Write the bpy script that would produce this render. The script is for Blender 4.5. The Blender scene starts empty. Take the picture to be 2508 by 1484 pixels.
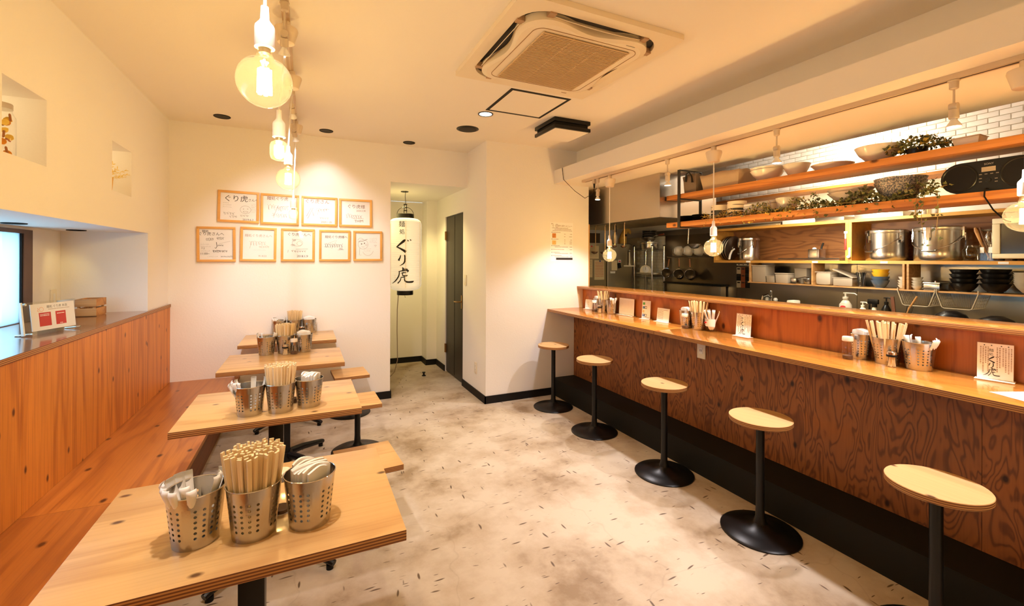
import bpy, bmesh, math, random
from mathutils import Matrix, Vector
random.seed(7)
PI = math.pi
SC = bpy.context.scene
COL = SC.collection

# ---------------------------------------------------------------- camera
cd = bpy.data.cameras.new('camera')
cam = bpy.data.objects.new('camera', cd); COL.objects.link(cam)
YAW, ROLL, FPX = 0.435157, 0.0036437, 1082.15
F = Vector((math.sin(YAW), math.cos(YAW), 0)); R0 = Vector((math.cos(YAW), -math.sin(YAW), 0)); U0 = Vector((0, 0, 1))
Rr = R0 * math.cos(ROLL) + U0 * math.sin(ROLL); Uu = U0 * math.cos(ROLL) - R0 * math.sin(ROLL)
cam.matrix_world = Matrix(((Rr.x, Uu.x, -F.x, 0), (Rr.y, Uu.y, -F.y, 0), (Rr.z, Uu.z, -F.z, 1.43), (0, 0, 0, 1)))
cd.sensor_fit = 'HORIZONTAL'; cd.sensor_width = 36; cd.lens = FPX * 36 / 2508; cd.shift_y = -(742 - 637) / 2508
cd.clip_start = 0.02
SC.camera = cam

# ---------------------------------------------------------------- sky seen through the window, view settings
w = bpy.data.worlds.new('world'); SC.world = w; w.use_nodes = True
bg = w.node_tree.nodes['Background']; bg.inputs[0].default_value = (0.45, 0.79, 1.0, 1); bg.inputs[1].default_value = 8.0
vs = SC.view_settings
vs.view_transform = 'Standard'; vs.look = 'None'; vs.gamma = 1; vs.use_curve_mapping = False
vs.exposure = -0.80
SC.cycles.max_bounces = 10; SC.cycles.diffuse_bounces = 6; SC.cycles.glossy_bounces = 4
SC.cycles.transmission_bounces = 6; SC.cycles.transparent_max_bounces = 16
SC.cycles.sample_clamp_indirect = 6.0; SC.cycles.caustics_reflective = False; SC.cycles.caustics_refractive = False

def lamp(kind, name, loc, watts, color, size=0.03, aim=None, angle=None, blend=0.3):
    d = bpy.data.lights.new(name, kind); d.energy = watts; d.color = color
    if kind in ('POINT', 'SPOT'): d.shadow_soft_size = size
    if kind == 'AREA': d.shape = 'RECTANGLE'; d.size, d.size_y = size
    if kind == 'SPOT': d.spot_size = angle; d.spot_blend = blend
    o = bpy.data.objects.new(name, d); COL.objects.link(o); o.location = loc
    if aim is not None:
        o.rotation_euler = (Vector(aim) - Vector(loc)).to_track_quat('-Z', 'Y').to_euler()
    return o
BULB = (1.0, 0.685, 0.245); SPOT = (1.0, 0.92, 0.93); COOL = (1.0, 0.86, 0.66); YEL = (1.0, 0.80, 0.30)
P_BULB, P_SPOT, P_COUNTER, P_DOWN = 24.0, 125.0, 110.0, 42.0

# unseen lamps added outside the frame for light, then lamps inside fittings
lamp('POINT', 'added_bulb_light', (-0.095, -0.45, 1.90), P_BULB * 0.6, BULB, 0.03)  # added behind the camera to light the room, no pendant modelled
lamp('POINT', 'added_bulb_light', (2.555, -0.45, 1.60), P_BULB, BULB, 0.03)  # added past the counter view for light, no pendant modelled
lamp('SPOT', 'spot_light', (-0.095, 1.15, 2.42), P_SPOT, SPOT, 0.03, (-0.1, 1.5, 0.7), 1.7, 0.6)  # unseen spot added on the track line to light the tables
lamp('SPOT', 'spot_light', (2.555, 0.05, 2.05), P_COUNTER, SPOT, 0.024, (2.555, 0.05, 0.9), 2.0, 0.5)  # unseen spot added on the counter track line for light
lamp('SPOT', 'downlight_light', (1.318, 3.356, 2.60), P_DOWN, SPOT, 0.04, (1.318, 3.356, 0), 1.3, 0.6)
lamp('SPOT', 'downlight_light', (0.161, 4.429, 2.60), P_DOWN * 0.4, SPOT, 0.04, (0.17, 4.60, 0), 1.7, 0.7)
lamp('SPOT', 'downlight_light', (1.048, 5.27, 2.225), 105, YEL, 0.03, (1.048, 5.27, 0), 2.4, 0.5)
lamp('SPOT', 'downlight_light', (-1.392, 3.895, 1.612), 3.5, YEL, 0.03, (-1.53, 4.08, 1.25), 1.2, 0.8)
lamp('SPOT', 'downlight_light', (-1.432, 3.296, 1.612), 6, SPOT, 0.03, (-1.40, 3.35, 1.0), 2.3, 0.6)
lamp('POINT', 'niche_light', (-1.36, 2.50, 2.125), 1.5, (1.0, 0.78, 0.42), 0.02)
lamp('POINT', 'niche_light', (-1.36, 3.57, 2.125), 1.5, (1.0, 0.78, 0.42), 0.02)
lamp('AREA', 'tube_light', (4.25, 2.2, 2.528), 110, (1.0, 0.92, 0.72), (0.04, 2.6), (4.52, 2.2, 2.30))

# ---------------------------------------------------------------- object helpers
def link(name, me, par=None):
    o = bpy.data.objects.new(name, me); COL.objects.link(o)
    if par is not None: o.parent = par
    return o
def tag(o, label=None, cat=None, group=None, kind=None):
    if label: o['label'] = label
    if cat: o['category'] = cat
    if group: o['group'] = group
    if kind: o['kind'] = kind
    return o
def T(name, label, cat, loc=(0, 0, 0), rz=0.0, group=None):
    o = bpy.data.objects.new(name, None); COL.objects.link(o); o.empty_display_size = 0.05
    o.location = loc; o.rotation_euler = (0, 0, rz)
    return tag(o, label, cat, group)
def dup(root, loc=None, rz=None, label=None, group=None):
    r = root.copy(); COL.objects.link(r)
    if loc is not None: r.location = loc
    if rz is not None: r.rotation_euler = (r.rotation_euler[0], r.rotation_euler[1], rz)
    if label: r['label'] = label
    if group: r['group'] = group
    for ch in list(root.children):
        c = ch.copy(); COL.objects.link(c); c.parent = r
        for g in list(ch.children):
            d = g.copy(); COL.objects.link(d); d.parent = c
    return r

class MB:
    """collects verts / faces, links them as ONE mesh object"""
    def __init__(s): s.v = []; s.f = []; s.m = []
    def add(s, vs, fs, mi=0, M=None):
        n = len(s.v)
        s.v += [tuple(M @ Vector(p)) for p in vs] if M is not None else [tuple(p) for p in vs]
        for f in fs: s.f.append([i + n for i in f]); s.m.append(mi)
        return s
    def box(s, x0, x1, y0, y1, z0, z1, mi=0, side=None, M=None, bev=0.0):
        if bev:
            bm = bmesh.new(); bmesh.ops.create_cube(bm, size=1)
            for q in bm.verts: q.co = Vector(((x0 + x1) / 2 + q.co.x * (x1 - x0), (y0 + y1) / 2 + q.co.y * (y1 - y0), (z0 + z1) / 2 + q.co.z * (z1 - z0)))
            bmesh.ops.bevel(bm, geom=bm.edges[:], offset=bev, segments=2, affect='EDGES', profile=0.6)
            bm.verts.index_update(); n = len(s.v)
            s.v += [tuple(M @ q.co) if M is not None else tuple(q.co) for q in bm.verts]
            for f in bm.faces:
                s.f.append([n + q.index for q in f.verts]); s.m.append(side if (side is not None and abs(f.normal.z) < 0.6) else mi)
            bm.free(); return s
        sd = mi if side is None else side
        V = [(x, y, z) for z in (z0, z1) for y in (y0, y1) for x in (x0, x1)]
        n = len(s.v); s.v += [tuple(M @ Vector(p)) for p in V] if M is not None else V
        for f, q in (((0, 2, 3, 1), mi), ((4, 5, 7, 6), mi), ((0, 1, 5, 4), sd), ((2, 6, 7, 3), sd), ((0, 4, 6, 2), sd), ((1, 3, 7, 5), sd)):
            s.f.append([i + n for i in f]); s.m.append(q)
        return s
    def cyl(s, p0, p1, r0, r1=None, n=12, cap=True, mi=0):
        r1 = r0 if r1 is None else r1
        a, b = Vector(p0), Vector(p1); d = (b - a).normalized()
        u = d.orthogonal().normalized(); w_ = d.cross(u)
        V = []
        for c, r in ((a, r0), (b, r1)):
            for i in range(n):
                t = 2 * PI * i / n; V.append(tuple(c + (u * math.cos(t) + w_ * math.sin(t)) * r))
        Fs = [(i, (i + 1) % n, n + (i + 1) % n, n + i) for i in range(n)]
        if cap: Fs += [tuple(range(n - 1, -1, -1)), tuple(range(n, 2 * n))]
        return s.add(V, Fs, mi)
    def lathe(s, prof, n=24, c=(0, 0, 0), mi=0, sx=1.0, sy=1.0, M=None, a0=0.0):
        V = []; Fs = []; rows = []
        for r, z in prof:
            if r < 1e-6: rows.append([len(V)]); V.append((c[0], c[1], c[2] + z))
            else:
                rows.append(list(range(len(V), len(V) + n)))
                V += [(c[0] + r * sx * math.cos(a0 + 2 * PI * i / n), c[1] + r * sy * math.sin(a0 + 2 * PI * i / n), c[2] + z) for i in range(n)]
        for A, B in zip(rows, rows[1:]):
            for i in range(n):
                j = (i + 1) % n
                if len(A) == 1 and len(B) == 1: continue
                if len(A) == 1: Fs.append((A[0], B[j], B[i]))
                elif len(B) == 1: Fs.append((A[i], A[j], B[0]))
                else: Fs.append((A[i], A[j], B[j], B[i]))
        return s.add(V, Fs, mi, M)
    def tube(s, pts, r, n=6, closed=False, mi=0):
        P = [Vector(p) for p in pts]; m = len(P); V = []; Fs = []
        u = None
        for i, p in enumerate(P):
            a = P[i - 1] if (i or closed) else P[0]; b = P[(i + 1) % m] if (i < m - 1 or closed) else P[-1]
            d = (b - a).normalized()
            if u is None: u = d.orthogonal().normalized()
            u = (u - d * u.dot(d)); u = u.normalized() if u.length > 1e-6 else d.orthogonal().normalized()
            w_ = d.cross(u); rr = r[i] if isinstance(r, (list, tuple)) else r
            V += [tuple(p + (u * math.cos(2 * PI * k / n) + w_ * math.sin(2 * PI * k / n)) * rr) for k in range(n)]
        for i in range(m if closed else m - 1):
            for k in range(n):
                Fs.append((i * n + k, i * n + (k + 1) % n, ((i + 1) % m) * n + (k + 1) % n, ((i + 1) % m) * n + k))
        if not closed: Fs += [tuple(range(n - 1, -1, -1)), tuple(range((m - 1) * n, m * n))]
        return s.add(V, Fs, mi)
    def prism(s, poly, z0, z1, mi=0, side=None, M=None):
        n = len(poly); V = [(x, y, z0) for x, y in poly] + [(x, y, z1) for x, y in poly]
        sd = mi if side is None else side
        k = len(s.v); s.v += [tuple(M @ Vector(p)) for p in V] if M is not None else V
        s.f.append([k + i for i in range(n - 1, -1, -1)]); s.m.append(mi)
        s.f.append([k + n + i for i in range(n)]); s.m.append(mi)
        for i in range(n):
            j = (i + 1) % n; s.f.append([k + i, k + j, k + n + j, k + n + i]); s.m.append(sd)
        return s
    def ribbon(s, pts, w_, z=0.0, mi=0, M=None):
        """a flat brush stroke in the xy plane, width per point"""
        P = [Vector((p[0], p[1], 0)) for p in pts]; V = []; m = len(P)
        if m < 2: return s
        for i, p in enumerate(P):
            d = (P[min(i + 1, m - 1)] - P[max(i - 1, 0)])
            d = d.normalized() if d.length > 1e-9 else Vector((1, 0, 0))
            q = Vector((-d.y, d.x, 0)); ww = (w_[i] if isinstance(w_, (list, tuple)) else w_) / 2
            V += [(p.x + q.x * ww, p.y + q.y * ww, z), (p.x - q.x * ww, p.y - q.y * ww, z)]
        return s.add(V, [(2 * i, 2 * i + 1, 2 * i + 3, 2 * i + 2) for i in range(m - 1)], mi, M)
    def build(s, name, mats, par=None, angle=35, loc=None):
        me = bpy.data.meshes.new(name); me.from_pydata(s.v, [], s.f)
        for m in (mats if isinstance(mats, (list, tuple)) else [mats]): me.materials.append(m)
        if any(s.m): me.polygons.foreach_set('material_index', s.m)
        if angle:
            me.polygons.foreach_set('use_smooth', [True] * len(me.polygons)); me.set_sharp_from_angle(angle=math.radians(angle))
        me.update()
        o = link(name, me, par)
        if loc is not None: o.location = loc
        return o
def Mpl(o, u, v):
    u = Vector(u).normalized(); v = Vector(v); v = (v - u * v.dot(u)).normalized(); n = u.cross(v); o = Vector(o)
    return Matrix(((u.x, v.x, n.x, o.x), (u.y, v.y, n.y, o.y), (u.z, v.z, n.z, o.z), (0, 0, 0, 1)))
def rot(ax, a, at=(0, 0, 0)):
    return Matrix.Translation(at) @ Matrix.Rotation(a, 4, ax) @ Matrix.Translation(-Vector(at))
def holed(axis, c0, c1, us, vs_, holes):
    """a slab normal to an axis, cut by rectangular through holes, one connected mesh"""
    mb = MB(); idx = {}
    def pt(u, v, c):
        k = (round(u, 5), round(v, 5), c)
        if k not in idx:
            idx[k] = len(mb.v); p = [0, 0, 0]; oth = [i for i in range(3) if i != axis]
            p[axis] = c; p[oth[0]] = u; p[oth[1]] = v; mb.v.append(tuple(p))
        return idx[k]
    us = sorted(set(us + [h for q in holes for h in q[:2]])); vs_ = sorted(set(vs_ + [h for q in holes for h in q[2:]]))
    def solid(i, j):
        if not (0 <= i < len(us) - 1 and 0 <= j < len(vs_) - 1): return False
        u, v = (us[i] + us[i + 1]) / 2, (vs_[j] + vs_[j + 1]) / 2
        return not any(a < u < b and c < v < d for a, b, c, d in holes)
    def q(*p): mb.f.append(list(p)); mb.m.append(0)
    for i in range(len(us) - 1):
        for j in range(len(vs_) - 1):
            if not solid(i, j): continue
            a, b, c, d = us[i], us[i + 1], vs_[j], vs_[j + 1]
            for cc in (c0, c1): q(pt(a, c, cc), pt(b, c, cc), pt(b, d, cc), pt(a, d, cc))
            for (di, dj, p1, p2) in ((-1, 0, (a, c), (a, d)), (1, 0, (b, c), (b, d)), (0, -1, (a, c), (b, c)), (0, 1, (a, d), (b, d))):
                if not solid(i + di, j + dj): q(pt(*p1, c0), pt(*p2, c0), pt(*p2, c1), pt(*p1, c1))
    return mb
def fix_normals(o):
    bm = bmesh.new(); bm.from_mesh(o.data); bmesh.ops.recalc_face_normals(bm, faces=bm.faces); bm.to_mesh(o.data); bm.free()
def S(name, mb, m, par=None, angle=35):
    o = mb.build(name, m, par, angle); fix_normals(o)
    if par is None: o['kind'] = 'structure'
    return o

# ---------------------------------------------------------------- materials
MAT = {}
def principled(name):
    m = bpy.data.materials.new(name); m.use_nodes = True
    return m, m.node_tree, m.node_tree.nodes['Principled BSDF']
def mat(name, col, rough=0.5, metal=0.0, bump=0.0, bscale=60, mottle=0.0, mscale=3.0, coat=0.0, spec=None, emit=None, estr=0.0):
    if name in MAT: return MAT[name]
    m, nt, b = principled(name); N = nt.nodes; L = nt.links
    b.inputs['Base Color'].default_value = (*col, 1); b.inputs['Roughness'].default_value = rough; b.inputs['Metallic'].default_value = metal
    if coat: b.inputs['Coat Weight'].default_value = coat; b.inputs['Coat Roughness'].default_value = 0.12
    if spec is not None: b.inputs['Specular IOR Level'].default_value = spec
    if emit: b.inputs['Emission Color'].default_value = (*emit, 1); b.inputs['Emission Strength'].default_value = estr
    if bump or mottle:
        tc = N.new('ShaderNodeTexCoord')
    if mottle:
        n = N.new('ShaderNodeTexNoise'); n.inputs['Scale'].default_value = mscale; n.inputs['Detail'].default_value = 5
        r = N.new('ShaderNodeMapRange'); r.inputs[3].default_value = 1 - mottle; r.inputs[4].default_value = 1 + mottle
        x = N.new('ShaderNodeMix'); x.data_type = 'RGBA'; x.blend_type = 'MULTIPLY'; x.inputs[0].default_value = 1
        x.inputs[6].default_value = (*col, 1)
        L.new(tc.outputs['Object'], n.inputs['Vector']); L.new(n.outputs['Fac'], r.inputs[0]); L.new(r.outputs[0], x.inputs[7]); L.new(x.outputs[2], b.inputs['Base Color'])
    if bump:
        n = N.new('ShaderNodeTexNoise'); n.inputs['Scale'].default_value = bscale; n.inputs['Detail'].default_value = 3
        bp = N.new('ShaderNodeBump'); bp.inputs['Strength'].default_value = bump; bp.inputs['Distance'].default_value = 0.003
        L.new(tc.outputs['Object'], n.inputs['Vector']); L.new(n.outputs['Fac'], bp.inputs['Height']); L.new(bp.outputs[0], b.inputs['Normal'])
    MAT[name] = m; return m
def glass(name, tint=(1, 1, 1), refl=1.0, halo=0.0):
    """thin glass: clear, with a Fresnel reflection"""
    m = bpy.data.materials.new(name); m.use_nodes = True; nt = m.node_tree; N = nt.nodes; L = nt.links; N.clear()
    t = N.new('ShaderNodeBsdfTransparent'); t.inputs[0].default_value = (*tint, 1)
    g = N.new('ShaderNodeBsdfGlossy'); g.inputs['Roughness'].default_value = 0.03
    lw = N.new('ShaderNodeLayerWeight'); pw = N.new('ShaderNodeMath'); pw.operation = 'POWER'; pw.inputs[1].default_value = 4.0
    mu = N.new('ShaderNodeMath'); mu.operation = 'MULTIPLY_ADD'; mu.inputs[1].default_value = 0.75 * refl; mu.inputs[2].default_value = 0.035 * refl
    x = N.new('ShaderNodeMixShader'); o = N.new('ShaderNodeOutputMaterial')
    L.new(lw.outputs['Facing'], pw.inputs[0]); L.new(pw.outputs[0], mu.inputs[0]); L.new(mu.outputs[0], x.inputs[0]); L.new(t.outputs[0], x.inputs[1]); L.new(g.outputs[0], x.inputs[2]); 
    out = x.outputs[0]
    if halo:  # translucence put into the bulb glass to imitate the filament's glare
        tl = N.new('ShaderNodeBsdfTranslucent'); y = N.new('ShaderNodeMixShader'); y.inputs[0].default_value = halo
        L.new(out, y.inputs[1]); L.new(tl.outputs[0], y.inputs[2]); out = y.outputs[0]
    L.new(out, o.inputs[0])
    MAT[name] = m; return m
def emitm(name, col, s):
    m = bpy.data.materials.new(name); m.use_nodes = True; nt = m.node_tree; N = nt.nodes; N.clear()
    e = N.new('ShaderNodeEmission'); e.inputs[0].default_value = (*col, 1); e.inputs[1].default_value = s
    o = N.new('ShaderNodeOutputMaterial'); nt.links.new(e.outputs[0], o.inputs[0]); MAT[name] = m; return m
def wood(name, light, dark, axis, ring=7.0, along=0.55, across=3.4, rough=0.38, knot=0.0, fine=0.35, line=0.55, coat=0.0, nrm='X'):
    """rotary-cut veneer: contour lines of a stretched noise field, fine fibres, optional knots"""
    if name in MAT: return MAT[name]
    m, nt, b = principled(name); N = nt.nodes; L = nt.links
    b.inputs['Roughness'].default_value = rough
    if coat: b.inputs['Coat Weight'].default_value = coat; b.inputs['Coat Roughness'].default_value = 0.08
    tc = N.new('ShaderNodeTexCoord'); oi = N.new('ShaderNodeObjectInfo')
    off = N.new('ShaderNodeVectorMath'); off.operation = 'ADD'
    sc = N.new('ShaderNodeVectorMath'); sc.operation = 'SCALE'; sc.inputs[0].default_value = (7.3, 5.1, 9.7)
    L.new(oi.outputs['Random'], sc.inputs['Scale']); L.new(tc.outputs['Object'], off.inputs[0]); L.new(sc.outputs[0], off.inputs[1])
    def mapped(al, ac):
        mp = N.new('ShaderNodeMapping'); s = [ac, ac, ac]; s['XYZ'.index(axis)] = al
        mp.inputs['Scale'].default_value = s; L.new(off.outputs[0], mp.inputs['Vector']); return mp
    n1 = N.new('ShaderNodeTexNoise'); n1.inputs['Scale'].default_value = 1.5; n1.inputs['Detail'].default_value = 2.5; n1.inputs['Roughness'].default_value = 0.45; n1.inputs['Distortion'].default_value = 0.5
    L.new(mapped(along, across).outputs[0], n1.inputs['Vector'])
    mu = N.new('ShaderNodeMath'); mu.operation = 'MULTIPLY'; mu.inputs[1].default_value = ring * 2 * PI; L.new(n1.outputs['Fac'], mu.inputs[0])
    si = N.new('ShaderNodeMath'); si.operation = 'SINE'; L.new(mu.outputs[0], si.inputs[0])
    rp = N.new('ShaderNodeValToRGB'); e = rp.color_ramp.elements
    e[0].position = 0.0; e[0].color = (0, 0, 0, 1); e[1].position = 1.0; e[1].color = (line, line, line, 1)
    k = e.new(0.62); k.color = (line * 0.18,) * 3 + (1,)
    mr = N.new('ShaderNodeMapRange'); mr.inputs[1].default_value = -1; mr.inputs[2].default_value = 1; L.new(si.outputs[0], mr.inputs[0]); L.new(mr.outputs[0], rp.inputs[0])
    n2 = N.new('ShaderNodeTexNoise'); n2.inputs['Scale'].default_value = 1.0; n2.inputs['Detail'].default_value = 3; L.new(mapped(3.0, 120).outputs[0], n2.inputs['Vector'])
    f2 = N.new('ShaderNodeMapRange'); f2.inputs[1].default_value = 0.45; f2.inputs[2].default_value = 0.75; f2.inputs[4].default_value = fine; L.new(n2.outputs['Fac'], f2.inputs[0])
    ad = N.new('ShaderNodeMath'); ad.operation = 'ADD'; ad.use_clamp = True; L.new(rp.outputs[0], ad.inputs[0]); L.new(f2.outputs[0], ad.inputs[1])
    fac = ad.outputs[0]
    x = N.new('ShaderNodeMix'); x.data_type = 'RGBA'; x.inputs[6].default_value = (*light, 1); x.inputs[7].default_value = (*dark, 1); L.new(fac, x.inputs[0])
    n3 = N.new('ShaderNodeTexNoise'); n3.inputs['Scale'].default_value = 0.8; L.new(mapped(0.6, 1.6).outputs[0], n3.inputs['Vector'])
    f3 = N.new('ShaderNodeMapRange'); f3.inputs[1].default_value = 0.3; f3.inputs[2].default_value = 0.7; f3.inputs[3].default_value = 0.86; f3.inputs[4].default_value = 1.12; L.new(n3.outputs['Fac'], f3.inputs[0])
    y = N.new('ShaderNodeMix'); y.data_type = 'RGBA'; y.blend_type = 'MULTIPLY'; y.inputs[0].default_value = 1; L.new(x.outputs[2], y.inputs[6]); L.new(f3.outputs[0], y.inputs[7])
    out = y.outputs[2]
    if knot:
        vo = N.new('ShaderNodeTexVoronoi'); vo.voronoi_dimensions = '2D'; vo.inputs['Scale'].default_value = knot
        sp_ = N.new('ShaderNodeSeparateXYZ'); cb_ = N.new('ShaderNodeCombineXYZ'); L.new(mapped(0.6, 1.0).outputs[0], sp_.inputs[0])
        for q_, ax_ in enumerate([a_ for a_ in 'XYZ' if a_ != nrm]): L.new(sp_.outputs[ax_], cb_.inputs[q_])
        L.new(cb_.outputs[0], vo.inputs['Vector'])
        kr = N.new('ShaderNodeValToRGB'); kk = kr.color_ramp.elements
        kk[0].position = 0.022; kk[0].color = (1, 1, 1, 1); kk[1].position = 0.055; kk[1].color = (0, 0, 0, 1); L.new(vo.outputs['Distance'], kr.inputs[0])
        z = N.new('ShaderNodeMix'); z.data_type = 'RGBA'; L.new(kr.outputs[0], z.inputs[0]); L.new(out, z.inputs[6]); z.inputs[7].default_value = (dark[0] * 0.28, dark[1] * 0.25, dark[2] * 0.3, 1); out = z.outputs[2]
    L.new(out, b.inputs['Base Color'])
    bp = N.new('ShaderNodeBump'); bp.inputs['Strength'].default_value = 0.12; bp.inputs['Distance'].default_value = 0.002; L.new(fac, bp.inputs['Height']); L.new(bp.outputs[0], b.inputs['Normal'])
    MAT[name] = m; return m
def plyedge(name, light, dark, axis='Z', pitch=0.0075):
    m, nt, b = principled(name); N = nt.nodes; L = nt.links; b.inputs['Roughness'].default_value = 0.5
    tc = N.new('ShaderNodeTexCoord'); sx = N.new('ShaderNodeSeparateXYZ'); L.new(tc.outputs['Object'], sx.inputs[0])
    n = N.new('ShaderNodeTexNoise'); n.inputs['Scale'].default_value = 9; L.new(tc.outputs['Object'], n.inputs['Vector'])
    a = N.new('ShaderNodeMath'); a.operation = 'MULTIPLY_ADD'; a.inputs[1].default_value = 0.0016; L.new(n.outputs['Fac'], a.inputs[0]); L.new(sx.outputs[axis], a.inputs[2])
    mu = N.new('ShaderNodeMath'); mu.operation = 'MULTIPLY'; mu.inputs[1].default_value = 2 * PI / pitch; L.new(a.outputs[0], mu.inputs[0])
    si = N.new('ShaderNodeMath'); si.operation = 'SINE'; L.new(mu.outputs[0], si.inputs[0])
    mr = N.new('ShaderNodeMapRange'); mr.inputs[1].default_value = -0.5; mr.inputs[2].default_value = 0.5; L.new(si.outputs[0], mr.inputs[0])
    x = N.new('ShaderNodeMix'); x.data_type = 'RGBA'; x.inputs[6].default_value = (*light, 1); x.inputs[7].default_value = (*dark, 1); L.new(mr.outputs[0], x.inputs[0]); L.new(x.outputs[2], b.inputs['Base Color'])
    MAT[name] = m; return m

M_WALL = mat('wall_paint', (0.84, 0.81, 0.785), 0.85, bump=0.25, bscale=90)
M_CEIL = mat('ceiling_paint', (0.85, 0.80, 0.72), 0.9, bump=0.15, bscale=70)
M_BLACK = mat('black_paint', (0.006, 0.005, 0.005), 0.55, spec=0.2)
M_BLACKS = mat('black_metal', (0.006, 0.0055, 0.0055), 0.32, spec=0.3)
M_SKIRT = mat('black_skirting', (0.006, 0.005, 0.005), 0.6, spec=0.25)
M_WHITE = mat('white_plastic', (0.82, 0.80, 0.77), 0.35)
M_PAPER = mat('white_paper', (0.88, 0.87, 0.87), 0.8)
M_CREAM = mat('cream_plastic', (0.80, 0.72, 0.58), 0.4)
M_STEEL = mat('stainless_steel', (0.52, 0.49, 0.45), 0.24, 1.0, bump=0.05, bscale=200)
M_STEELD = mat('brushed_steel', (0.46, 0.43, 0.38), 0.33, 1.0, mottle=0.12, mscale=2.0)
M_CHROME = mat('chrome', (0.75, 0.73, 0.70), 0.12, 1.0)
M_ALU = mat('aluminium', (0.72, 0.68, 0.60), 0.3, 1.0)
M_INK = mat('black_ink', (0.012, 0.010, 0.010), 0.7)
M_INKB = mat('brown_ink', (0.20, 0.09, 0.05), 0.7)
M_GREYINK = mat('grey_print', (0.42, 0.34, 0.28), 0.8)
M_RED = mat('red_print', (0.55, 0.02, 0.03), 0.6)
M_CERAM = mat('white_ceramic', (0.80, 0.74, 0.64), 0.22)
M_GLASS = glass('clear_glass'); M_GLASSB = glass('bulb_glass', (1.0, 0.96, 0.90), 1.6, 0.011)
M_ACRYL = glass('acrylic', (0.98, 0.98, 0.97), 0.7); M_GLAZE = glass('picture_glazing', (0.99, 0.99, 0.99), 0.45)
M_FIL = emitm('filament_glow', BULB, 900.0); M_FIL2 = emitm('small_filament_glow', BULB, 950.0)
M_SPOTFACE = emitm('spot_lens', (1.0, 0.90, 0.78), 14.0)
TABLE = wood('table_veneer', (0.70, 0.43, 0.17), (0.42, 0.19, 0.05), 'X', ring=5, along=0.5, across=3.2, rough=0.33, knot=5.0, line=0.4, fine=0.25, coat=0.25, nrm='Z')
EDGE = plyedge('plywood_edge', (0.50, 0.25, 0.08), (0.16, 0.055, 0.018))
SEAT = wood('stool_veneer', (0.62, 0.39, 0.17), (0.44, 0.22, 0.07), 'Y', ring=4, rough=0.45, line=0.3, fine=0.2, knot=4.5, nrm='Z')
SEATX = wood('low_stool_veneer', (0.70, 0.42, 0.16), (0.45, 0.21, 0.06), 'X', ring=5, rough=0.42, line=0.4, fine=0.2)
PANELW = wood('panel_veneer', (0.68, 0.245, 0.032), (0.38, 0.100, 0.010), 'Z', ring=5, along=0.35, across=4.5, rough=0.45, knot=4.2, line=0.55, fine=0.6)
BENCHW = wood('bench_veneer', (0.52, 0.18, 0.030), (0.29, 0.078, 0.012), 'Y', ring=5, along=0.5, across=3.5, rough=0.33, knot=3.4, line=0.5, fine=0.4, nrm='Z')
LEDGEW = wood('ledge_veneer', (0.26, 0.095, 0.03), (0.12, 0.035, 0.01), 'Y', ring=4, rough=0.2, line=0.35, coat=0.5)
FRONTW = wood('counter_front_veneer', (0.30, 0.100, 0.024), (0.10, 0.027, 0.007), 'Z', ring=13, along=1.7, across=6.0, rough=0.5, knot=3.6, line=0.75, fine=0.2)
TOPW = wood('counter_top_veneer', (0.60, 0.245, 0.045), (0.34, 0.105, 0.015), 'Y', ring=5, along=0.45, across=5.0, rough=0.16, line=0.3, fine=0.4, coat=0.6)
BACKW = wood('counter_back_veneer', (0.46, 0.145, 0.025), (0.21, 0.052, 0.008), 'Z', ring=8, along=0.9, across=2.8, rough=0.42, knot=3.0, line=0.5, fine=0.3)
SHELFW = wood('shelf_board', (0.60, 0.235, 0.045), (0.30, 0.085, 0.014), 'Y', ring=4, along=0.45, across=6.0, rough=0.45, knot=3.2, line=0.5, fine=0.4)
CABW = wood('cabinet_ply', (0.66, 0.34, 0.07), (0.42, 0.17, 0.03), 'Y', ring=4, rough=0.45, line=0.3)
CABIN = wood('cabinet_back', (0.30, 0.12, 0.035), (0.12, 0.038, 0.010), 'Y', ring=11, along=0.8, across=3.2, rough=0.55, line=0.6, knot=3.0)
FRAMEW = wood('picture_frame_wood', (0.72, 0.38, 0.10), (0.55, 0.25, 0.05), 'X', ring=3, rough=0.4, line=0.2, fine=0.2)
CHOP = wood('chopstick_wood', (0.86, 0.69, 0.43), (0.72, 0.50, 0.24), 'Z', ring=2, rough=0.6, line=0.15, fine=0.25)
CRATEW = wood('crate_wood', (0.55, 0.28, 0.09), (0.30, 0.12, 0.03), 'X', ring=5, rough=0.6)

# ---------------------------------------------------------------- lettering: all texts are turned into meshes in one go
_TX = {}
def prepare(bodies):
    obs = []
    for t in bodies:
        c = bpy.data.curves.new('txt', 'FONT'); c.body = t; c.resolution_u = 2; c.align_x = 'CENTER'; c.align_y = 'CENTER'; c.size = 1
        o = bpy.data.objects.new('txt', c); COL.objects.link(o); obs.append((t, o, c))
    dg = bpy.context.evaluated_depsgraph_get(); dg.update()
    for t, o, c in obs:
        me = bpy.data.meshes.new_from_object(o.evaluated_get(dg))
        _TX[t] = ([tuple(v.co) for v in me.vertices], [tuple(p.vertices) for p in me.polygons])
        bpy.data.objects.remove(o); bpy.data.curves.remove(c); bpy.data.meshes.remove(me)
def put_text(mb, t, x, y, size, z=0.0, ang=0.0, mi=0, M=None, sx=1.0):
    V, Fs = _TX[t]; ca, sa = math.cos(ang), math.sin(ang)
    mb.add([(x + (p[0] * sx * ca - p[1] * sa) * size, y + (p[0] * sx * sa + p[1] * ca) * size, z) for p in V], Fs, mi, M)
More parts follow.
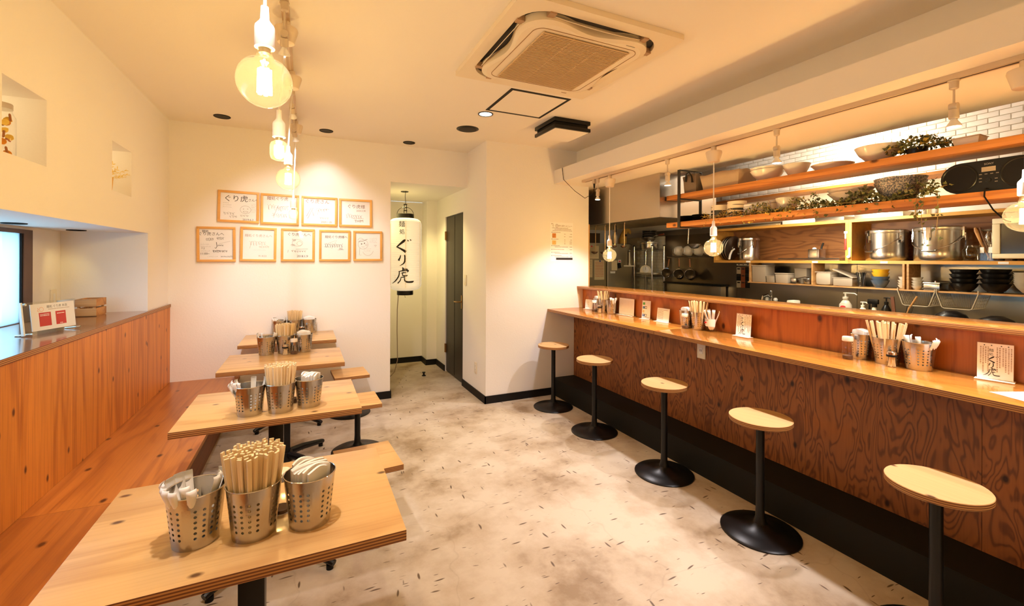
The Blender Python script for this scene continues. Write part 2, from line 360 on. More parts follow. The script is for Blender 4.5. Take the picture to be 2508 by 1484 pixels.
TEXTS = ['さんへ', '麺', '処', 'ぐ', 'り', '虎', 'ぐり虎さんへ', 'ぐり虎さん', 'ぐり虎様', '麺処ぐり虎', '麺処', '麺処ぐり虎さんへ', '麺処ぐり虎様へ', '2019.6.2', '2020.1.25', '2020.3.30',
         'THIM', '11:00~', '2019.6.23(日)', 'R1.8.22', '2018.1.9', '202', '7.2', '持ち帰りメニュー', 'ぐり虎', '麺処 ぐり虎 本店', 'Mendokoro Gurico honten', 'SONY', 'JIM BEAM', 'f',
         'Matt', 'Yuto', 'Seikomon', 'メニュー', '美味しくってます。', '麺']
prepare(sorted(set(TEXTS)))

# ================================================================ the room shell
ZC = 2.62; ZK = 2.245; XL = -1.073; YB = 4.672; YR = 4.094; XP = 1.619
def concrete():
    m, nt, b = principled('concrete_floor'); N = nt.nodes; L = nt.links
    tc = N.new('ShaderNodeTexCoord')
    n = N.new('ShaderNodeTexNoise'); n.inputs['Scale'].default_value = 2.2; n.inputs['Detail'].default_value = 8; n.inputs['Roughness'].default_value = 0.62; L.new(tc.outputs['Object'], n.inputs['Vector'])
    r = N.new('ShaderNodeValToRGB'); e = r.color_ramp.elements
    e[0].position = 0.33; e[0].color = (0.26, 0.18, 0.105, 1); e[1].position = 0.58; e[1].color = (0.56, 0.48, 0.375, 1)
    q = e.new(0.45); q.color = (0.44, 0.35, 0.25, 1); L.new(n.outputs['Fac'], r.inputs[0])
    # scuffs: short dark dashes in two directions, broken up by noise
    out = r.outputs[0]
    for k, (ang, sx, sy, th) in enumerate(((0.6, 4.0, 22.0, 0.12), (-0.5, 20.0, 4.4, 0.12), (1.1, 7.0, 44.0, 0.11))):
        mp = N.new('ShaderNodeMapping'); mp.inputs['Rotation'].default_value = (0, 0, ang); mp.inputs['Scale'].default_value = (sx, sy, 1); mp.inputs['Location'].default_value = (k * 3.1, k * 1.7, 0)
        d = N.new('ShaderNodeTexNoise'); d.inputs['Scale'].default_value = 3.0; L.new(tc.outputs['Object'], d.inputs['Vector'])
        ad = N.new('ShaderNodeMix'); ad.data_type = 'RGBA'; ad.blend_type = 'ADD'; ad.inputs[0].default_value = 0.10; L.new(tc.outputs['Object'], ad.inputs[6]); L.new(d.outputs['Color'], ad.inputs[7])
        L.new(ad.outputs[2], mp.inputs['Vector'])
        v = N.new('ShaderNodeTexVoronoi'); v.inputs['Scale'].default_value = 1.0; L.new(mp.outputs[0], v.inputs['Vector'])
        c = N.new('ShaderNodeValToRGB'); c.color_ramp.elements[0].position = th * 0.6; c.color_ramp.elements[0].color = (1, 1, 1, 1); c.color_ramp.elements[1].position = th; c.color_ramp.elements[1].color = (0, 0, 0, 1)
        L.new(v.outputs['Distance'], c.inputs[0])
        x = N.new('ShaderNodeMix'); x.data_type = 'RGBA'; x.inputs[7].default_value = (0.10, 0.06, 0.035, 1); L.new(c.outputs[0], x.inputs[0]); L.new(out, x.inputs[6]); out = x.outputs[2]
    v = N.new('ShaderNodeTexVoronoi'); v.feature = 'DISTANCE_TO_EDGE'; v.inputs['Scale'].default_value = 1.1
    d = N.new('ShaderNodeTexNoise'); d.inputs['Scale'].default_value = 4; L.new(tc.outputs['Object'], d.inputs['Vector'])
    ad = N.new('ShaderNodeMix'); ad.data_type = 'RGBA'; ad.blend_type = 'ADD'; ad.inputs[0].default_value = 0.25; L.new(tc.outputs['Object'], ad.inputs[6]); L.new(d.outputs['Color'], ad.inputs[7]); L.new(ad.outputs[2], v.inputs['Vector'])
    c = N.new('ShaderNodeValToRGB'); c.color_ramp.elements[0].color = (0.16, 0.16, 0.16, 1); c.color_ramp.elements[1].position = 0.006; c.color_ramp.elements[1].color = (0, 0, 0, 1); L.new(v.outputs['Distance'], c.inputs[0])
    x = N.new('ShaderNodeMix'); x.data_type = 'RGBA'; x.inputs[7].default_value = (0.16, 0.10, 0.06, 1); L.new(c.outputs[0], x.inputs[0]); L.new(out, x.inputs[6]); out = x.outputs[2]
    L.new(out, b.inputs['Base Color']); b.inputs['Roughness'].default_value = 0.5
    bp = N.new('ShaderNodeBump'); bp.inputs['Strength'].default_value = 0.25; bp.inputs['Distance'].default_value = 0.004; L.new(n.outputs['Fac'], bp.inputs['Height']); L.new(bp.outputs[0], b.inputs['Normal'])
    return m
M_FLOOR = concrete()
S('floor', MB().box(-1.75, 4.75, -1.65, 6.45, -0.12, 0), M_FLOOR)
S('ceiling', MB().box(-1.75, 4.75, -1.65, 6.45, ZC, ZC + 0.12), M_CEIL)
# left wall: deep, with the window bay and two small niches
S('wall_left', holed(0, -1.559, XL, [-1.5, 6.3], [0.0, ZC], [(0.4, 4.13, 1.017, 1.621), (2.387, 2.713, 1.846, 2.148), (3.458, 3.788, 1.846, 2.148)]), M_WALL)
S('wall_outer', holed(0, -1.66, -1.5595, [-1.5, 6.3], [0.0, ZC], [(0.9, 3.75, 1.03, 1.605)]), M_WALL)
S('wall_back', holed(1, YB, YB + 0.12, [XL, XP], [0.0, ZC], [(0.786, XP + 1, -1, 2.236)]), M_WALL)
S('ceiling_passage', MB().box(0.66, XP, YB + 0.1201, 6.2, 2.236, 2.30), M_WALL)
S('wall_passage_left', MB().box(0.66, 0.786, YB + 0.1202, 6.2, 0, 2.2355), M_WALL)
S('wall_passage_end', MB().prism([(0.66, 6.2), (1.48, 6.2), (1.48, 5.93), (XP, 5.93), (XP, 6.32), (0.66, 6.32)], 0, 2.235), M_WALL)
S('wall_passage_right', holed(0, XP, 1.74, [YR, 6.3], [0.0, ZC], [(4.809, 5.515, -1, 1.98)]), M_WALL)
S('wall_back_right', MB().box(1.7401, 2.84, YR, YR + 0.12, 0, ZC), M_WALL)
S('wall_kitchen_side', MB().box(2.74, 2.8399, YR + 0.1201, 6.3, 0, ZC), M_WALL)
S('wall_kitchen_end', MB().box(2.84, 4.6, 5.75, 5.85, 0, ZC), M_WALL)
S('wall_front', MB().box(-1.559, 4.6, -1.6, -1.5, 0, ZC), M_WALL)
S('wall_far_end', MB().box(-1.559, 0.66, 6.3, 6.4, 0, ZC), M_WALL)
# kitchen wall with individually laid white bricks above
kw = S('wall_right', MB().box(4.524, 4.62, -1.5, 5.75, 0, ZC), mat('mortar', (0.70, 0.62, 0.50), 0.9))
M_BRICK = mat('white_brick', (0.86, 0.82, 0.74), 0.6, bump=0.4, bscale=40, mottle=0.05, mscale=6)
def brick(w_, h_):
    return MB().box(4.514, 4.526, -w_ / 2, w_ / 2, -h_ / 2, h_ / 2, bev=0.0022)
b0 = None; nb = 0
PH, PW = 0.0405, 0.1172
for r in range(12):
    for c in range(25):
        y = 0.82 + c * PW + (PW / 2 if r % 2 else 0); z = 2.137 + r * PH
        if b0 is None: o = b0 = brick(PW - 0.005, PH - 0.005).build('brick', M_BRICK, kw)
        else: o = b0.copy(); COL.objects.link(o)
        o.location = (random.uniform(-0.0015, 0.0015), y, z); nb += 1
mb = MB()
for r in range(24):
    for c in range(5):
        y = 4.66 + c * PW + (PW / 2 if r % 2 else 0); z = 0.86 + r * PH
        mb.box(4.514 + random.uniform(-0.001, 0.001), 4.526, y - PW / 2 + 0.0025, y + PW / 2 - 0.0025, z - PH / 2 + 0.0025, z + PH / 2 - 0.0025)
o = mb.build('far_bricks', M_BRICK, kw); o['kind'] = 'stuff'
# painted board between the shelves, panel joints, and the steel splashback below
M_KPANEL = mat('cream_panel', (0.80, 0.71, 0.52), 0.5)
for i, (a, b_) in enumerate(((-0.6, 0.298), (0.302, 1.198), (1.202, 2.098), (2.102, 2.998), (3.002, 4.0))):
    MB().box(4.512, 4.524, a, b_, 1.79, 2.113).build('wall_panel', M_KPANEL, kw)
M_SPLASH = mat('splash_steel', (0.34, 0.30, 0.25), 0.28, 1.0, mottle=0.10, mscale=1.3)
for a, b_ in ((-0.6, 1.0), (1.003, 2.3), (2.303, 3.528), (3.532, 4.655)):
    MB().box(4.505, 4.5235, a, b_, 0.85, 1.785).build('steel_panel', M_SPLASH, kw)
MB().box(4.47, 4.504, 3.3, 5.7, 1.772, 1.84).build('steel_band', M_STEELD, kw)
# dropped ceiling over the counter and the bulkhead behind it
S('ceiling_dropped', MB().box(2.395, 3.285, -1.499, YR - 0.0005, ZK, 2.387), M_CEIL)
S('ceiling_dropped_kitchen', MB().box(2.8405, 3.285, YR, 5.749, ZK, 2.387), M_CEIL)
S('wall_bulkhead', MB().box(2.68, 2.76, -1.499, YR - 0.0005, 2.3875, ZC - 0.0005), M_CEIL)
# skirtings
S('baseboard_back', MB().box(XL + 0.002, 0.786, YB - 0.012, YB - 0.0005, 0, 0.075).box(0.7865, 0.797, YB - 0.012, 6.19, 0, 0.075), M_SKIRT)
S('baseboard_passage_end', MB().prism([(0.797, 6.199), (1.479, 6.199), (1.479, 5.929), (XP - 0.0125, 5.929), (XP - 0.0125, 5.917), (1.467, 5.917), (1.467, 6.187), (0.797, 6.187)], 0, 0.075), M_SKIRT)
S('baseboard_passage_right', MB().box(XP - 0.012, XP - 0.0005, YR - 0.012, 4.807, 0, 0.075).box(XP - 0.012, XP - 0.0005, 5.517, 5.93, 0, 0.075), M_SKIRT)
S('baseboard_back_right', MB().box(XP - 0.012, 2.384, YR - 0.012, YR - 0.0005, 0, 0.075), M_SKIRT)
S('trim_wall_end', MB().box(2.8405, 2.852, YR - 0.004, YR + 0.13, 1.15, 1.83), mat('edge_trim', (0.50, 0.28, 0.08), 0.5))

# black door in the passage
d = MB().box(XP + 0.012, XP + 0.05, 4.815, 5.509, 0.012, 1.974, bev=0.002).build('door_1', mat('black_door', (0.016, 0.012, 0.010), 0.42, mottle=0.3, mscale=14)); d['kind'] = 'structure'
MB().box(XP + 0.0095, XP + 0.014, 5.155, 5.161, 0.03, 1.96).build('groove', M_BLACK, d)
jb = MB().box(XP + 0.052, XP + 0.09, 4.809, 5.515, 0, 1.98); jb.build('door_stop_panel', M_BLACK, d)
BRASS = mat('bronze_metal', (0.40, 0.25, 0.11), 0.35, 1.0)
h = MB().box(XP + 0.004, XP + 0.013, 4.862, 4.892, 0.865, 1.02, bev=0.002).build('handle_plate', BRASS, d)
MB().tube([(XP + 0.006, 4.877, 0.945), (XP - 0.035, 4.877, 0.945), (XP - 0.045, 4.89, 0.945), (XP - 0.045, 4.99, 0.94)], 0.0085, 8).build('lever_handle', BRASS, h)
for z in (0.30, 1.74):
    MB().box(XP - 0.0005, XP + 0.0105, 5.485, 5.535, z - 0.055, z + 0.055).cyl((XP - 0.004, 5.512, z - 0.055), (XP - 0.004, 5.512, z + 0.055), 0.006).build('hinge', BRASS, d)

# window in the bay: dark timber frame, frosted sash
M_FRAMED = mat('dark_timber', (0.115, 0.062, 0.042), 0.5, mottle=0.2, mscale=8)
wn = MB().box(-1.64, -1.545, 3.655, 3.7495, 1.044, 1.604).box(-1.64, -1.545, 0.901, 3.6549, 1.580, 1.604).box(-1.64, -1.545, 0.901, 3.6549, 1.0305, 1.046).build('window_1', M_FRAMED); wn['kind'] = 'structure'
MB().box(-1.575, -1.549, 3.640, 3.6545, 1.046, 1.580).box(-1.575, -1.549, 2.33, 2.37, 1.046, 1.580).build('sash_stile', M_BLACK, wn)
m, nt, b = principled('frosted_pane'); N = nt.nodes; N.clear()
t1 = N.new('ShaderNodeBsdfTransparent'); t1.inputs[0].default_value = (0.60, 0.66, 0.68, 1); t2 = N.new('ShaderNodeBsdfTranslucent'); t2.inputs[0].default_value = (0.92, 0.97, 1, 1)
mx = N.new('ShaderNodeMixShader'); mx.inputs[0].default_value = 0.55; oo = N.new('ShaderNodeOutputMaterial')
nt.links.new(t1.outputs[0], mx.inputs[1]); nt.links.new(t2.outputs[0], mx.inputs[2]); nt.links.new(mx.outputs[0], oo.inputs[0])
for a, b_ in ((0.92, 2.33), (2.37, 3.640)):
    MB().box(-1.563, -1.558, a, b_, 1.046, 1.580).build('pane', m, wn)

# ================================================================ timber: ledge, panelling, bench
lg = T('window_ledge', 'brown varnished plywood ledge board under the window bay', 'ledge', (-1.3, 2.5, 1.018))
MB().box(-0.2585, 0.245, -2.1, 1.628, 0, 0.025, 0, 1).build('ledge_board', [LEDGEW, EDGE], lg)
MB().box(0.2275, 0.245, 1.6285, 2.1715, 0, 0.025, 0, 1).build('ledge_nosing', [LEDGEW, EDGE], lg)
pn = T('wall_panelling', 'knotty orange plywood panelling under the window ledge', 'panelling', (-1.066, 2.5, 0))
for a, b_ in ((-3.9, -0.002), (0.0, 2.171)):
    MB().box(-0.006, 0.006, a, b_, 0.372, 1.0175).build('panel', PANELW, pn)
bn = T('bench', 'long orange brown plywood wall bench beside the tables', 'bench', (-0.8, 2.5, 0))
for a, b_ in ((-3.9, -0.03), (-0.029, 2.1715)):
    MB().box(-0.2725, 0.256, a, b_, 0.346, 0.371, 0, 1, bev=0.002).build('seat_board', [BENCHW, EDGE], bn)
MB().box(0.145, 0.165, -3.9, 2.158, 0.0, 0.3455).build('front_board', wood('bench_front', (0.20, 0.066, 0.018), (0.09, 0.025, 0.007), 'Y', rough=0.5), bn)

# ================================================================ counter
bc = T('bar_counter', 'dark brown swirly plywood bar counter base with black plinth', 'counter', (2.66, 2.0, 0))
ys = [YR - 0.001, 3.247, 2.414, 1.62, 0.874, 0.06, -0.8]
for a, b_ in zip(ys, ys[1:]):
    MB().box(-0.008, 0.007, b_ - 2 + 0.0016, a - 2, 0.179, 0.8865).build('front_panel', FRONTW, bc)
MB().box(-0.275, -0.0085, -2.8, YR - 2.001, 0, 0.178).box(-0.0084, 0.105, -2.8, YR - 2.001, 0, 0.178).build('plinth', mat('black_plinth', (0.010, 0.009, 0.008), 0.7, spec=0.2), bc)
MB().box(0.0075, 0.105, -2.8, YR - 2.001, 0.179, 0.8864).build('core', M_BLACK, bc)
op = T('socket_outlet', 'beige power outlet on the front of the bar counter', 'outlet', (2.6515, 2.37, 0.768))
MB().box(-0.007, 0, -0.037, 0.037, -0.06, 0.06, bev=0.002).build('cover_plate', M_CREAM, op)
MB().box(-0.010, -0.0071, -0.016, 0.016, -0.025, 0.022, bev=0.001).build('insert', M_WHITE, op)
MB().box(-0.0108, -0.0101, -0.008, -0.005, -0.008, 0.008).box(-0.0108, -0.0101, 0.005, 0.008, -0.008, 0.008).build('slot', M_BLACK, op)
ct = T('counter_top', 'glossy honey coloured plywood counter top along the bar', 'worktop', (2.54, 2.0, 0.8868))
for a, b_ in ((2.512, YR - 0.001), (-0.8, 2.509)):
    MB().box(-0.22, 0.218, a - 2, b_ - 2, 0, 0.0272, 0, 1, bev=0.0015).build('board', [TOPW, EDGE], ct)
sl = T('serving_ledge', 'orange plywood upstand and serving shelf between counter and kitchen', 'ledge', (2.8, 2.0, 0.9145))
ys = [YR - 0.001, 2.806, 1.46, 0.5, -0.8]
for a, b_ in zip(ys, ys[1:]):
    MB().box(-0.035, -0.017, b_ - 2 + 0.0014, a - 2, -0.027, 0.2075).build('back_board', BACKW, sl)
MB().box(-0.0165, 0.17, -2.8, YR - 2.001, -0.9, 0.2075).build('core', M_STEELD, sl)
MB().box(-0.112, 0.185, -2.8, YR - 2.001, 0.208, 0.2335, 0, 1, bev=0.0015).build('shelf_top', [TOPW, EDGE], sl)

# ================================================================ ceiling fittings
M_ACW = mat('yellowed_plastic', (0.80, 0.70, 0.54), 0.45)
M_ACD = mat('dark_void', (0.020, 0.018, 0.016), 0.7)
def rsq(h, r, n=8, waist=0.0):
    """rounded square outline, half size h, corner radius r, optional waist in the middle of the sides"""
    pts = []
    for k, (cx, cy) in enumerate(((h - r, h - r), (-h + r, h - r), (-h + r, -h + r), (h - r, -h + r))):
        a0 = k * PI / 2
        for i in range(n + 1):
            a = a0 + PI / 2 * i / n; pts.append((cx + r * math.cos(a), cy + r * math.sin(a)))
        x0, y0 = pts[-1]; na = a0 + PI / 2; nx = ((-h + r, h - r), (-h + r, -h + r), (h - r, -h + r), (h - r, h - r))[k]
        x1, y1 = nx[0] + r * math.cos(na), nx[1] + r * math.sin(na)
        for i in range(1, 12):
            t = i / 12; wv = waist * math.sin(PI * t) ** 2
            pts.append((x0 + (x1 - x0) * t - wv * math.cos(na), y0 + (y1 - y0) * t - wv * math.sin(na)))
    return pts
ac = T('air_conditioner', 'large square ceiling cassette air conditioner, yellowed with open flaps', 'air conditioner', (1.325, 2.205, ZC))
base = MB()
outer = rsq(0.478, 0.012); inner = rsq(0.412, 0.15)
no = len(outer); z0, z1 = -0.0285, -0.0005
base.add([(x, y, z1) for x, y in outer] + [(x, y, z0) for x, y in outer] + [(x, y, z0) for x, y in inner] + [(x, y, z1 - 0.002) for x, y in inner],
         [(i, (i + 1) % no, no + (i + 1) % no, no + i) for i in range(no)] + [(no + i, no + (i + 1) % no, 2 * no + (i + 1) % no, 2 * no + i) for i in range(no)] + [(2 * no + i, 2 * no + (i + 1) % no, 3 * no + (i + 1) % no, 3 * no + i) for i in range(no)])
o = base.build('frame_plate', M_ACW, ac); fix_normals(o)
MB().prism(rsq(0.4105, 0.15), -0.006, -0.0012).build('slot_shade', M_ACD, ac)  # flat dark sheet, the shade of the deep air slots in its colour
inn = rsq(0.378, 0.13, waist=0.045); ib = rsq(0.355, 0.13, waist=0.04)
k = len(inn); mb = MB()
mb.add([(x, y, -0.0075) for x, y in inn] + [(x, y, -0.046) for x, y in inn] + [(x, y, -0.056) for x, y in ib], [(i, (i + 1) % k, k + (i + 1) % k, k + i) for i in range(k)] + [(k + i, k + (i + 1) % k, 2 * k + (i + 1) % k, 2 * k + i) for i in range(k)] + [tuple(range(2 * k, 3 * k))[::-1]])
o = mb.build('face_panel', M_ACW, ac); fix_normals(o)
g1 = rsq(0.315, 0.055); mb = MB()
mb.tube([(x, y, -0.0562) for x, y in g1], 0.0022, 4, closed=True); mb.build('intake_seam', mat('seam_brown', (0.30, 0.17, 0.07), 0.7), ac)
MB().box(-0.262, 0.262, -0.288, 0.288, -0.0585, -0.0555).build('filter_backing', mat('dark_filter', (0.05, 0.03, 0.016), 0.9), ac)  # very dark brown sheet so the gaps between slats read dark
mb = MB()
for i in range(43):
    y = -0.285 + i * 0.0136; mb.box(-0.262, 0.262, y - 0.0028, y + 0.0028, -0.066, -0.0586)
for x in (-0.263, -0.09, 0.09, 0.263): mb.box(x - 0.003, x + 0.003, -0.29, 0.29, -0.064, -0.0584)
o = mb.build('intake_grille', mat('grille_plastic', (0.62, 0.45, 0.26), 0.55), ac); o['kind'] = 'stuff'
MB().box(0.20, 0.255, -0.3475, -0.343, -0.0577, -0.056).build('maker_plate', M_STEELD, ac)
for i in range(4):
    a = i * PI / 2; opened = i in (2, 3)
    M = rot('Z', a) @ Matrix.Translation((0.384, 0, -0.030)) @ Matrix.Rotation(math.radians(50 if opened else -6), 4, 'Y')
    mb = MB(); V = []
    for j in range(13):
        t = j / 12 * 2 - 1; x = 0.022 * (1 - t * t) * 0.7
        fw = 0.018 if opened else 0.034; V += [(x - fw, t * 0.255, 0.001), (x + fw - 0.012 * t * t, t * 0.255, 0.001), (x + fw - 0.012 * t * t, t * 0.255, -0.002), (x - fw, t * 0.255, -0.002)]
    Fs = [(0, 3, 2, 1), (48, 49, 50, 51)]
    for j in range(12):
        for q in range(4): Fs.append((4 * j + q, 4 * j + (q + 1) % 4, 4 * j + 4 + (q + 1) % 4, 4 * j + 4 + q))
    o = mb.add(V, Fs, 0, M).build('flap', M_ACW, ac); fix_normals(o)
    MB().box(0.372, 0.412, 0.262, 0.296, -0.036, -0.0075, M=rot('Z', a)).build('vane_bracket', mat('vane_brown', (0.40, 0.25, 0.14), 0.6), ac)
    MB().box(0.372, 0.412, -0.296, -0.262, -0.036, -0.0075, M=rot('Z', a)).build('vane_bracket', MAT['vane_brown'], ac)

ht = T('ceiling_hatch', 'white ceiling access hatch with thin black frame', 'hatch', (1.524, 3.018, ZC))
mb = MB()
for a, b_, c, d_ in ((-0.243, 0.243, -0.243, -0.221), (-0.243, 0.243, 0.221, 0.243), (-0.243, -0.221, -0.2209, 0.2209), (0.221, 0.243, -0.2209, 0.2209)): mb.box(a, b_, c, d_, -0.004, -0.0003)
mb.build('hatch_frame', M_BLACK, ht); MB().box(-0.2205, 0.2205, -0.2205, 0.2205, -0.003, -0.0003).build('hatch_panel', M_CEIL, ht)
vb = T('exhaust_vent', 'square black two-tier ceiling vent with pale cover plate', 'vent', (2.03, 3.335, ZC))
MB().box(-0.178, 0.178, -0.178, 0.178, -0.034, -0.0003, bev=0.006).build('upper_tray', M_BLACKS, vb)
MB().box(-0.160, 0.160, -0.160, 0.160, -0.062, -0.0345).build('neck', M_BLACK, vb)
MB().box(-0.178, 0.178, -0.178, 0.178, -0.092, -0.0625, bev=0.004).build('lower_tray', M_BLACKS, vb)
MB().box(-0.165, 0.165, -0.165, 0.165, -0.0955, -0.0922).build('cover_plate', M_CEIL, vb)

def downlight(x, y, z, r, label, lit=False, grille=False):
    t = T('ceiling_speaker' if grille else 'downlight', label, 'speaker' if grille else 'light', (x, y, z))
    if grille:
        MB().lathe([(0, -0.010), (r * 0.8, -0.008), (r, -0.003), (r, -0.0003), (0, -0.0003)], 28).build('trim_ring', M_BLACKS, t)
        MB().lathe([(0, -0.0125), (r * 0.5, -0.012), (r * 0.82, -0.009)], 28).build('grille_cloth', mat('speaker_cloth', (0.03, 0.026, 0.022), 0.9), t)
        return t
    MB().lathe([(r, -0.0003), (r, -0.004), (r * 0.96, -0.006), (r * 0.84, -0.005), (r * 0.80, -0.0015)], 28).build('trim_ring', M_BLACK if not lit else M_BLACKS, t)
    if lit:
        MB().lathe([(r * 0.83, -0.003), (r * 0.55, -0.0016), (0, -0.0012)], 24).build('reflector', M_SPOTFACE, t)
    else:
        MB().lathe([(r * 0.83, -0.003), (r * 0.6, -0.0018), (r * 0.3, -0.0012), (0, -0.001)], 24).build('baffle', M_ACD, t)
    return t
downlight(-0.643, 4.363, ZC, 0.062, 'black ceiling downlight above the far corner of the panelled wall')
downlight(0.161, 4.429, ZC, 0.060, 'black ceiling downlight above the framed autographs')
downlight(0.94, 4.51, ZC, 0.060, 'black ceiling downlight above the lantern alcove opening')
downlight(1.318, 3.356, ZC, 0.062, 'lit recessed downlight beside the ceiling hatch', lit=True)
downlight(1.322, 3.81, ZC, 0.101, 'large round black ceiling speaker beyond the lit downlight', grille=True)
downlight(1.048, 5.27, 2.236, 0.045, 'small downlight over the paper lantern')
downlight(-1.432, 3.296, 1.621, 0.050, 'downlight in the bay soffit close to the window')
downlight(-1.392, 3.895, 1.621, 0.050, 'downlight in the bay soffit near its end wall')

# ---------------------------------------------------------------- pendant bulbs and track spots
M_TRACK = mat('track_paint', (0.66, 0.52, 0.36), 0.45); M_CUP = mat('pendant_cup', (0.78, 0.66, 0.50), 0.4); M_SPOTW = mat('spot_body', (0.62, 0.52, 0.40), 0.35)
M_SOCK = mat('silicone_socket', (0.85, 0.80, 0.74), 0.5)
def globe_prof(R, neck=0.017):
    p = [(neck, 0.0), (neck, -0.012), (neck + 0.006, -0.026)]
    c = -0.026 - R * 0.86
    for i in range(1, 13):
        a = math.radians(58 - i * 148 / 12); p.append((R * math.cos(a), c + R * math.sin(a)))
    p[-1] = (0, c - R); return p, c
def tub_prof(R, H):
    return [(0.013, 0.0), (0.014, -0.010), (R * 0.85, -0.018), (R, -0.03), (R, -H + 0.02), (R * 0.86, -H + 0.006), (R * 0.4, -H), (0, -H)], -H * 0.55
def pendant(x, y, ztop, zsock, kind, label, group, dx=0.0, dy=0.0, cup=True, light=True):
    """cup on the track, cord, socket, glass bulb with glowing filament; zsock is the top of the socket"""
    t = T('pendant_lamp', label, 'lamp', (x, y, ztop), 0, group)
    if cup: MB().lathe([(0, -0.0005), (0.018, -0.0005), (0.018, -0.03), (0.052, -0.034), (0.054, -0.045), (0.038, -0.105), (0.031, -0.109), (0, -0.109)], 24).build('canopy_cup', M_CUP, t)
    zs = zsock - ztop
    MB().tube([(0, 0, -0.108 if cup else -0.01), (dx * 0.5, dy * 0.5, (zs - 0.1) / 2), (dx, dy, zs + 0.004)], 0.0042, 6).build('cord', M_SOCK, t)
    MB().lathe([(0, 0.004), (0.009, 0.003), (0.010, -0.028), (0.013, -0.034), (0.021, -0.044), (0.0225, -0.05), (0.0225, -0.098), (0.019, -0.1), (0, -0.1)], 20, (dx, dy, zs)).build('socket', M_SOCK, t)
    if kind == 'globe': pr, c = globe_prof(0.0625); fh = 0.030
    else: pr, c = tub_prof(0.031, 0.085); fh = 0.018
    MB().lathe([(0.0135, -0.1005), (0.0135, -0.112), (0.010, -0.116), (0, -0.116)], 16, (dx, dy, zs)).build('screw_cap', M_ALU, t)
    g = MB().lathe([(r, z - 0.1005) for r, z in pr], 32, (dx, dy, zs)).build('glass_bulb', M_GLASSB, t, angle=80)
    zc = zs - 0.1005 + c
    f = MB()
    for i in range(6):
        a = i * PI / 3; f.cyl((dx + 0.011 * math.cos(a), dy + 0.011 * math.sin(a), zc + fh), (dx + 0.013 * math.cos(a + 0.4), dy + 0.013 * math.sin(a + 0.4), zc - fh), 0.0048, n=6)  # filaments drawn thick so the core shows as white glare
    f.build('filament', M_FIL if kind == 'globe' else M_FIL2, t)
    MB().cyl((dx, dy, zs - 0.116), (dx, dy, zc + fh), 0.005, 0.0025, 8).build('filament_stem', M_GLASSB, t)
    return t
def spot(x, y, ztop, aim, label, group, watts, color=SPOT, h=0.0, angle=1.5):
    """track spotlight: adapter, stem, swivel, holder, reflector lamp"""
    t = T('track_spotlight', label, 'spotlight', (x, y, ztop), 0, group)
    zj = -0.115 - h
    MB().lathe([(0, -0.0005), (0.021, -0.0005), (0.021, -0.004), (0.017, -0.006), (0.016, -0.036), (0.008, -0.041), (0, -0.041)], 18).build('track_adapter', M_SPOTW, t)
    MB().cyl((0, 0, -0.040), (0, 0, zj + 0.012), 0.0045, n=8).build('stem', M_SPOTW, t)
    MB().cyl((0, -0.014, zj), (0, 0.014, zj), 0.016, n=16).build('swivel', M_SPOTW, t)
    d = Vector(aim) - Vector((x, y, ztop + zj)); d.normalize()
    q = d.to_track_quat('-Z', 'Y').to_matrix().to_4x4()
    M = Matrix.Translation((0, 0, zj)) @ q
    MB().lathe([(0, -0.012), (0.017, -0.013), (0.018, -0.05), (0.016, -0.052), (0, -0.052)], 18, M=M).build('lamp_holder', M_SPOTW, t)
    MB().lathe([(0.011, -0.052), (0.012, -0.060), (0.024, -0.080), (0.026, -0.086), (0.0245, -0.088)], 20, M=M).build('reflector_lamp', M_WHITE, t)
    MB().lathe([(0.0244, -0.0872), (0, -0.0872)], 20, M=M).build('lens', M_SPOTFACE, t)
    if watts: lamp('SPOT', 'spot_light', Vector((x, y, ztop + zj)) + d * 0.1, watts, color, 0.024, Vector((x, y, ztop + zj)) + d, angle, 0.55)
    return t
tk = T('lighting_track', 'ceiling lighting track above the row of tables', 'track', (-0.095, 1.8, ZC))
MB().box(-0.017, 0.017, -2.6, 2.55, -0.022, -0.0003).build('rail', M_TRACK, tk); MB().box(-0.004, 0.004, -2.59, 2.54, -0.0226, -0.0221).build('slot', M_CUP, tk)
GL = 'pendant bulbs over the tables'
pendant(-0.095, 1.24, ZC - 0.023, 2.046, 'globe', 'big clear globe bulb hanging closest over the tables', GL)
pendant(-0.095, 2.44, ZC - 0.023, 1.985, 'tub', 'small tubular bulb, second along the row over the tables', GL, 0.0, -0.57)
pendant(-0.085, 3.07, ZC - 0.023, 2.060, 'globe', 'clear globe bulb, third along the row over the tables', GL, -0.01, -0.30)
pendant(-0.085, 4.16, ZC - 0.023, 1.930, 'tub', 'small bulb in front of the framed autographs', GL, -0.01, -0.30)
spot(-0.095, 2.26, ZC - 0.023, (-0.15, 3.3, 0.7), 'track spotlight over the tables closest to the camera', 'spotlights over the tables', P_SPOT, h=0.03)
spot(-0.095, 3.39, ZC - 0.023, (0.0, 4.67, 1.25), 'middle track spotlight over the tables', 'spotlights over the tables', P_SPOT * 0.42)
spot(-0.095, 3.94, ZC - 0.023, (0.15, 4.67, 1.0), 'track spotlight closest to the framed autographs', 'spotlights over the tables', P_SPOT * 0.42, h=0.02)

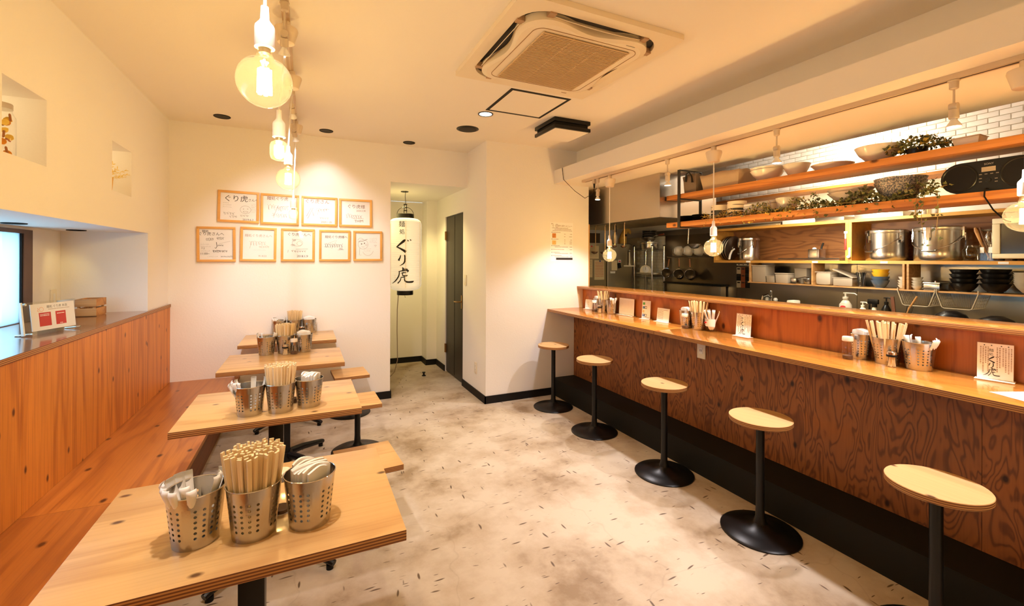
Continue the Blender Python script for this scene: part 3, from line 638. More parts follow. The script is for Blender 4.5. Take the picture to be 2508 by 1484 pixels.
tk = T('lighting_track', 'lighting track under the dropped ceiling over the counter', 'track', (2.555, 1.6, ZK))
MB().box(-0.019, 0.019, -2.6, 2.18, -0.024, -0.0003).build('rail', M_TRACK, tk); MB().box(-0.004, 0.004, -2.59, 2.14, -0.0246, -0.0241).build('slot', M_BLACK, tk)
GR = 'pendant bulbs over the counter'; ZT = ZK - 0.025
pendant(2.555, 3.345, ZT, 1.660, 'globe', 'globe bulb pendant over the far end of the counter', GR)
pendant(2.555, 2.187, ZT, 1.703, 'globe', 'globe bulb pendant over the middle of the counter', GR)
pendant(2.555, 0.722, ZT, 1.790, 'globe', 'globe bulb pendant cut off by the photo edge', GR)
GS = 'spotlights over the counter'
spot(2.555, 3.53, ZT, (2.50, 3.50, 0.9), 'track spotlight at the far end over the counter', GS, P_COUNTER, angle=2.0)
spot(2.555, 2.62, ZT, (2.58, 2.60, 0.9), 'track spotlight in front of the cooker hood', GS, P_COUNTER, angle=2.0)
spot(2.555, 1.735, ZT, (2.555, 1.72, 0.9), 'track spotlight in front of the shelf bowls', GS, P_COUNTER, angle=2.0)
spot(2.555, 0.935, ZT, (2.55, 0.93, 0.9), 'track spotlight nearest to the boombox', GS, P_COUNTER, angle=2.0)
cb = T('power_cable', 'thin black cable looping from the dropped ceiling to the track', 'cable', (2.475, 3.6, 2.2))
MB().tube([(-0.07, 0.33, 0.19), (-0.086, 0.318, 0.18), (-0.088, 0.29, 0.06), (-0.02, 0.18, -0.07), (0.02, 0.06, -0.155), (0.06, -0.01, -0.12), (0.073, -0.02, -0.062)], 0.0028, 6).build('flex', M_BLACK, cb)
MB().cyl((0.073, -0.02, -0.062), (0.073, -0.02, -0.02), 0.007, 0.011, 10).build('plug', M_BLACKS, cb)
MB().box(0.06, 0.09, -0.035, -0.005, -0.0199, 0.0205).build('track_coupler', M_SPOTW, cb)

# hidden working lights of the place
fl = T('fluorescent_fitting', 'bare fluorescent tube fitting washing the white brick wall', 'light', (4.25, 2.2, 2.555))
MB().box(-0.03, 0.03, -1.3, 1.3, 0.0, 0.0645).build('batten', M_WHITE, fl); MB().cyl((0, -1.28, -0.012), (0, 1.28, -0.012), 0.0115, n=10).build('tube', emitm('tube_glow', (1.0, 0.93, 0.80), 12.0), fl)

# ================================================================ tables and seats
TZ = 0.738
tb = T('dining_table', 'plywood table closest to the camera, its top cropped low', 'table', (-0.133, 1.415, 0), 0, 'pedestal tables')
def table_parts(t, d=0.55):
    MB().box(-0.368, 0.368, -d / 2, d / 2, TZ - 0.028, TZ, 0, 1, bev=0.002).build('table_top', [TABLE, EDGE], t)
    MB().box(-0.13, 0.13, -0.11, 0.11, TZ - 0.034, TZ - 0.0285).build('mounting_plate', M_BLACKS, t)
    MB().box(-0.032, 0.032, -0.032, 0.032, 0.062, TZ - 0.0345, bev=0.004).build('column', M_BLACKS, t)
    MB().lathe([(0, 0.098), (0.045, 0.095), (0.05, 0.06), (0.05, 0.030), (0, 0.030)], 16).build('hub', M_BLACKS, t)
    for k in range(4):
        a = PI / 4 + k * PI / 2; c, s_ = math.cos(a), math.sin(a)
        ft = MB().tube([(c * 0.04, s_ * 0.04, 0.075), (c * 0.15, s_ * 0.15, 0.068), (c * 0.34, s_ * 0.34, 0.034), (c * 0.355, s_ * 0.355, 0.030)], [0.026, 0.023, 0.0165, 0.014], 10).build('foot', M_BLACKS, t)
        MB().cyl((c * 0.33, s_ * 0.33, 0), (c * 0.33, s_ * 0.33, 0.02), 0.016, n=12).build('glide', M_BLACK, ft)
table_parts(tb)
for y, lab in ((2.442, 'plywood table second from the camera, three full steel cups on it'), (3.458, 'plywood table third from the camera'), (4.388, 'plywood table pushed against the back wall')):
    dup(tb, (-0.131, y, 0), 0, lab)
ls = T('low_stool', 'low stool with rectangular plywood seat beside the second table', 'stool', (0.295, 2.45, 0), math.radians(4), 'low stools at the tables')
MB().box(-0.15, 0.15, -0.17, 0.17, 0.352, 0.38, 0, 1, bev=0.002).build('seat', [SEATX, EDGE], ls)
MB().box(-0.07, 0.07, -0.07, 0.07, 0.345, 0.3515).build('seat_plate', M_BLACKS, ls)
TRUMPET = [(0, 0.3448), (0.021, 0.3448), (0.021, 0.12), (0.024, 0.07), (0.034, 0.045), (0.06, 0.030), (0.12, 0.019), (0.175, 0.012), (0.185, 0.006), (0.185, 0)]
MB().lathe([p for p in TRUMPET if p[1] >= 0.045 or p[0] == 0], 24).build('stem', M_BLACKS, ls)
MB().lathe([(0.034, 0.0449), (0.06, 0.030), (0.12, 0.019), (0.175, 0.012), (0.185, 0.006), (0.185, 0), (0, 0)], 36).build('base', M_BLACKS, ls)
dup(ls, (0.35, 3.49, 0), 0.03, 'low stool with rectangular plywood seat beside the third table')
dup(ls, (0.368, 4.37, 0), 0.06, 'low stool with rectangular plywood seat closest to the lantern alcove')
bs = T('bar_stool', 'round plywood bar stool farthest along the counter, by the white wall', 'stool', (2.188, 3.74, 0), 0.3, 'bar stools along the counter')
MB().lathe([(0, 0.583), (0.149, 0.583), (0.1505, 0.585), (0.1505, 0.605), (0.149, 0.607), (0, 0.607)], 48).build('seat', [SEAT], bs)
o = bs.children[0]; o.data.materials.append(EDGE)
for p in o.data.polygons:
    if abs(p.normal.z) < 0.3: p.material_index = 1
MB().lathe([(0, 0.5825), (0.07, 0.5825), (0.07, 0.566), (0, 0.566)], 20).build('seat_plate', M_BLACKS, bs)
MB().lathe([(0.0205, 0.5655), (0.0205, 0.13), (0.023, 0.08), (0.033, 0.05)], 24).build('stem', M_BLACKS, bs)
MB().lathe([(0.033, 0.0499), (0.06, 0.033), (0.12, 0.021), (0.18, 0.013), (0.191, 0.006), (0.191, 0), (0, 0)], 40).build('base', M_BLACKS, bs)
for (x, y, r, lab) in ((2.188, 3.06, 1.1, 'round plywood bar stool second from the white wall'), (2.188, 2.265, 0.1, 'round plywood bar stool third from the white wall'),
                       (2.18, 1.565, 0.4, 'round plywood bar stool fourth from the white wall'), (2.13, 0.825, 0.0, 'round plywood bar stool closest to the camera')):
    dup(bs, (x, y, 0), r, lab)

# ================================================================ tableware
def cup_mesh(rb=0.049, rt=0.0625, h=0.130):
    mb = MB(); cols, rows = 20, 6; z0, z1 = 0.022, 0.102
    R = lambda z: rb + (rt - rb) * z / h
    def P(a, z): return (R(z) * math.cos(a), R(z) * math.sin(a), z)
    n = cols * 2
    for za, zb in ((0, z0), (z1, h)):
        V = [P(2 * PI * i / n, z) for z in (za, zb) for i in range(n)]
        mb.add(V, [(i, (i + 1) % n, n + (i + 1) % n, n + i) for i in range(n)])
    dz = (z1 - z0) / rows; da = 2 * PI / cols
    for i in range(cols):
        blank = i % 5 == 4
        for j in range(rows):
            ac_, zc = (i + 0.5) * da, z0 + (j + 0.5) * dz
            sq = [(-0.5, -0.5), (0, -0.5), (0.5, -0.5), (0.5, 0), (0.5, 0.5), (0, 0.5), (-0.5, 0.5), (-0.5, 0)]
            if blank: mb.add([P(ac_ + q[0] * da, zc + q[1] * dz) for q in sq], [tuple(range(8))]); continue
            hr = 0.0036
            ring = [(math.cos(a) * hr, math.sin(a) * hr) for a in (math.radians(225 + 45 * k) for k in range(8))]
            V = [P(ac_ + q[0] * da, zc + q[1] * dz) for q in sq] + [P(ac_ + q[0] / R(zc), zc + q[1]) for q in ring]
            mb.add(V, [(k, (k + 1) % 8, 8 + (k + 1) % 8, 8 + k) for k in range(8)])
    return mb
_cup = None
def steel_cup(x, y, z, label, group, rz=0.0, s=1.0):
    global _cup
    if _cup is None:
        t = T('utensil_cup', label, 'cup', (x, y, z), rz, group)
        cup_mesh().build('perforated_body', M_STEEL, t, angle=60)
        MB().tube([(0.0628 * math.cos(2 * PI * i / 40), 0.0628 * math.sin(2 * PI * i / 40), 0.130) for i in range(40)], 0.0014, 6, closed=True).build('rim', M_CHROME, t)
        MB().lathe([(0.0487, 0.0005), (0.0475, 0.003), (0, 0.003)], 40).build('base_disc', M_STEEL, t)
        _cup = t
    else:
        t = dup(_cup, (x, y, z), rz, label, group)
    t.scale = (s, s, 1.0)
    return t
_stk = None
def chop_mesh():
    mb = MB(); L = 0.205
    for sgn in (-1, 1):
        V = []
        for z, w_, t_ in ((0, 0.0019, 0.0016), (0.12, 0.0023, 0.0021), (L, 0.0026, 0.0024)):
            c = sgn * (0.0026 if z > 0.1 else 0.0022)
            V += [(c - w_, -t_, z), (c + w_, -t_, z), (c + w_, t_, z), (c - w_, t_, z)]
        Fs = [(3, 2, 1, 0), (8, 9, 10, 11)]
        for r in range(2):
            for q in range(4): Fs.append((4 * r + q, 4 * r + (q + 1) % 4, 4 * r + 4 + (q + 1) % 4, 4 * r + 4 + q))
        mb.add(V, Fs)
    return mb
def chopsticks(x, y, z, n, label, group, r0=0.043, r1=0.064, jit=0.006, arc=None):
    global _stk
    for i in range(n):
        f = math.sqrt((i + 0.5) / n); a = i * 2.39996
        if arc: a = arc[0] + (arc[1] - arc[0]) * ((i * 0.618) % 1)
        p0 = Vector((math.cos(a) * f * r0, math.sin(a) * f * r0, 0.004 + random.uniform(0, 0.002)))
        p1 = Vector((math.cos(a) * f * r1, math.sin(a) * f * r1, 0.205)); p1.z += 0
        d = (p1 - p0).normalized()
        q = d.to_track_quat('Z', 'Y') @ Matrix.Rotation(random.uniform(0, PI), 3, 'Z').to_quaternion()
        if _stk is None:
            o = chop_mesh().build('chopstick_pair', CHOP, None, angle=20); _stk = o
        else:
            o = _stk.copy(); COL.objects.link(o)
        o.rotation_mode = 'QUATERNION'; o.rotation_quaternion = q
        o.location = Vector((x, y, z)) + p0 + Vector((0, 0, random.uniform(-0.001, jit)))
        tag(o, label, 'chopsticks', group)
_sp = None
def spoon_mesh():
    """white ramen spoon, handle up: a channelled handle curving forward, deep bowl below"""
    mb = MB(); rings = []
    path = [(0.0, 0.155, 0.0105, 0.002), (0.004, 0.150, 0.0115, 0.004), (0.004, 0.13, 0.0105, 0.0045), (0.001, 0.10, 0.0100, 0.0045), (-0.003, 0.07, 0.0105, 0.005), (-0.005, 0.05, 0.014, 0.008), (-0.006, 0.03, 0.0175, 0.012), (-0.006, 0.015, 0.015, 0.010), (-0.004, 0.006, 0.007, 0.004)]
    for y, z, w_, dp in path:
        rings.append([(math.sin(t) * w_, y + dp * (1 - math.cos(t * 1.0)) * -1.6 + dp, z) for t in [(-1.35 + 2.7 * k / 6) for k in range(7)]])
    V = [p for r in rings for p in r]; n = 7; Fs = []
    for i in range(len(rings) - 1):
        for k in range(n - 1): Fs.append((i * n + k, i * n + k + 1, (i + 1) * n + k + 1, (i + 1) * n + k))
    mb.add(V, Fs); mb.add([(p[0] * 0.86, p[1] + 0.0022, p[2]) for p in V], [f[::-1] for f in Fs])
    e = len(V); m = len(rings) * n
    edge = [i * n for i in range(len(rings))] ; edge2 = [i * n + n - 1 for i in range(len(rings))]
    base = len(mb.v) - 2 * e
    for ed, fl in ((edge, 0), (edge2, 1), (list(range(n)), 1), (list(range((len(rings) - 1) * n, m)), 0)):
        for a, b_ in zip(ed, ed[1:]):
            q = [base + a, base + b_, base + e + b_, base + e + a]; mb.f.append(q if not fl else q[::-1]); mb.m.append(0)
    return mb
def spoons(x, y, z, spec, label, group):
    """spec: list of (azimuth, radius at foot, lean radius at top, turn)"""
    global _sp
    for az, r0, r1, tw in spec:
        p0 = Vector((math.cos(az) * r0, math.sin(az) * r0, 0.005)); p1 = Vector((math.cos(az) * r1, math.sin(az) * r1, 0.155))
        d = (p1 - p0).normalized(); q = d.to_track_quat('Z', 'Y')
        u = Vector((math.cos(az + tw), math.sin(az + tw), 0)); yv = (u - d * u.dot(d)).normalized(); xv = yv.cross(d)
        R3 = Matrix((xv, yv, d)).transposed()
        if _sp is None: o = spoon_mesh().build('ramen_spoon', M_WHITE, None, angle=70); _sp = o
        else: o = _sp.copy(); COL.objects.link(o)
        o.rotation_mode = 'QUATERNION'; o.rotation_quaternion = R3.to_quaternion(); o.location = Vector((x, y, z)) + p0
        tag(o, label, 'spoon', group)
_np = None
def napkins(x, y, z, rz, label, group, s=1.0):
    """a wad of folded paper napkins standing in the cup"""
    global _np
    if _np is None:
        t = T('napkin_wad', label, 'napkins', (x, y, z), rz, group)
        for k in range(9):
            v = -0.036 + k * 0.009; hw = math.sqrt(max(0.0001, 0.046 ** 2 - v * v)); mb = MB(); V = []; n = 8
            for zz in (0, 1):
                for sd in (0, 1):
                    for i in range(n + 1):
                        u = -1 + 2 * i / n
                        bend = 0.006 * math.sin(u * 2 + k) + (0.0075 if sd else 0.0)
                        top = 0.145 + 0.008 * (1 - u * u) + 0.004 * math.sin(k * 1.7)
                        V.append((u * hw * (0.92 + 0.08 * zz), v * (0.9 + 0.1 * zz) + bend - 0.004, 0.006 if zz == 0 else top))
            m_ = n + 1; Fs = []
            for i in range(n):
                Fs += [(i, i + 1, 2 * m_ + i + 1, 2 * m_ + i), (m_ + i + 1, m_ + i, 3 * m_ + i, 3 * m_ + i + 1), (2 * m_ + i, 2 * m_ + i + 1, 3 * m_ + i + 1, 3 * m_ + i), (i + 1, i, m_ + i, m_ + i + 1)]
            Fs += [(0, 2 * m_, 3 * m_, m_), (n, m_ + n, 3 * m_ + n, 2 * m_ + n)]
            o = mb.add(V, Fs).build('napkin', M_PAPER, t, angle=50); fix_normals(o)
        _np = t; t.scale = (s, s, 1); return t
    t = dup(_np, (x, y, z), rz, label, group); t.scale = (s, s, 1); return t
M_SPICE = mat('brown_spice', (0.10, 0.05, 0.025), 0.9); M_CLEARLID = mat('frosted_lid', (0.72, 0.66, 0.58), 0.3)
def spice_jar(x, y, z, label, lidmat=None, h=0.112, fill=0.02):
    t = T('spice_jar', label, 'jar', (x, y, z))
    MB().lathe([(0, 0), (0.0235, 0), (0.0255, 0.003), (0.0255, h * 0.72), (0.021, h * 0.78), (0.021, h * 0.82)], 24).build('glass_body', M_GLASS, t, angle=60)
    MB().lathe([(0, 0.003), (0.0225, 0.003), (0.0225, fill), (0, fill + 0.002)], 20).build('spice', M_SPICE, t)
    pr = [(0, h), (0.022, h), (0.0245, h - 0.004), (0.025, h - 0.022), (0.0225, h - 0.024), (0.0225, h * 0.79), (0, h * 0.79)]
    MB().lathe(pr, 30).build('lid', lidmat or M_CLEARLID, t); return t
def toothpicks(x, y, z, label):
    t = T('toothpick_holder', label, 'toothpick holder', (x, y, z))
    MB().lathe([(0, 0), (0.019, 0), (0.0205, 0.003), (0.0205, 0.054), (0.0185, 0.056)], 20).build('glass_body', M_GLASS, t, angle=60)
    MB().lathe([(0.0212, 0.050), (0.0212, 0.058), (0.0195, 0.060)], 20).build('seal_ring', M_BLACK, t)
    MB().lathe([(0.0205, 0.0602), (0.0205, 0.072), (0.017, 0.076), (0, 0.077)], 20).build('cap', M_CHROME, t)
    mb = MB()
    for i in range(26):
        a = i * 2.4; f = math.sqrt((i + 0.5) / 26) * 0.016
        mb.cyl((math.cos(a) * f, math.sin(a) * f, 0.002), (math.cos(a + 0.5) * f * 0.7 + 0.004, math.sin(a + 0.5) * f * 0.7, 0.049), 0.0011, n=5)
    o = mb.build('toothpicks', CHOP, t); o['kind'] = 'stuff'; return t
def fan(n, a0, a1, r0, r1, tw=0.0, seed=0):
    rr = random.Random(seed)
    return [(a0 + (a1 - a0) * (i + 0.5) / n, r0 * rr.uniform(0.55, 1), r1 * rr.uniform(0.75, 1.08), tw + rr.uniform(-0.5, 0.5)) for i in range(n)]
GC = 'perforated steel cups'
z = TZ + 0.0004
# nearest table
steel_cup(-0.245, 1.315, z, 'perforated steel cup of white spoons on the table closest to the camera', GC)
spoons(-0.245, 1.315, z, fan(10, 1.9, 4.9, 0.022, 0.068, 0, 3) + fan(3, -0.6, 0.9, 0.02, 0.06, 0, 4), 'white ramen spoon in the steel cup on the table closest to the camera', 'spoons on the closest table')
steel_cup(-0.118, 1.29, z, 'perforated steel cup packed with chopsticks on the table closest to the camera', GC, 0.7)
chopsticks(-0.118, 1.29, z, 74, 'wooden chopsticks in the steel cup on the table closest to the camera', 'chopsticks on the closest table', 0.044, 0.069)
steel_cup(0.010, 1.285, z, 'perforated steel cup of napkins on the table closest to the camera', GC, 0.4)
napkins(0.010, 1.285, z, 0.5, 'white napkin wad in the steel cup on the table closest to the camera', 'napkin wads in cups')
spice_jar(-0.060, 1.365, z, 'glass spice jar between the cups on the table closest to the camera', fill=0.012)
# second table
steel_cup(-0.227, 2.285, z, 'perforated steel cup of white spoons on the second table', GC)
spoons(-0.227, 2.285, z, fan(6, 2.3, 4.2, 0.022, 0.078, 0, 5) + [(1.2, 0.02, 0.03, 0.4), (0.2, 0.03, 0.056, 0.2)], 'white ramen spoon in the steel cup on the second table', 'spoons on the second table')
steel_cup(-0.105, 2.275, z, 'perforated steel cup packed with chopsticks on the second table', GC, 0.5)
chopsticks(-0.105, 2.275, z, 66, 'wooden chopsticks in the steel cup on the second table', 'chopsticks on the second table', 0.044, 0.0665)
steel_cup(0.012, 2.305, z, 'perforated steel cup of napkins on the second table', GC, 0.3)
napkins(0.020, 2.305, z, 0.9, 'white napkin wad in the steel cup on the second table', 'napkin wads in cups', 0.9)
spice_jar(-0.050, 2.385, z, 'glass spice jar half hidden between the cups on the second table')
# third table
steel_cup(-0.262, 3.665, z, 'perforated steel cup of wrapped spoons on the third table', GC)
spoons(-0.262, 3.665, z, fan(5, -0.5, 1.0, 0.02, 0.068, 0, 7) + [(2.8, 0.03, 0.06, 0.0), (3.6, 0.01, 0.03, 0.0)], 'white ramen spoon in the steel cup on the third table', 'spoons on the third table')
steel_cup(-0.143, 3.685, z, 'perforated steel cup packed with chopsticks on the third table', GC, 1.2)
chopsticks(-0.143, 3.685, z, 46, 'wooden chopsticks in the steel cup on the third table', 'chopsticks on the third table', 0.043, 0.066)
steel_cup(-0.018, 3.680, z, 'perforated steel cup of napkins on the third table', GC, 0.2)
napkins(-0.018, 3.680, z, 0.2, 'white napkin wad in the steel cup on the third table', 'napkin wads in cups')
spice_jar(-0.082, 3.600, z, 'glass spice jar standing in front of the third table cups')
toothpicks(-0.138, 3.590, z, 'small glass toothpick holder on the third table')
# wall table
steel_cup(-0.228, 4.585, z, 'perforated steel cup of white spoons on the table against the back wall', GC, 0.9, 0.97)
spoons(-0.228, 4.585, z, fan(6, 2.0, 4.4, 0.022, 0.066, 0, 9) + fan(2, -0.4, 0.6, 0.02, 0.05, 0, 10), 'white ramen spoon in the steel cup on the table against the back wall', 'spoons on the wall table')
steel_cup(-0.100, 4.590, z, 'perforated steel cup packed with chopsticks on the table against the back wall', GC, 0.3)
chopsticks(-0.100, 4.590, z, 36, 'wooden chopsticks in the steel cup on the table against the back wall', 'chopsticks on the wall table', 0.042, 0.064)
steel_cup(0.026, 4.585, z, 'perforated steel cup of napkins on the table against the back wall', GC, 0.6)
napkins(0.026, 4.585, z, 0.1, 'white napkin wad in the steel cup on the table against the back wall', 'napkin wads in cups')
toothpicks(-0.038, 4.500, z, 'small glass toothpick holder on the table against the back wall')
spice_jar(-0.166, 4.520, z, 'glass spice jar on the table against the back wall')
# counter, nearest set
z = 0.9145
steel_cup(2.688, 1.352, z, 'steel cup of napkins in the counter set closest to the camera', GC, 0, 0.82)
napkins(2.688, 1.352, z, 1.6, 'white napkin wad in the counter set closest to the camera', 'napkin wads in cups', 0.8)
steel_cup(2.672, 1.230, z, 'steel cup of chopsticks in the counter set closest to the camera', GC, 0.5, 0.98)
chopsticks(2.672, 1.230, z, 30, 'wooden chopsticks in the counter set closest to the camera', 'chopsticks on the counter, close set', 0.040, 0.085)
steel_cup(2.668, 1.100, z, 'steel cup of white spoons in the counter set closest to the camera', GC, 0.2, 1.0)
spoons(2.668, 1.100, z, fan(4, -2.1, -0.9, 0.02, 0.076, 0, 11) + [(2.2, 0.03, 0.045, 1.0), (1.0, 0.03, 0.04, 1.0), (3.4, 0.01, 0.03, 0.5)], 'white ramen spoon in the counter set closest to the camera', 'spoons on the counter, close set')
spice_jar(2.600, 1.372, z, 'glass spice jar with clear lid in the counter set closest to the camera', h=0.118, fill=0.018)
toothpicks(2.600, 1.178, z, 'small glass toothpick holder in front of the closest counter cups')
# counter, middle set
steel_cup(2.690, 2.552, z, 'steel cup of napkins in the middle counter set', GC, 0, 0.86)
napkins(2.690, 2.552, z, 1.6, 'white napkin wad in the middle counter set', 'napkin wads in cups', 0.84)
steel_cup(2.688, 2.432, z, 'steel cup of chopsticks in the middle counter set', GC, 0.5, 0.92)
chopsticks(2.688, 2.432, z, 30, 'wooden chopsticks in the middle counter set', 'chopsticks on the counter, middle set', 0.040, 0.078)
spice_jar(2.622, 2.502, z, 'glass spice jar in the middle counter set')
g = T('whisky_glass', 'printed whisky glass full of white spoons on the counter', 'glass', (2.690, 2.318, z))
MB().lathe([(0, 0), (0.035, 0), (0.037, 0.01), (0.047, 0.132)], 28).build('glass_body', M_GLASS, g, angle=60)
lab = MB(); n = 12
lab.add([((0.0385 + 0.0085 * t) * math.cos(PI + 1.35 - 2.7 * i / n), (0.0385 + 0.0085 * t) * math.sin(PI + 1.35 - 2.7 * i / n), 0.012 + 0.118 * t) for t in (0.22, 0.68) for i in range(n + 1)], [(i, i + 1, n + 2 + i, n + 1 + i) for i in range(n)])
lb = lab.build('printed_label', M_PAPER, g)
mp = Mpl((-0.0475, 0.012, 0.083), (0.25, -1, 0), (-0.09, 0, 1)); mb = MB(); put_text(mb, 'JIM BEAM', 0, 0, 0.0105, 0.0004, 0, 0, mp); mb.build('lettering', M_INK, lb)
MB().lathe([(0, 0.0005), (0.0085, 0.0005)], 16, sy=0.8, M=Mpl((-0.0465, 0.012, 0.066), (0.25, -1, 0), (-0.09, 0, 1))).build('red_seal', M_RED, lb)
MB().box(-0.009, 0.009, -0.0008, 0.0008, 0.0003, 0.0006, M=Mpl((-0.0452, 0.010, 0.051), (0.25, -1, 0), (-0.09, 0, 1))).build('small_print', M_GREYINK, lb)
spoons(2.690, 2.318, z, fan(7, 0, 5.4, 0.014, 0.052, 0, 13), 'white ramen spoon in the printed whisky glass', 'spoons in the whisky glass')
# counter, far set
steel_cup(2.690, 3.710, z, 'steel cup of napkins in the far counter set', GC, 0, 0.74)
napkins(2.690, 3.710, z, 1.6, 'white napkin wad in the far counter set', 'napkin wads in cups', 0.72)
steel_cup(2.682, 3.600, z, 'steel cup of chopsticks in the far counter set', GC, 0.5, 0.78)
chopsticks(2.682, 3.600, z, 16, 'wooden chopsticks in the far counter set', 'chopsticks on the counter, far set', 0.03, 0.07)
steel_cup(2.688, 3.485, z, 'steel cup of wrapped spoons in the far counter set', GC, 0.2, 0.86)
spoons(2.688, 3.485, z, fan(5, -2.6, -0.4, 0.02, 0.058, 0, 15), 'white ramen spoon in the far counter set', 'spoons on the counter, far set')
spice_jar(2.630, 3.685, z, 'glass spice jar in the far counter set', M_WHITE)
toothpicks(2.622, 3.585, z, 'small glass toothpick holder in the far counter set')

# ================================================================ paper lantern
LX, LY = 1.045, 5.21
ln = T('paper_lantern', 'tall white paper lantern with black brush lettering in the alcove', 'lantern', (LX, LY, 1.02))
RL = 0.188
prof = []
NR = 40
for i in range(NR * 2 + 1):
    t = i / (NR * 2); z = 0.052 + t * 0.842
    e = min(t, 1 - t); r = RL if e > 0.09 else 0.098 + (RL - 0.098) * math.sqrt(max(0, 1 - (1 - e / 0.09) ** 2))
    prof.append((r - (0.0022 if i % 2 else 0.0), z))
m, nt, b = principled('lit_paper'); N = nt.nodes; L = nt.links
tc = N.new('ShaderNodeTexCoord'); sx = N.new('ShaderNodeSeparateXYZ'); L.new(tc.outputs['Object'], sx.inputs[0])
b.inputs['Base Color'].default_value = (0.85, 0.80, 0.68, 1); b.inputs['Roughness'].default_value = 0.8
b.inputs['Emission Color'].default_value = (1.0, 0.86, 0.55, 1); b.inputs['Emission Strength'].default_value = 0.75
MB().lathe(prof, 48).build('paper_shade', m, ln, angle=15)
mb = MB()
for k in range(6):
    a = k * PI / 3 + 0.35; mb.tube([(math.cos(a) * (r + 0.001), math.sin(a) * (r + 0.001), z) for r, z in prof[::4]], 0.0022, 5)
mb.build('paper_seam', mat('lantern_seam', (0.80, 0.62, 0.36), 0.8), ln)
MB().lathe([(0.080, 0.893), (0.097, 0.893), (0.099, 0.897), (0.099, 0.943), (0.092, 0.945), (0.088, 0.93), (0.080, 0.93)], 40).build('upper_hoop', M_BLACKS, ln)
MB().lathe([(0, 0.004), (0.090, 0.0), (0.093, 0.004), (0.093, 0.052), (0.080, 0.053)], 40).build('lower_hoop', M_BLACKS, ln)
MB().tube([(math.cos(t) * 0.095, 0, 0.94 + math.sin(t) * 0.085) for t in [PI * i / 14 for i in range(15)]], 0.0028, 6).build('wire_bail', M_BLACKS, ln)
hk = MB()
for sx_ in (-1, 1):
    hk.cyl((sx_ * 0.016, 0, 0.93), (sx_ * 0.012, 0, 1.055), 0.004, n=6)
for zz in (0.985, 1.02, 1.055): hk.box(-0.020, 0.020, -0.006, 0.006, zz - 0.005, zz + 0.005)
hk.tube([(0, 0, 1.055), (0.004, 0, 1.08), (0, 0, 1.11), (-0.003, 0, 1.15), (0.003, 0, 1.2155)], 0.003, 6).build('ceiling_hook', M_BLACKS, ln)
MB().tube([(0.0, 0.0, 0.0), (0.0, 0.012, -0.018), (0.006, 0, -0.03), (-0.005, -0.004, -0.026)], 0.0018, 5).build('lower_ring', M_BLACKS, ln)
def on_lantern(mb_, a0, name, m_, par):
    """wrap flat lettering (x in metres along the arc, y up) round the lantern"""
    out = MB(); out.f = mb_.f; out.m = mb_.m
    rr = RL + 0.0016
    out.v = [(rr * math.sin(a0 + p[0] / rr), -rr * math.cos(a0 + p[0] / rr), p[1]) for p in mb_.v]
    return out.build(name, m_, par, angle=0)
def brush(mb_, pts, wd, cx, cy, sx_, sy_, seg=6):
    P = [Vector((cx + p[0] * sx_, cy + p[1] * sy_, 0)) for p in pts]; Q = []; W = []
    n = len(P)
    for i in range(n - 1):
        p0, p1, p2, p3 = P[max(i - 1, 0)], P[i], P[i + 1], P[min(i + 2, n - 1)]
        for k in range(seg):
            t = k / seg; t2, t3 = t * t, t * t * t
            Q.append(0.5 * ((2 * p1) + (p2 - p0) * t + (2 * p0 - 5 * p1 + 4 * p2 - p3) * t2 + (3 * p1 - p0 - 3 * p2 + p3) * t3)); W.append(wd[i] + (wd[i + 1] - wd[i]) * t)
    Q.append(P[-1]); W.append(wd[-1]); mb_.ribbon(Q, W)
def kana_gu(mb_, cx, cy, s, w_):
    brush(mb_, [(0.30, 0.50), (0.18, 0.36), (-0.28, -0.02), (-0.38, -0.12)], [w_ * .5, w_ * 1.5, w_ * .8, w_ * .7], cx, cy, s, s)
    brush(mb_, [(-0.40, -0.08), (-0.10, -0.20), (0.18, -0.36), (0.36, -0.48)], [w_ * .5, w_ * .9, w_ * 1.3, w_ * 1.5], cx, cy, s, s)
    brush(mb_, [(0.46, 0.46), (0.55, 0.36)], [w_ * .3, w_ * .8], cx, cy, s, s, 3); brush(mb_, [(0.66, 0.52), (0.76, 0.42)], [w_ * .3, w_ * .8], cx, cy, s, s, 3)
def kana_ri(mb_, cx, cy, s, w_):
    brush(mb_, [(-0.12, 0.46), (-0.20, 0.20), (-0.30, 0.02), (-0.20, -0.02)], [w_ * .5, w_ * .9, w_ * 1.2, w_ * .4], cx, cy, s, s)
    brush(mb_, [(0.22, 0.48), (0.26, 0.10), (0.16, -0.26), (-0.22, -0.52)], [w_ * .7, w_ * 1.1, w_ * .9, w_ * .25], cx, cy, s, s)
def kanji_tora(mb_, cx, cy, s, w_):
    B = lambda p, wd: brush(mb_, p, [w_ * q for q in wd], cx, cy, s, s, 5)
    B([(0.04, 0.56), (0.10, 0.46), (0.06, 0.32)], [.4, 1.2, .8]); B([(0.10, 0.42), (0.28, 0.44), (0.40, 0.42)], [.5, .8, .6])
    B([(-0.22, 0.27), (0.1, 0.33), (0.44, 0.34), (0.36, 0.22)], [.5, .8, 1.0, .4])
    B([(-0.16, 0.28), (-0.20, -0.02), (-0.42, -0.34), (-0.74, -0.56)], [.6, .9, .9, .25])
    B([(-0.04, 0.16), (0.22, 0.20), (0.30, 0.18)], [.4, .7, .5]); B([(0.10, 0.26), (0.06, 0.02), (0.30, -0.02), (0.40, 0.02)], [.5, .7, .9, .4])
    B([(-0.06, -0.12), (0.22, -0.10)], [.5, .8]); B([(-0.04, -0.14), (-0.10, -0.34), (-0.28, -0.54)], [.5, .7, .8])
    B([(0.20, -0.12), (0.20, -0.32), (0.36, -0.44), (0.72, -0.44), (0.84, -0.38)], [.4, .8, 1.2, 1.3, .3])
A0 = -0.40
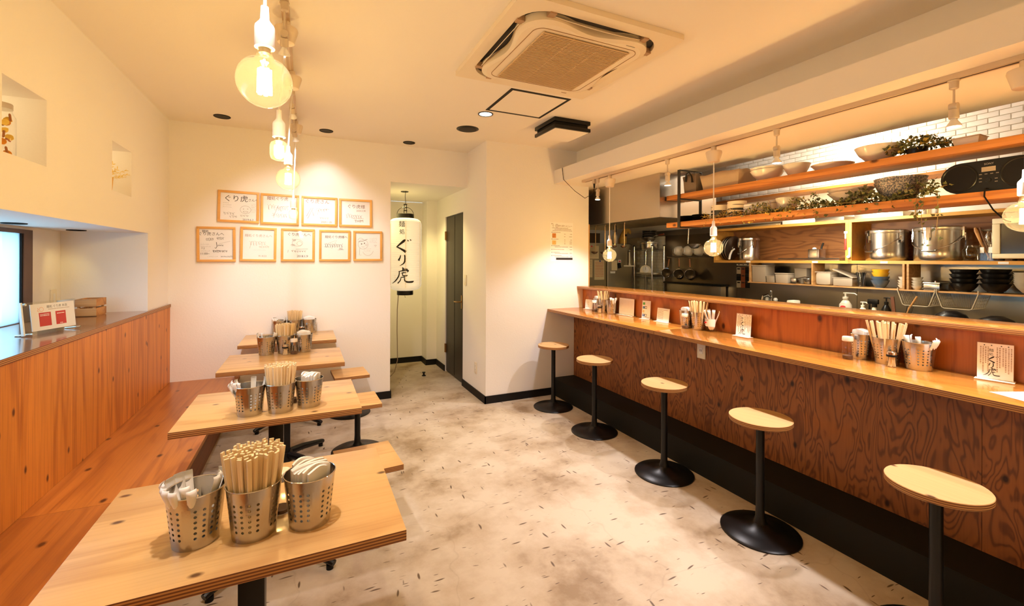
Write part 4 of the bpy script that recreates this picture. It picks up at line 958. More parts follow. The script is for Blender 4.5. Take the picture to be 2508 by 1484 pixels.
mb = MB(); put_text(mb, '麺', 0, 0.808, 0.074); put_text(mb, '処', 0.003, 0.722, 0.064)
on_lantern(mb, A0, 'small_lettering', M_INK, ln)
mb = MB(); kana_gu(mb, -0.006, 0.567, 0.145, 0.020); kana_ri(mb, 0.004, 0.405, 0.125, 0.017); kanji_tora(mb, 0.000, 0.232, 0.165, 0.0165)
on_lantern(mb, A0, 'brush_lettering', M_INK, ln)
mb = MB()
for k in range(4): mb.ribbon([(-0.082, 0.235 - k * 0.022), (-0.076, 0.222 - k * 0.022)], 0.003)
on_lantern(mb, A0, 'seal_lettering', M_INKB, ln)
lc = T('lantern_cord', 'grey cord trailing from the lantern down to the alcove floor', 'cord', (0.98, 5.24, 0))
MB().tube([(-0.012, -0.03, 1.02), (-0.022, -0.02, 0.85), (-0.02, 0, 0.6), (-0.012, 0.02, 0.42), (-0.004, 0.05, 0.25), (-0.03, 0.1, 0.10), (-0.09, 0.14, 0.02), (-0.17, 0.15, 0.0055)], 0.005, 7).build('flex', mat('grey_flex', (0.34, 0.28, 0.22), 0.6), lc)
ds = T('floor_door_stop', 'small black door stop on the alcove floor', 'door stop', (1.316, 5.40, 0))
MB().lathe([(0.026, 0), (0.026, 0.006), (0.012, 0.012), (0.012, 0.034), (0.02, 0.038), (0.02, 0.048), (0, 0.05)], 18).build('post', M_BLACKS, ds)
def wallplate(name, lab, x, y, z, w_, h, kind, u):
    t = T(name, lab, kind, (x, y, z)); M = Mpl((0, 0, 0), u, (0, 0, 1))
    MB().box(-w_ / 2, w_ / 2, -h / 2, h / 2, 0.0003, 0.008, M=M, bev=0.002).build('cover_plate', M_CREAM, t)
    return t, M
t, M = wallplate('light_switch', 'cream light switch beside the black door', XP, 4.707, 1.204, 0.07, 0.118, 'switch', (0, -1, 0))
MB().box(-0.011, 0.011, -0.024, 0.024, 0.0082, 0.011, M=M, bev=0.001).build('rocker', M_WHITE, t)
t, M = wallplate('socket_outlet', 'cream power outlet low on the wall by the skirting', XP, 4.368, 0.298, 0.07, 0.118, 'outlet', (0, -1, 0))
MB().box(-0.012, 0.012, -0.036, 0.036, 0.0082, 0.0095, M=M).build('insert', M_WHITE, t)
for zz in (-0.02, 0.02): MB().box(-0.005, -0.003, zz - 0.006, zz + 0.006, 0.0096, 0.0099, M=M).box(0.003, 0.005, zz - 0.006, zz + 0.006, 0.0096, 0.0099, M=M).build('slot', M_BLACK, t)
t, M = wallplate('light_switch', 'cream switch plate on the back of the window bay', -1.559, 4.025, 1.162, 0.07, 0.118, 'switch', (0, 1, 0))
MB().box(-0.012, 0.012, -0.03, 0.03, 0.0082, 0.0105, M=M, bev=0.001).build('rocker', M_WHITE, t)

# ================================================================ framed autographs
def scr(seed, n, x0, x1, y, amp, w_=0.0016, slope=0.0):
    """an energetic pen signature: looping strokes"""
    rr = random.Random(seed); pts = []
    for i in range(n * 7 + 1):
        t = i / (n * 7); ph = i * 2 * PI / 7
        pts.append((x0 + (x1 - x0) * t + 0.012 * math.sin(ph) * rr.uniform(0.4, 1.1), y + slope * t + amp * math.cos(ph + 0.4) * rr.uniform(0.35, 1.1) * (1 - 0.3 * t)))
    return ('b', pts, [w_ * rr.uniform(0.5, 1.3) for _ in pts])
def ell(cx, cy, rx, ry, a0=0, a1=2 * PI, w_=0.0014, n=20):
    pts = [(cx + rx * math.cos(a0 + (a1 - a0) * i / n), cy + ry * math.sin(a0 + (a1 - a0) * i / n)) for i in range(n + 1)]; return ('b', pts, [w_] * len(pts))
def pl(pts, w_=0.0016): return ('b', pts, [w_] * len(pts))
def tx(t, x, y, s, a=0.0, sx=1.0): return ('t', t, x, y, s, a, sx)
def lines(x, y, w_, n, dy, seed, h=0.004):
    """tiny illegible handwriting as short strokes"""
    rr = random.Random(seed); out = []
    for k in range(n):
        xx = x
        while xx < x + w_ * rr.uniform(0.75, 1):
            d = rr.uniform(0.004, 0.009); yy = y - k * dy
            out.append(pl([(xx, yy + rr.uniform(-h, h)), (xx + d * 0.6, yy + rr.uniform(-h, h)), (xx + d * 0.3, yy - h)], 0.0012)); xx += d + 0.003
    return out
FR = [
 (-0.557, 1.902, 0.322, 0.284, 0.9, 'framed autograph with a smiling doodle, start of the upper row', [tx('ぐり虎', -0.022, 0.066, 0.060, 0.02), tx('さんへ', 0.105, 0.062, 0.026, 0.02), *lines(-0.115, 0.03, 0.06, 3, 0.017, 1), ell(0.05, -0.022, 0.040, 0.034), ell(0.05, -0.036, 0.018, 0.012, PI, 2 * PI), pl([(0.032, -0.036), (0.068, -0.036)]), ell(0.035, -0.016, 0.004, 0.003, n=8), ell(0.066, -0.014, 0.004, 0.003, n=8), scr(3, 4, -0.11, -0.03, -0.06, 0.014), scr(4, 3, -0.07, -0.01, -0.085, 0.012), *lines(0.095, 0.03, 0.03, 6, 0.014, 2, 0.003), scr(5, 3, 0.01, 0.075, -0.075, 0.010), tx('2019.6.2', 0.07, -0.108, 0.024)]),
 (-0.226, 1.895, 0.318, 0.285, 0.3, 'framed autograph with a faint pale signature, second in the upper row', [tx('麺処ぐり虎', -0.02, 0.095, 0.034), pl([(-0.06, 0.03), (-0.04, -0.01), (-0.015, 0.035), (-0.05, -0.06), (-0.065, -0.055)], 0.0022), scr(13, 5, -0.02, 0.065, 0.0, 0.024, 0.0018, 0.015), pl([(-0.01, 0.022), (0.07, 0.034)], 0.0016), scr(11, 6, -0.06, 0.06, -0.055, 0.028), scr(12, 3, -0.10, -0.03, 0.02, 0.03)]),
 (0.112, 1.894, 0.317, 0.281, 0.2, 'framed autograph with a large sweeping signature, third in the upper row', [tx('ぐり虎さん', -0.02, 0.088, 0.042, 0.0), pl([(-0.10, -0.07), (-0.055, 0.03), (-0.05, -0.045), (-0.02, 0.03), (-0.015, -0.03)], 0.0026), scr(22, 4, -0.015, 0.07, 0.0, 0.022, 0.002, 0.02), pl([(0.0, 0.012), (0.085, 0.026)], 0.002), pl([(-0.11, -0.05), (-0.07, 0.03), (-0.05, -0.04)], 0.003), scr(21, 4, 0.0, 0.08, -0.062, 0.012), tx('2020.1.25', 0.06, -0.098, 0.024)]),
 (0.443, 1.893, 0.311, 0.277, -0.2, 'framed autograph with a single underlined signature, end of the upper row', [tx('ぐり虎様', 0.005, 0.062, 0.042), tx('2020.3.30', 0.05, 0.024, 0.022, 0.03), scr(31, 7, -0.09, 0.06, -0.028, 0.026, 0.0022, -0.01), tx('THIM', 0.03, -0.078, 0.036, 0.05), pl([(-0.03, -0.054), (0.075, -0.048)], 0.002)]),
 (-0.726, 1.561, 0.291, 0.311, -0.6, 'framed autograph crowded with black writing, start of the lower row', [tx('麺処', -0.085, 0.118, 0.026), tx('ぐり虎さんへ', -0.04, 0.094, 0.034), scr(41, 4, -0.08, -0.02, 0.045, 0.018, 0.002), scr(42, 4, 0.0, 0.06, 0.055, 0.018, 0.002), *lines(-0.12, 0.0, 0.075, 2, 0.02, 41), tx('7.2', -0.105, -0.038, 0.022), *lines(-0.12, -0.06, 0.075, 1, 0.02, 42), tx('11:00~', -0.09, -0.088, 0.026), pl([(0.0, 0.02), (0.004, -0.02), (-0.006, -0.04), (-0.014, -0.03)], 0.004), scr(44, 3, 0.012, 0.055, -0.012, 0.010, 0.002), pl([(0.02, 0.005), (0.11, 0.03)], 0.001), scr(43, 7, -0.03, 0.085, -0.066, 0.013, 0.003), *lines(-0.07, -0.112, 0.085, 1, 0.02, 45), tx('2019.6.23(日)', 0.08, -0.115, 0.017)]),
 (-0.400, 1.566, 0.290, 0.313, 0.7, 'framed autograph with pale grey lettering, second in the lower row', [tx('麺処ぐり虎さんへ', 0.0, 0.082, 0.029), scr(51, 6, -0.075, 0.06, 0.01, 0.028, 0.0018), pl([(-0.075, -0.04), (-0.055, 0.03)], 0.002), scr(52, 5, 0.0, 0.09, -0.024, 0.014), *lines(-0.04, -0.054, 0.13, 1, 0.02, 52, 0.003), tx('R1.8.22', 0.035, -0.112, 0.022)]),
 (-0.074, 1.565, 0.288, 0.310, 0.3, 'framed autograph with a looping doodle, middle of the lower row', [tx('ぐり虎さんへ', 0.01, 0.105, 0.036), ell(-0.005, 0.022, 0.048, 0.034), ell(0.012, 0.016, 0.022, 0.022), scr(61, 3, -0.055, -0.02, 0.05, 0.016), scr(62, 3, -0.06, -0.03, 0.0, 0.012), scr(63, 6, -0.06, 0.075, -0.062, 0.014, 0.002), pl([(-0.02, -0.042), (0.09, -0.036)], 0.002), pl([(-0.092, -0.075), (-0.088, -0.05)], 0.002), tx('2018.1.9', 0.04, -0.112, 0.030)]),
 (0.2505, 1.565, 0.283, 0.306, 0.1, 'framed autograph with one jagged black signature, fourth in the lower row', [tx('麺処ぐり虎様へ', 0.015, 0.09, 0.032), scr(71, 8, -0.10, 0.08, 0.0, 0.030, 0.0026), pl([(-0.105, -0.012), (-0.04, -0.02), (-0.07, 0.02), (0.02, 0.06), (-0.03, -0.03)], 0.002), tx('202', 0.06, -0.032, 0.024), pl([(0.03, -0.045), (0.09, -0.04)], 0.002)]),
 (0.561, 1.567, 0.279, 0.302, -0.3, 'framed autograph with a capped egg-shaped doodle, end of the lower row', [ell(-0.05, 0.018, 0.052, 0.052), pl([(-0.10, 0.045), (-0.045, 0.055), (-0.005, 0.075)], 0.003), ell(-0.075, 0.06, 0.028, 0.026, 0.2, PI), ell(-0.066, 0.022, 0.004, 0.005, n=8, w_=0.004), ell(-0.036, 0.03, 0.004, 0.005, n=8, w_=0.004), ell(-0.05, -0.002, 0.014, 0.010, PI * 1.1, 1.9 * PI), ell(-0.016, 0.012, 0.008, 0.009), pl([(-0.085, -0.02), (-0.09, -0.10), (-0.07, -0.10)]), ell(0.0, -0.03, 0.06, 0.075, PI * 1.15, 1.9 * PI), pl([(0.09, 0.01), (0.066, 0.01), (0.08, -0.01), (0.09, 0.01)]), *lines(0.02, 0.085, 0.08, 4, 0.015, 81, 0.003), *lines(-0.04, -0.03, 0.09, 2, 0.022, 82)]),
]
for i, (cx, cz, w_, h, tilt, lab, art) in enumerate(FR):
    t = T('framed_autograph', lab, 'picture frame', (cx, YB - 0.0005, cz), 0, 'framed autographs on the back wall'); t.rotation_euler = (0, math.radians(tilt), 0)
    M = Mpl((0, 0, 0), (1, 0, 0), (0, 0, 1)); a, b_, f = w_ / 2, h / 2, 0.0205
    mb = MB()
    MB().box(-a, a, b_ - f, b_, 0.0, 0.020, M=M, bev=0.0025).build('rail', FRAMEW, t); MB().box(-a, a, -b_, -b_ + f, 0.0, 0.020, M=M, bev=0.0025).build('rail', FRAMEW, t)
    mb = MB()
    for xa, xb in ((-a, -a + f), (a - f, a)): MB().box(xa, xb, -b_ + f - 0.0005, b_ - f + 0.0005, 0.0, 0.0198, M=M, bev=0.0025).build('side_rail', FRAMEW, t)
    bd = MB().box(-a + f - 0.002, a - f + 0.002, -b_ + f - 0.002, b_ - f + 0.002, 0.003, 0.008, M=M).build('board', M_PAPER, t)
    mb = MB(); sc_ = w_ / 0.305
    for e in art:
        if e[0] == 't': put_text(mb, e[1], e[2] * sc_, e[3] * sc_, e[4] * sc_, 0.0086, e[5], 0, M, e[6])
        else: mb.ribbon([(p[0] * sc_, p[1] * sc_) for p in e[1]], e[2], 0.0085, 0, M)
    mb.build('handwriting', M_INKB if i in (1, 2, 3) else (M_GREYINK if i == 5 else M_INK), bd, angle=0)
    MB().box(-a + f - 0.001, a - f + 0.001, -b_ + f - 0.001, b_ - f + 0.001, 0.0105, 0.0115, M=M).build('glazing', M_GLAZE, t)

# take-out menu on the white wall
t = T('takeout_menu', 'white take-out menu sheet pinned to the wall by the kitchen', 'menu', (2.4925, YR - 0.0004, 1.628))
M = Mpl((0, 0, 0), (1, 0, 0), (0, 0, 1)); sh = MB().box(-0.143, 0.143, -0.208, 0.208, 0.0004, 0.0014, M=M).build('sheet', M_PAPER, t)
mb = MB(); put_text(mb, '麺処', -0.118, 0.19, 0.014, 0.002, 0, 0, M); put_text(mb, 'ぐり', -0.100, 0.168, 0.03, 0.002, 0, 0, M) if 'ぐり' in _TX else put_text(mb, 'ぐ', -0.106, 0.168, 0.03, 0.002, 0, 0, M)
put_text(mb, '持ち帰りメニュー', 0.045, 0.170, 0.022, 0.002, 0, 0, M)
mb.ribbon([(-0.062 + 0.016 * math.cos(q * PI / 8), 0.172 + 0.017 * math.sin(q * PI / 8)) for q in range(17)], 0.003, 0.002, 0, M); put_text(mb, '虎', -0.062, 0.172, 0.02, 0.002, 0, 0, M)
mb.build('title_lettering', M_INKB, sh)
mb = MB(); rr = random.Random(5)
def tiny(y, x0, x1, hgt=0.0045):
    x = x0
    while x < x1:
        d = rr.uniform(0.004, 0.010); mb.box(x, min(x + d, x1), y - hgt / 2, y + hgt / 2, 0.0016, 0.002, M=M); x += d + rr.uniform(0.0015, 0.003)
for y, x0, x1 in ((0.148, -0.12, 0.08), (0.134, -0.09, 0.12), (0.120, -0.115, 0.13), (0.101, -0.112, -0.015), (0.084, 0.03, 0.046), (0.084, 0.105, 0.13), (0.057, 0.03, 0.046), (0.057, 0.095, 0.13), (0.029, -0.112, -0.04), (0.022, 0.032, 0.046), (0.022, 0.108, 0.13), (0.0, 0.032, 0.046), (0.0, 0.1, 0.13), (-0.02, 0.032, 0.046), (-0.02, 0.1, 0.13), (-0.041, -0.108, -0.025), (-0.055, -0.085, 0.08), (-0.055, 0.1, 0.132), (-0.082, -0.108, 0.03), (-0.082, 0.1, 0.132), (-0.112, -0.108, -0.025), (-0.125, -0.085, 0.085), (-0.122, 0.1, 0.132), (-0.148, -0.108, 0.0), (-0.161, -0.085, 0.085), (-0.158, 0.105, 0.132)): tiny(y, x0, x1)
mb.build('price_lines', M_INKB, sh); mb = MB()
for y in (0.101, 0.029, -0.041, -0.082, -0.112, -0.148): mb.box(-0.125, -0.118, y - 0.004, y + 0.004, 0.0016, 0.002, M=M)
k = mb.build('bullet_marks', M_INK, sh); k['kind'] = 'stuff'; MB().box(-0.07, 0.138, -0.194, -0.170, 0.0016, 0.002, M=M).build('footer_band', M_INK, sh)
MB().box(-0.118, -0.072, 0.042, 0.09, 0.0016, 0.0022, M=M).build('dish_photo', mat('dish_photo_orange', (0.55, 0.20, 0.04), 0.6, mottle=0.7, mscale=90), sh)
MB().box(-0.118, -0.072, -0.03, 0.014, 0.0016, 0.0022, M=M).build('dish_photo', mat('dish_photo_yellow', (0.75, 0.50, 0.18), 0.6, mottle=0.6, mscale=90), sh)

# ================================================================ cards on the counter
ZCT = 0.9145
def card(x, yl, yr, h, lab, cat='card stand', lean=0.10, xr=None, base=True, group=None, name='card_stand'):
    """acrylic L-stand with a printed sheet, facing the customers; yl is the end further from the camera"""
    xr = x if xr is None else xr
    a, b_ = Vector((x, yl, 0)), Vector((xr, yr, 0)); c = (a + b_) / 2; w_ = (b_ - a).length; u = (b_ - a).normalized()
    t = T(name, lab, cat, (c.x, c.y, ZCT), 0, group); n = Vector((0, 0, 1)).cross(u) * -1
    v = Vector((0, 0, 1)) - n * lean
    if n.x > 0: n = -n; v = Vector((0, 0, 1)) - n * lean
    M = Mpl((0, 0, 0.0025), u, v)
    if M.col[2].x > 0: M = Mpl((0, 0, 0.0025), -u, v)
    if base:
        MB().box(-w_ / 2 - 0.004, w_ / 2 + 0.004, 0, h + 0.004, -0.0025, -0.0004, M=M).build('acrylic_back', M_ACRYL, t)
        MB().box(-w_ / 2 - 0.006, w_ / 2 + 0.006, -0.032, 0.022, 0.0003, 0.0027, M=Mpl((0, 0, 0), M.col[0].xyz, Vector((1, 0, 0)))).build('acrylic_foot', mat('acrylic_edge', (0.80, 0.72, 0.62), 0.2), t)
    s_ = MB().box(-w_ / 2, w_ / 2, 0.001, h, 0.0, 0.0012, M=M).build('sheet', M_PAPER, t)
    return t, s_, M, w_, h
def dashes(mb_, M, x0, x1, y, h, seed, vert=False, z=0.0015):
    rr = random.Random(seed); p = x0
    while p < x1:
        d = rr.uniform(0.003, 0.008); q = min(p + d, x1)
        if vert: mb_.box(y - h / 2, y + h / 2, -q, -p, z, z + 0.0003, M=M)
        else: mb_.box(p, q, y - h / 2, y + h / 2, z, z + 0.0003, M=M)
        p = q + rr.uniform(0.0015, 0.003)
def memo(x, yl, yr, h, lab, xr, xshift=0.0):
    t, s_, M, w_, h = card(x, yl, yr, h, lab, 'card', 0.08, xr, name='memo_card', group='shop memo cards')
    mb = MB(); c = -0.012 * w_ / 0.115
    k = w_ / 0.115
    put_text(mb, '麺', c, h * 0.80, 0.016 * k, 0.0015, 0, 0, M); put_text(mb, '処', c, h * 0.69, 0.015 * k, 0.0015, 0, 0, M)
    sub = MB(); kana_gu(sub, c, h * 0.55, 0.030 * k, 0.0042 * k); kana_ri(sub, c, h * 0.38, 0.026 * k, 0.0034 * k); kanji_tora(sub, c, h * 0.20, 0.034 * k, 0.0034 * k)
    mb.add([(p[0], p[1], 0.0015) for p in sub.v], sub.f, 0, M)
    mb.build('brush_lettering', M_INK, s_, angle=0)
    mb = MB()
    for j, q in enumerate((-0.40, -0.33, -0.26, -0.19, 0.06, 0.13, 0.22, 0.29, 0.37, 0.44)):
        rr = random.Random(j); dashes(mb, M, -h * 0.90, -h * rr.uniform(0.12, 0.45), q * w_, 0.0042 * k, j, True)
    mb.build('small_columns', M_GREYINK, s_, angle=0); mb = MB()
    for q in (-0.30, -0.10, 0.17, 0.36): mb.box((q - 0.018) * w_, (q + 0.018) * w_, h * 0.93, h * 0.955, 0.0015, 0.0019, M=M)
    mb.build('bullet_marks', M_INK, s_)
memo(2.712, 0.912, 0.806, 0.155, 'large cream memo card with brush lettering at the camera end of the counter', 2.735)
memo(2.706, 2.128, 2.014, 0.150, 'cream memo card with brush lettering in the middle of the counter', 2.704)
def notice(x, yl, yr, h, lab, xr):
    t, s_, M, w_, h = card(x, yl, yr, h, lab, 'card', 0.12, xr, group='order notices on the counter', name='order_notice'); mb = MB()
    for j in range(7): dashes(mb, M, -w_ * 0.44, w_ * (0.02 if j else 0.36), h * (0.86 - j * 0.11), 0.004, 20 + j)
    mb.build('notice_lines', M_GREYINK, s_, angle=0)
notice(2.700, 3.95, 3.866, 0.098, 'small white notice card at the far end of the counter', 2.735)
notice(2.716, 2.905, 2.765, 0.112, 'white notice card between the payment card and the middle cups', 2.716)
t, s_, M, w_, h = card(2.735, 3.43, 3.22, 0.155, 'large white printed sheet standing behind the far cups', 'card', 0.05, 2.738, name='printed_sheet'); mb = MB()
for j in range(11): dashes(mb, M, -h * 0.90, -h * 0.15, (-0.42 + j * 0.08) * w_, 0.004, 50 + j, True)
mb.build('faint_columns', mat('faint_print', (0.66, 0.58, 0.50), 0.8), s_, angle=0)
t, s_, M, w_, h = card(2.712, 3.085, 3.0, 0.158, 'narrow white card with four small coloured badges', 'card', 0.08, 2.73, name='badge_card')
for j, (c, wd) in enumerate((((0.10, 0.42, 0.10), 0.25), ((0.10, 0.20, 0.42), 0.25), ((0.80, 0.55, 0.30), 0.2), ((0.06, 0.14, 0.36), 0.25))):
    y = h * (0.83 - j * 0.215)
    MB().box(-w_ * 0.42, -w_ * (0.42 - wd), y - 0.011, y + 0.011, 0.0014, 0.0018, M=M).build('badge', mat('badge_%d' % j, c, 0.6), s_)
    if j in (1, 3): MB().box(-w_ * 0.165, w_ * 0.08, y - 0.011, y + 0.011, 0.0014, 0.0018, M=M).build('dark_square', mat('dark_brown_print', (0.12, 0.07, 0.05), 0.7), s_); MB().box(-w_ * 0.12, w_ * 0.035, y - 0.007, y + 0.007, 0.0019, 0.0021, M=M).build('pale_square', M_PAPER, s_)
mb = MB(); put_text(mb, 'f', -w_ * 0.295, h * 0.185, 0.022, 0.0021, 0, 0, M); mb.build('badge_letter', M_PAPER, s_)
mb = MB(); dashes(mb, M, -w_ * 0.42, w_ * 0.42, h * 0.06, 0.003, 90); mb.build('foot_line', M_INKB, s_)
pp_ = T('paper_sheet', 'loose white paper lying at the edge of the counter', 'paper', (2.52, 0.69, ZCT))
MB().box(-0.10, 0.145, -0.12, 0.065, 0.0002, 0.0010, M=rot('Z', -0.42)).build('sheet', mat('bright_paper', (0.88, 0.88, 0.88), 0.7), pp_)

# ================================================================ on the window ledge
ZL = 1.0435
t = T('acrylic_sign', 'clear acrylic stand holding a card with two red booklets', 'sign', (-1.207, 3.121, ZL))
u = Vector((0.098, 0.272, 0)).normalized(); M = Mpl((0, 0, 0.004), u, Vector((0, 0, 1)) + Vector((-u.y, u.x, 0)) * 0.10)
MB().box(-0.155, 0.145, 0, 0.162, -0.005, -0.0022, M=M).build('back_sheet', M_ACRYL, t); MB().box(-0.155, 0.145, 0, 0.162, 0.0025, 0.005, M=M).build('front_sheet', M_ACRYL, t)
MB().box(-0.158, -0.150, 0, 0.164, -0.006, 0.006, M=M).build('polished_edge', mat('acrylic_bright_edge', (0.80, 0.85, 0.86), 0.1), t)
for x in (-0.14, 0.128):
    MB().tube([M @ Vector((x, 0.004, 0.03)), M @ Vector((x, 0.004, -0.05))], 0.004, 8).build('foot_pin', M_CHROME, t)
MB().tube([M @ Vector((-0.14, 0.152, 0.012)), M @ Vector((-0.14, 0.152, -0.012))], 0.006, 8).build('corner_stud', M_CHROME, t)
s_ = MB().box(-0.108, 0.135, 0.014, 0.150, -0.0018, 0.0018, M=M).build('card', M_PAPER, t)
mb = MB(); put_text(mb, '麺処 ぐり虎 本店', 0.035, 0.131, 0.0155, 0.002, 0, 0, M); mb.build('title_lettering', M_INK, s_)
mb = MB(); dashes(mb, M, -0.015, 0.105, 0.118, 0.003, 7, z=0.0019); mb.build('subtitle_line', M_GREYINK, s_)
mb = MB(); mb.ribbon([(-0.052 + 0.011 * math.cos(q * PI / 8), 0.121 + 0.011 * math.sin(q * PI / 8)) for q in range(17)], 0.0016, 0.002, 0, M); mb.ribbon([(-0.072, 0.130), (-0.068, 0.122), (-0.074, 0.114), (-0.066, 0.110)], 0.002, 0.002, 0, M); mb.build('round_logo', mat('orange_print', (0.80, 0.25, 0.05), 0.6), s_)
for x0, x1 in ((-0.068, -0.004), (0.022, 0.080)):
    k = MB().box(x0, x1, 0.034, 0.104, 0.0019, 0.0024, M=M).build('red_booklet', M_RED, s_)
mb = MB(); dashes(mb, M, -0.062, -0.012, 0.095, 0.003, 8, z=0.0025); dashes(mb, M, -0.062, -0.014, 0.088, 0.004, 9, z=0.0025); dashes(mb, M, 0.030, 0.072, 0.092, 0.004, 10, z=0.0025); dashes(mb, M, 0.043, 0.06, 0.040, 0.003, 11, z=0.0025); mb.build('booklet_print', M_PAPER, s_)
t = T('wooden_crate', 'small slatted wooden crate on the window ledge', 'crate', (-1.330, 3.935, ZL), 0.0)
for zz in (0.004, 0.066):
    for y in (-0.078, 0.078): MB().box(-0.055, 0.055, y - 0.0045, y + 0.0045, zz, zz + 0.050, bev=0.0015).build('slat', CRATEW, t)
    for x in (-0.050, 0.050): MB().box(x - 0.0045, x + 0.0045, -0.0730, 0.0730, zz, zz + 0.050, bev=0.0015).build('end_slat', CRATEW, t)
for x in (-0.039, 0.039):
    for y in (-0.067, 0.067): MB().box(x - 0.006, x + 0.006, y - 0.006, y + 0.006, 0.003, 0.112).build('corner_post', CRATEW, t)
MB().box(-0.0545, 0.0545, -0.073, 0.073, 0, 0.0035).build('bottom', CRATEW, t)
t = T('paper_cup', 'white cup on the ledge behind the acrylic sign', 'cup', (-1.430, 3.845, ZL))
MB().lathe([(0, 0), (0.030, 0), (0.038, 0.112), (0.039, 0.115), (0.037, 0.115), (0.029, 0.004), (0, 0.004)], 24).build('cup_body', M_WHITE, t)
t = T('tissue_box', 'low black box on the ledge behind the acrylic sign', 'box', (-1.455, 3.735, ZL), 0.0)
MB().box(-0.045, 0.045, -0.045, 0.045, 0, 0.103, bev=0.004).build('box_body', M_BLACKS, t); MB().box(-0.02, 0.02, -0.035, 0.035, 0.1032, 0.1045).build('slot_lid', M_BLACK, t)

# niche contents
ZN = 1.8465
t = T('herb_jar', 'tall glass jar of dried fruit and flowers in the niche', 'jar', (-1.150, 2.536, ZN))
MB().lathe([(0, 0), (0.044, 0), (0.050, 0.006), (0.050, 0.165), (0.040, 0.185), (0.038, 0.200)], 28).build('glass_body', M_GLASS, t, angle=60)
MB().lathe([(0, 0.222), (0.040, 0.222), (0.0415, 0.219), (0.0415, 0.199), (0, 0.199)], 28).build('lid', M_ALU, t)
M_DRY = mat('dried_orange', (0.75, 0.30, 0.02), 0.7); M_DRYB = mat('dried_brown', (0.32, 0.11, 0.02), 0.7); M_DRYY = mat('dried_yellow', (0.86, 0.58, 0.08), 0.7)
rr = random.Random(3)
for k in range(22):
    a, f, zz = rr.uniform(0, 6.3), rr.uniform(0.008, 0.036), rr.uniform(0.012, 0.17); c = (math.cos(a) * f, math.sin(a) * f, zz)
    M2 = Matrix.Translation(c) @ Matrix.Rotation(rr.uniform(0, 3), 4, 'X') @ Matrix.Rotation(rr.uniform(0, 3), 4, 'Z')
    if k % 3 == 0: MB().lathe([(0, -0.002), (0.013, -0.002), (0.014, 0.001), (0, 0.002)], 10, M=M2).build('fruit_slice', M_DRY, t)
    elif k % 3 == 1: MB().lathe([(0, -0.015), (0.004, -0.014), (0.004, 0.012), (0.002, 0.016), (0, 0.017)], 6, M=M2).build('cinnamon_stick', M_DRYB, t)
    else: MB().lathe([(0, -0.012), (0.009, -0.006), (0.014, 0.004), (0.006, 0.006), (0, 0.004)], 8, M=M2).build('dried_petal', M_DRYY, t)
t = T('niche_plant', 'sprig of yellow dried grass in an ochre pot in the smaller niche', 'plant', (-1.165, 3.635, ZN))
MB().lathe([(0, 0), (0.040, 0), (0.048, 0.104), (0.050, 0.106), (0.044, 0.106), (0.038, 0.09), (0, 0.088)], 4, a0=PI / 4).build('pot', mat('ochre_pot', (0.68, 0.38, 0.05), 0.5), t, angle=20)
mb = MB(); rr = random.Random(8)
for k in range(22):
    a = rr.uniform(0, 6.28); el = rr.uniform(0.25, 1.25); L_ = rr.uniform(0.09, 0.16); d = Vector((math.cos(a) * math.cos(el), math.sin(a) * math.cos(el), math.sin(el)))
    p0 = Vector((rr.uniform(-0.015, 0.015), rr.uniform(-0.015, 0.015), 0.085)); p1 = p0 + d * L_
    if abs(p1.y) > 0.12 or p1.z > 0.28: continue
    mb.tube([p0, (p0 + p1) / 2 + Vector((0, 0, 0.008)), p1], 0.0014, 4)
    for j in range(7):
        q = p0 + (p1 - p0) * (0.45 + 0.08 * j); s1 = d.orthogonal().normalized() * (0.016 if j % 2 else -0.016)
        mb.add([q, q + s1 * 0.5 + d * 0.010, q + s1 + d * 0.022, q + s1 * 0.35 + d * 0.016], [(0, 1, 2, 3)])
o = mb.build('dried_stems', mat('dried_grass', (0.78, 0.56, 0.08), 0.7), t, angle=0); o['kind'] = 'stuff'

# ================================================================ kitchen: hood, hanging shelf, cabinets
M_HOOD = mat('hood_steel', (0.60, 0.56, 0.50), 0.27, 1.0, mottle=0.05, mscale=1.5)
hd = T('cooker_hood', 'big stainless steel cooker hood under the dropped ceiling', 'hood', (2.96, 3.13, 1.835))
mb = MB(); X1, Y1, Z1 = 0.73, 1.75, 0.409
MB().box(0, 0.006, 0, Y1, 0, Z1).build('front_panel', M_HOOD, hd)
MB().box(0.0061, X1, 0, 0.006, 0, Z1).build('side_panel', M_HOOD, hd); MB().box(0.0061, X1, Y1 - 0.006, Y1, 0, Z1).build('side_panel', M_HOOD, hd)
MB().box(X1 - 0.006, X1, 0.0061, Y1 - 0.0061, 0.0, Z1).build('back_panel', M_HOOD, hd)
MB().box(0.0062, X1 - 0.0062, 0.0062, Y1 - 0.0062, Z1 - 0.12, Z1 - 0.115).build('inner_top', M_STEELD, hd)
mb = MB()
for k in range(9): mb.box(0.2, X1 - 0.03, 0.08 + k * 0.18, 0.085 + k * 0.18, 0.09, 0.13)
MB().box(0.18, X1 - 0.02, 0.06, Y1 - 0.06, 0.13, 0.145).build('grease_filter', M_STEELD, hd); o = mb.build('filter_fins', M_STEELD, hd); o['kind'] = 'stuff'
MB().box(0.0062, 0.05, 0.0062, Y1 - 0.0062, 0.001, 0.004).box(0.05, X1 - 0.0062, 0.0062, 0.05, 0.001, 0.004).build('drip_gutter', M_STEELD, hd)

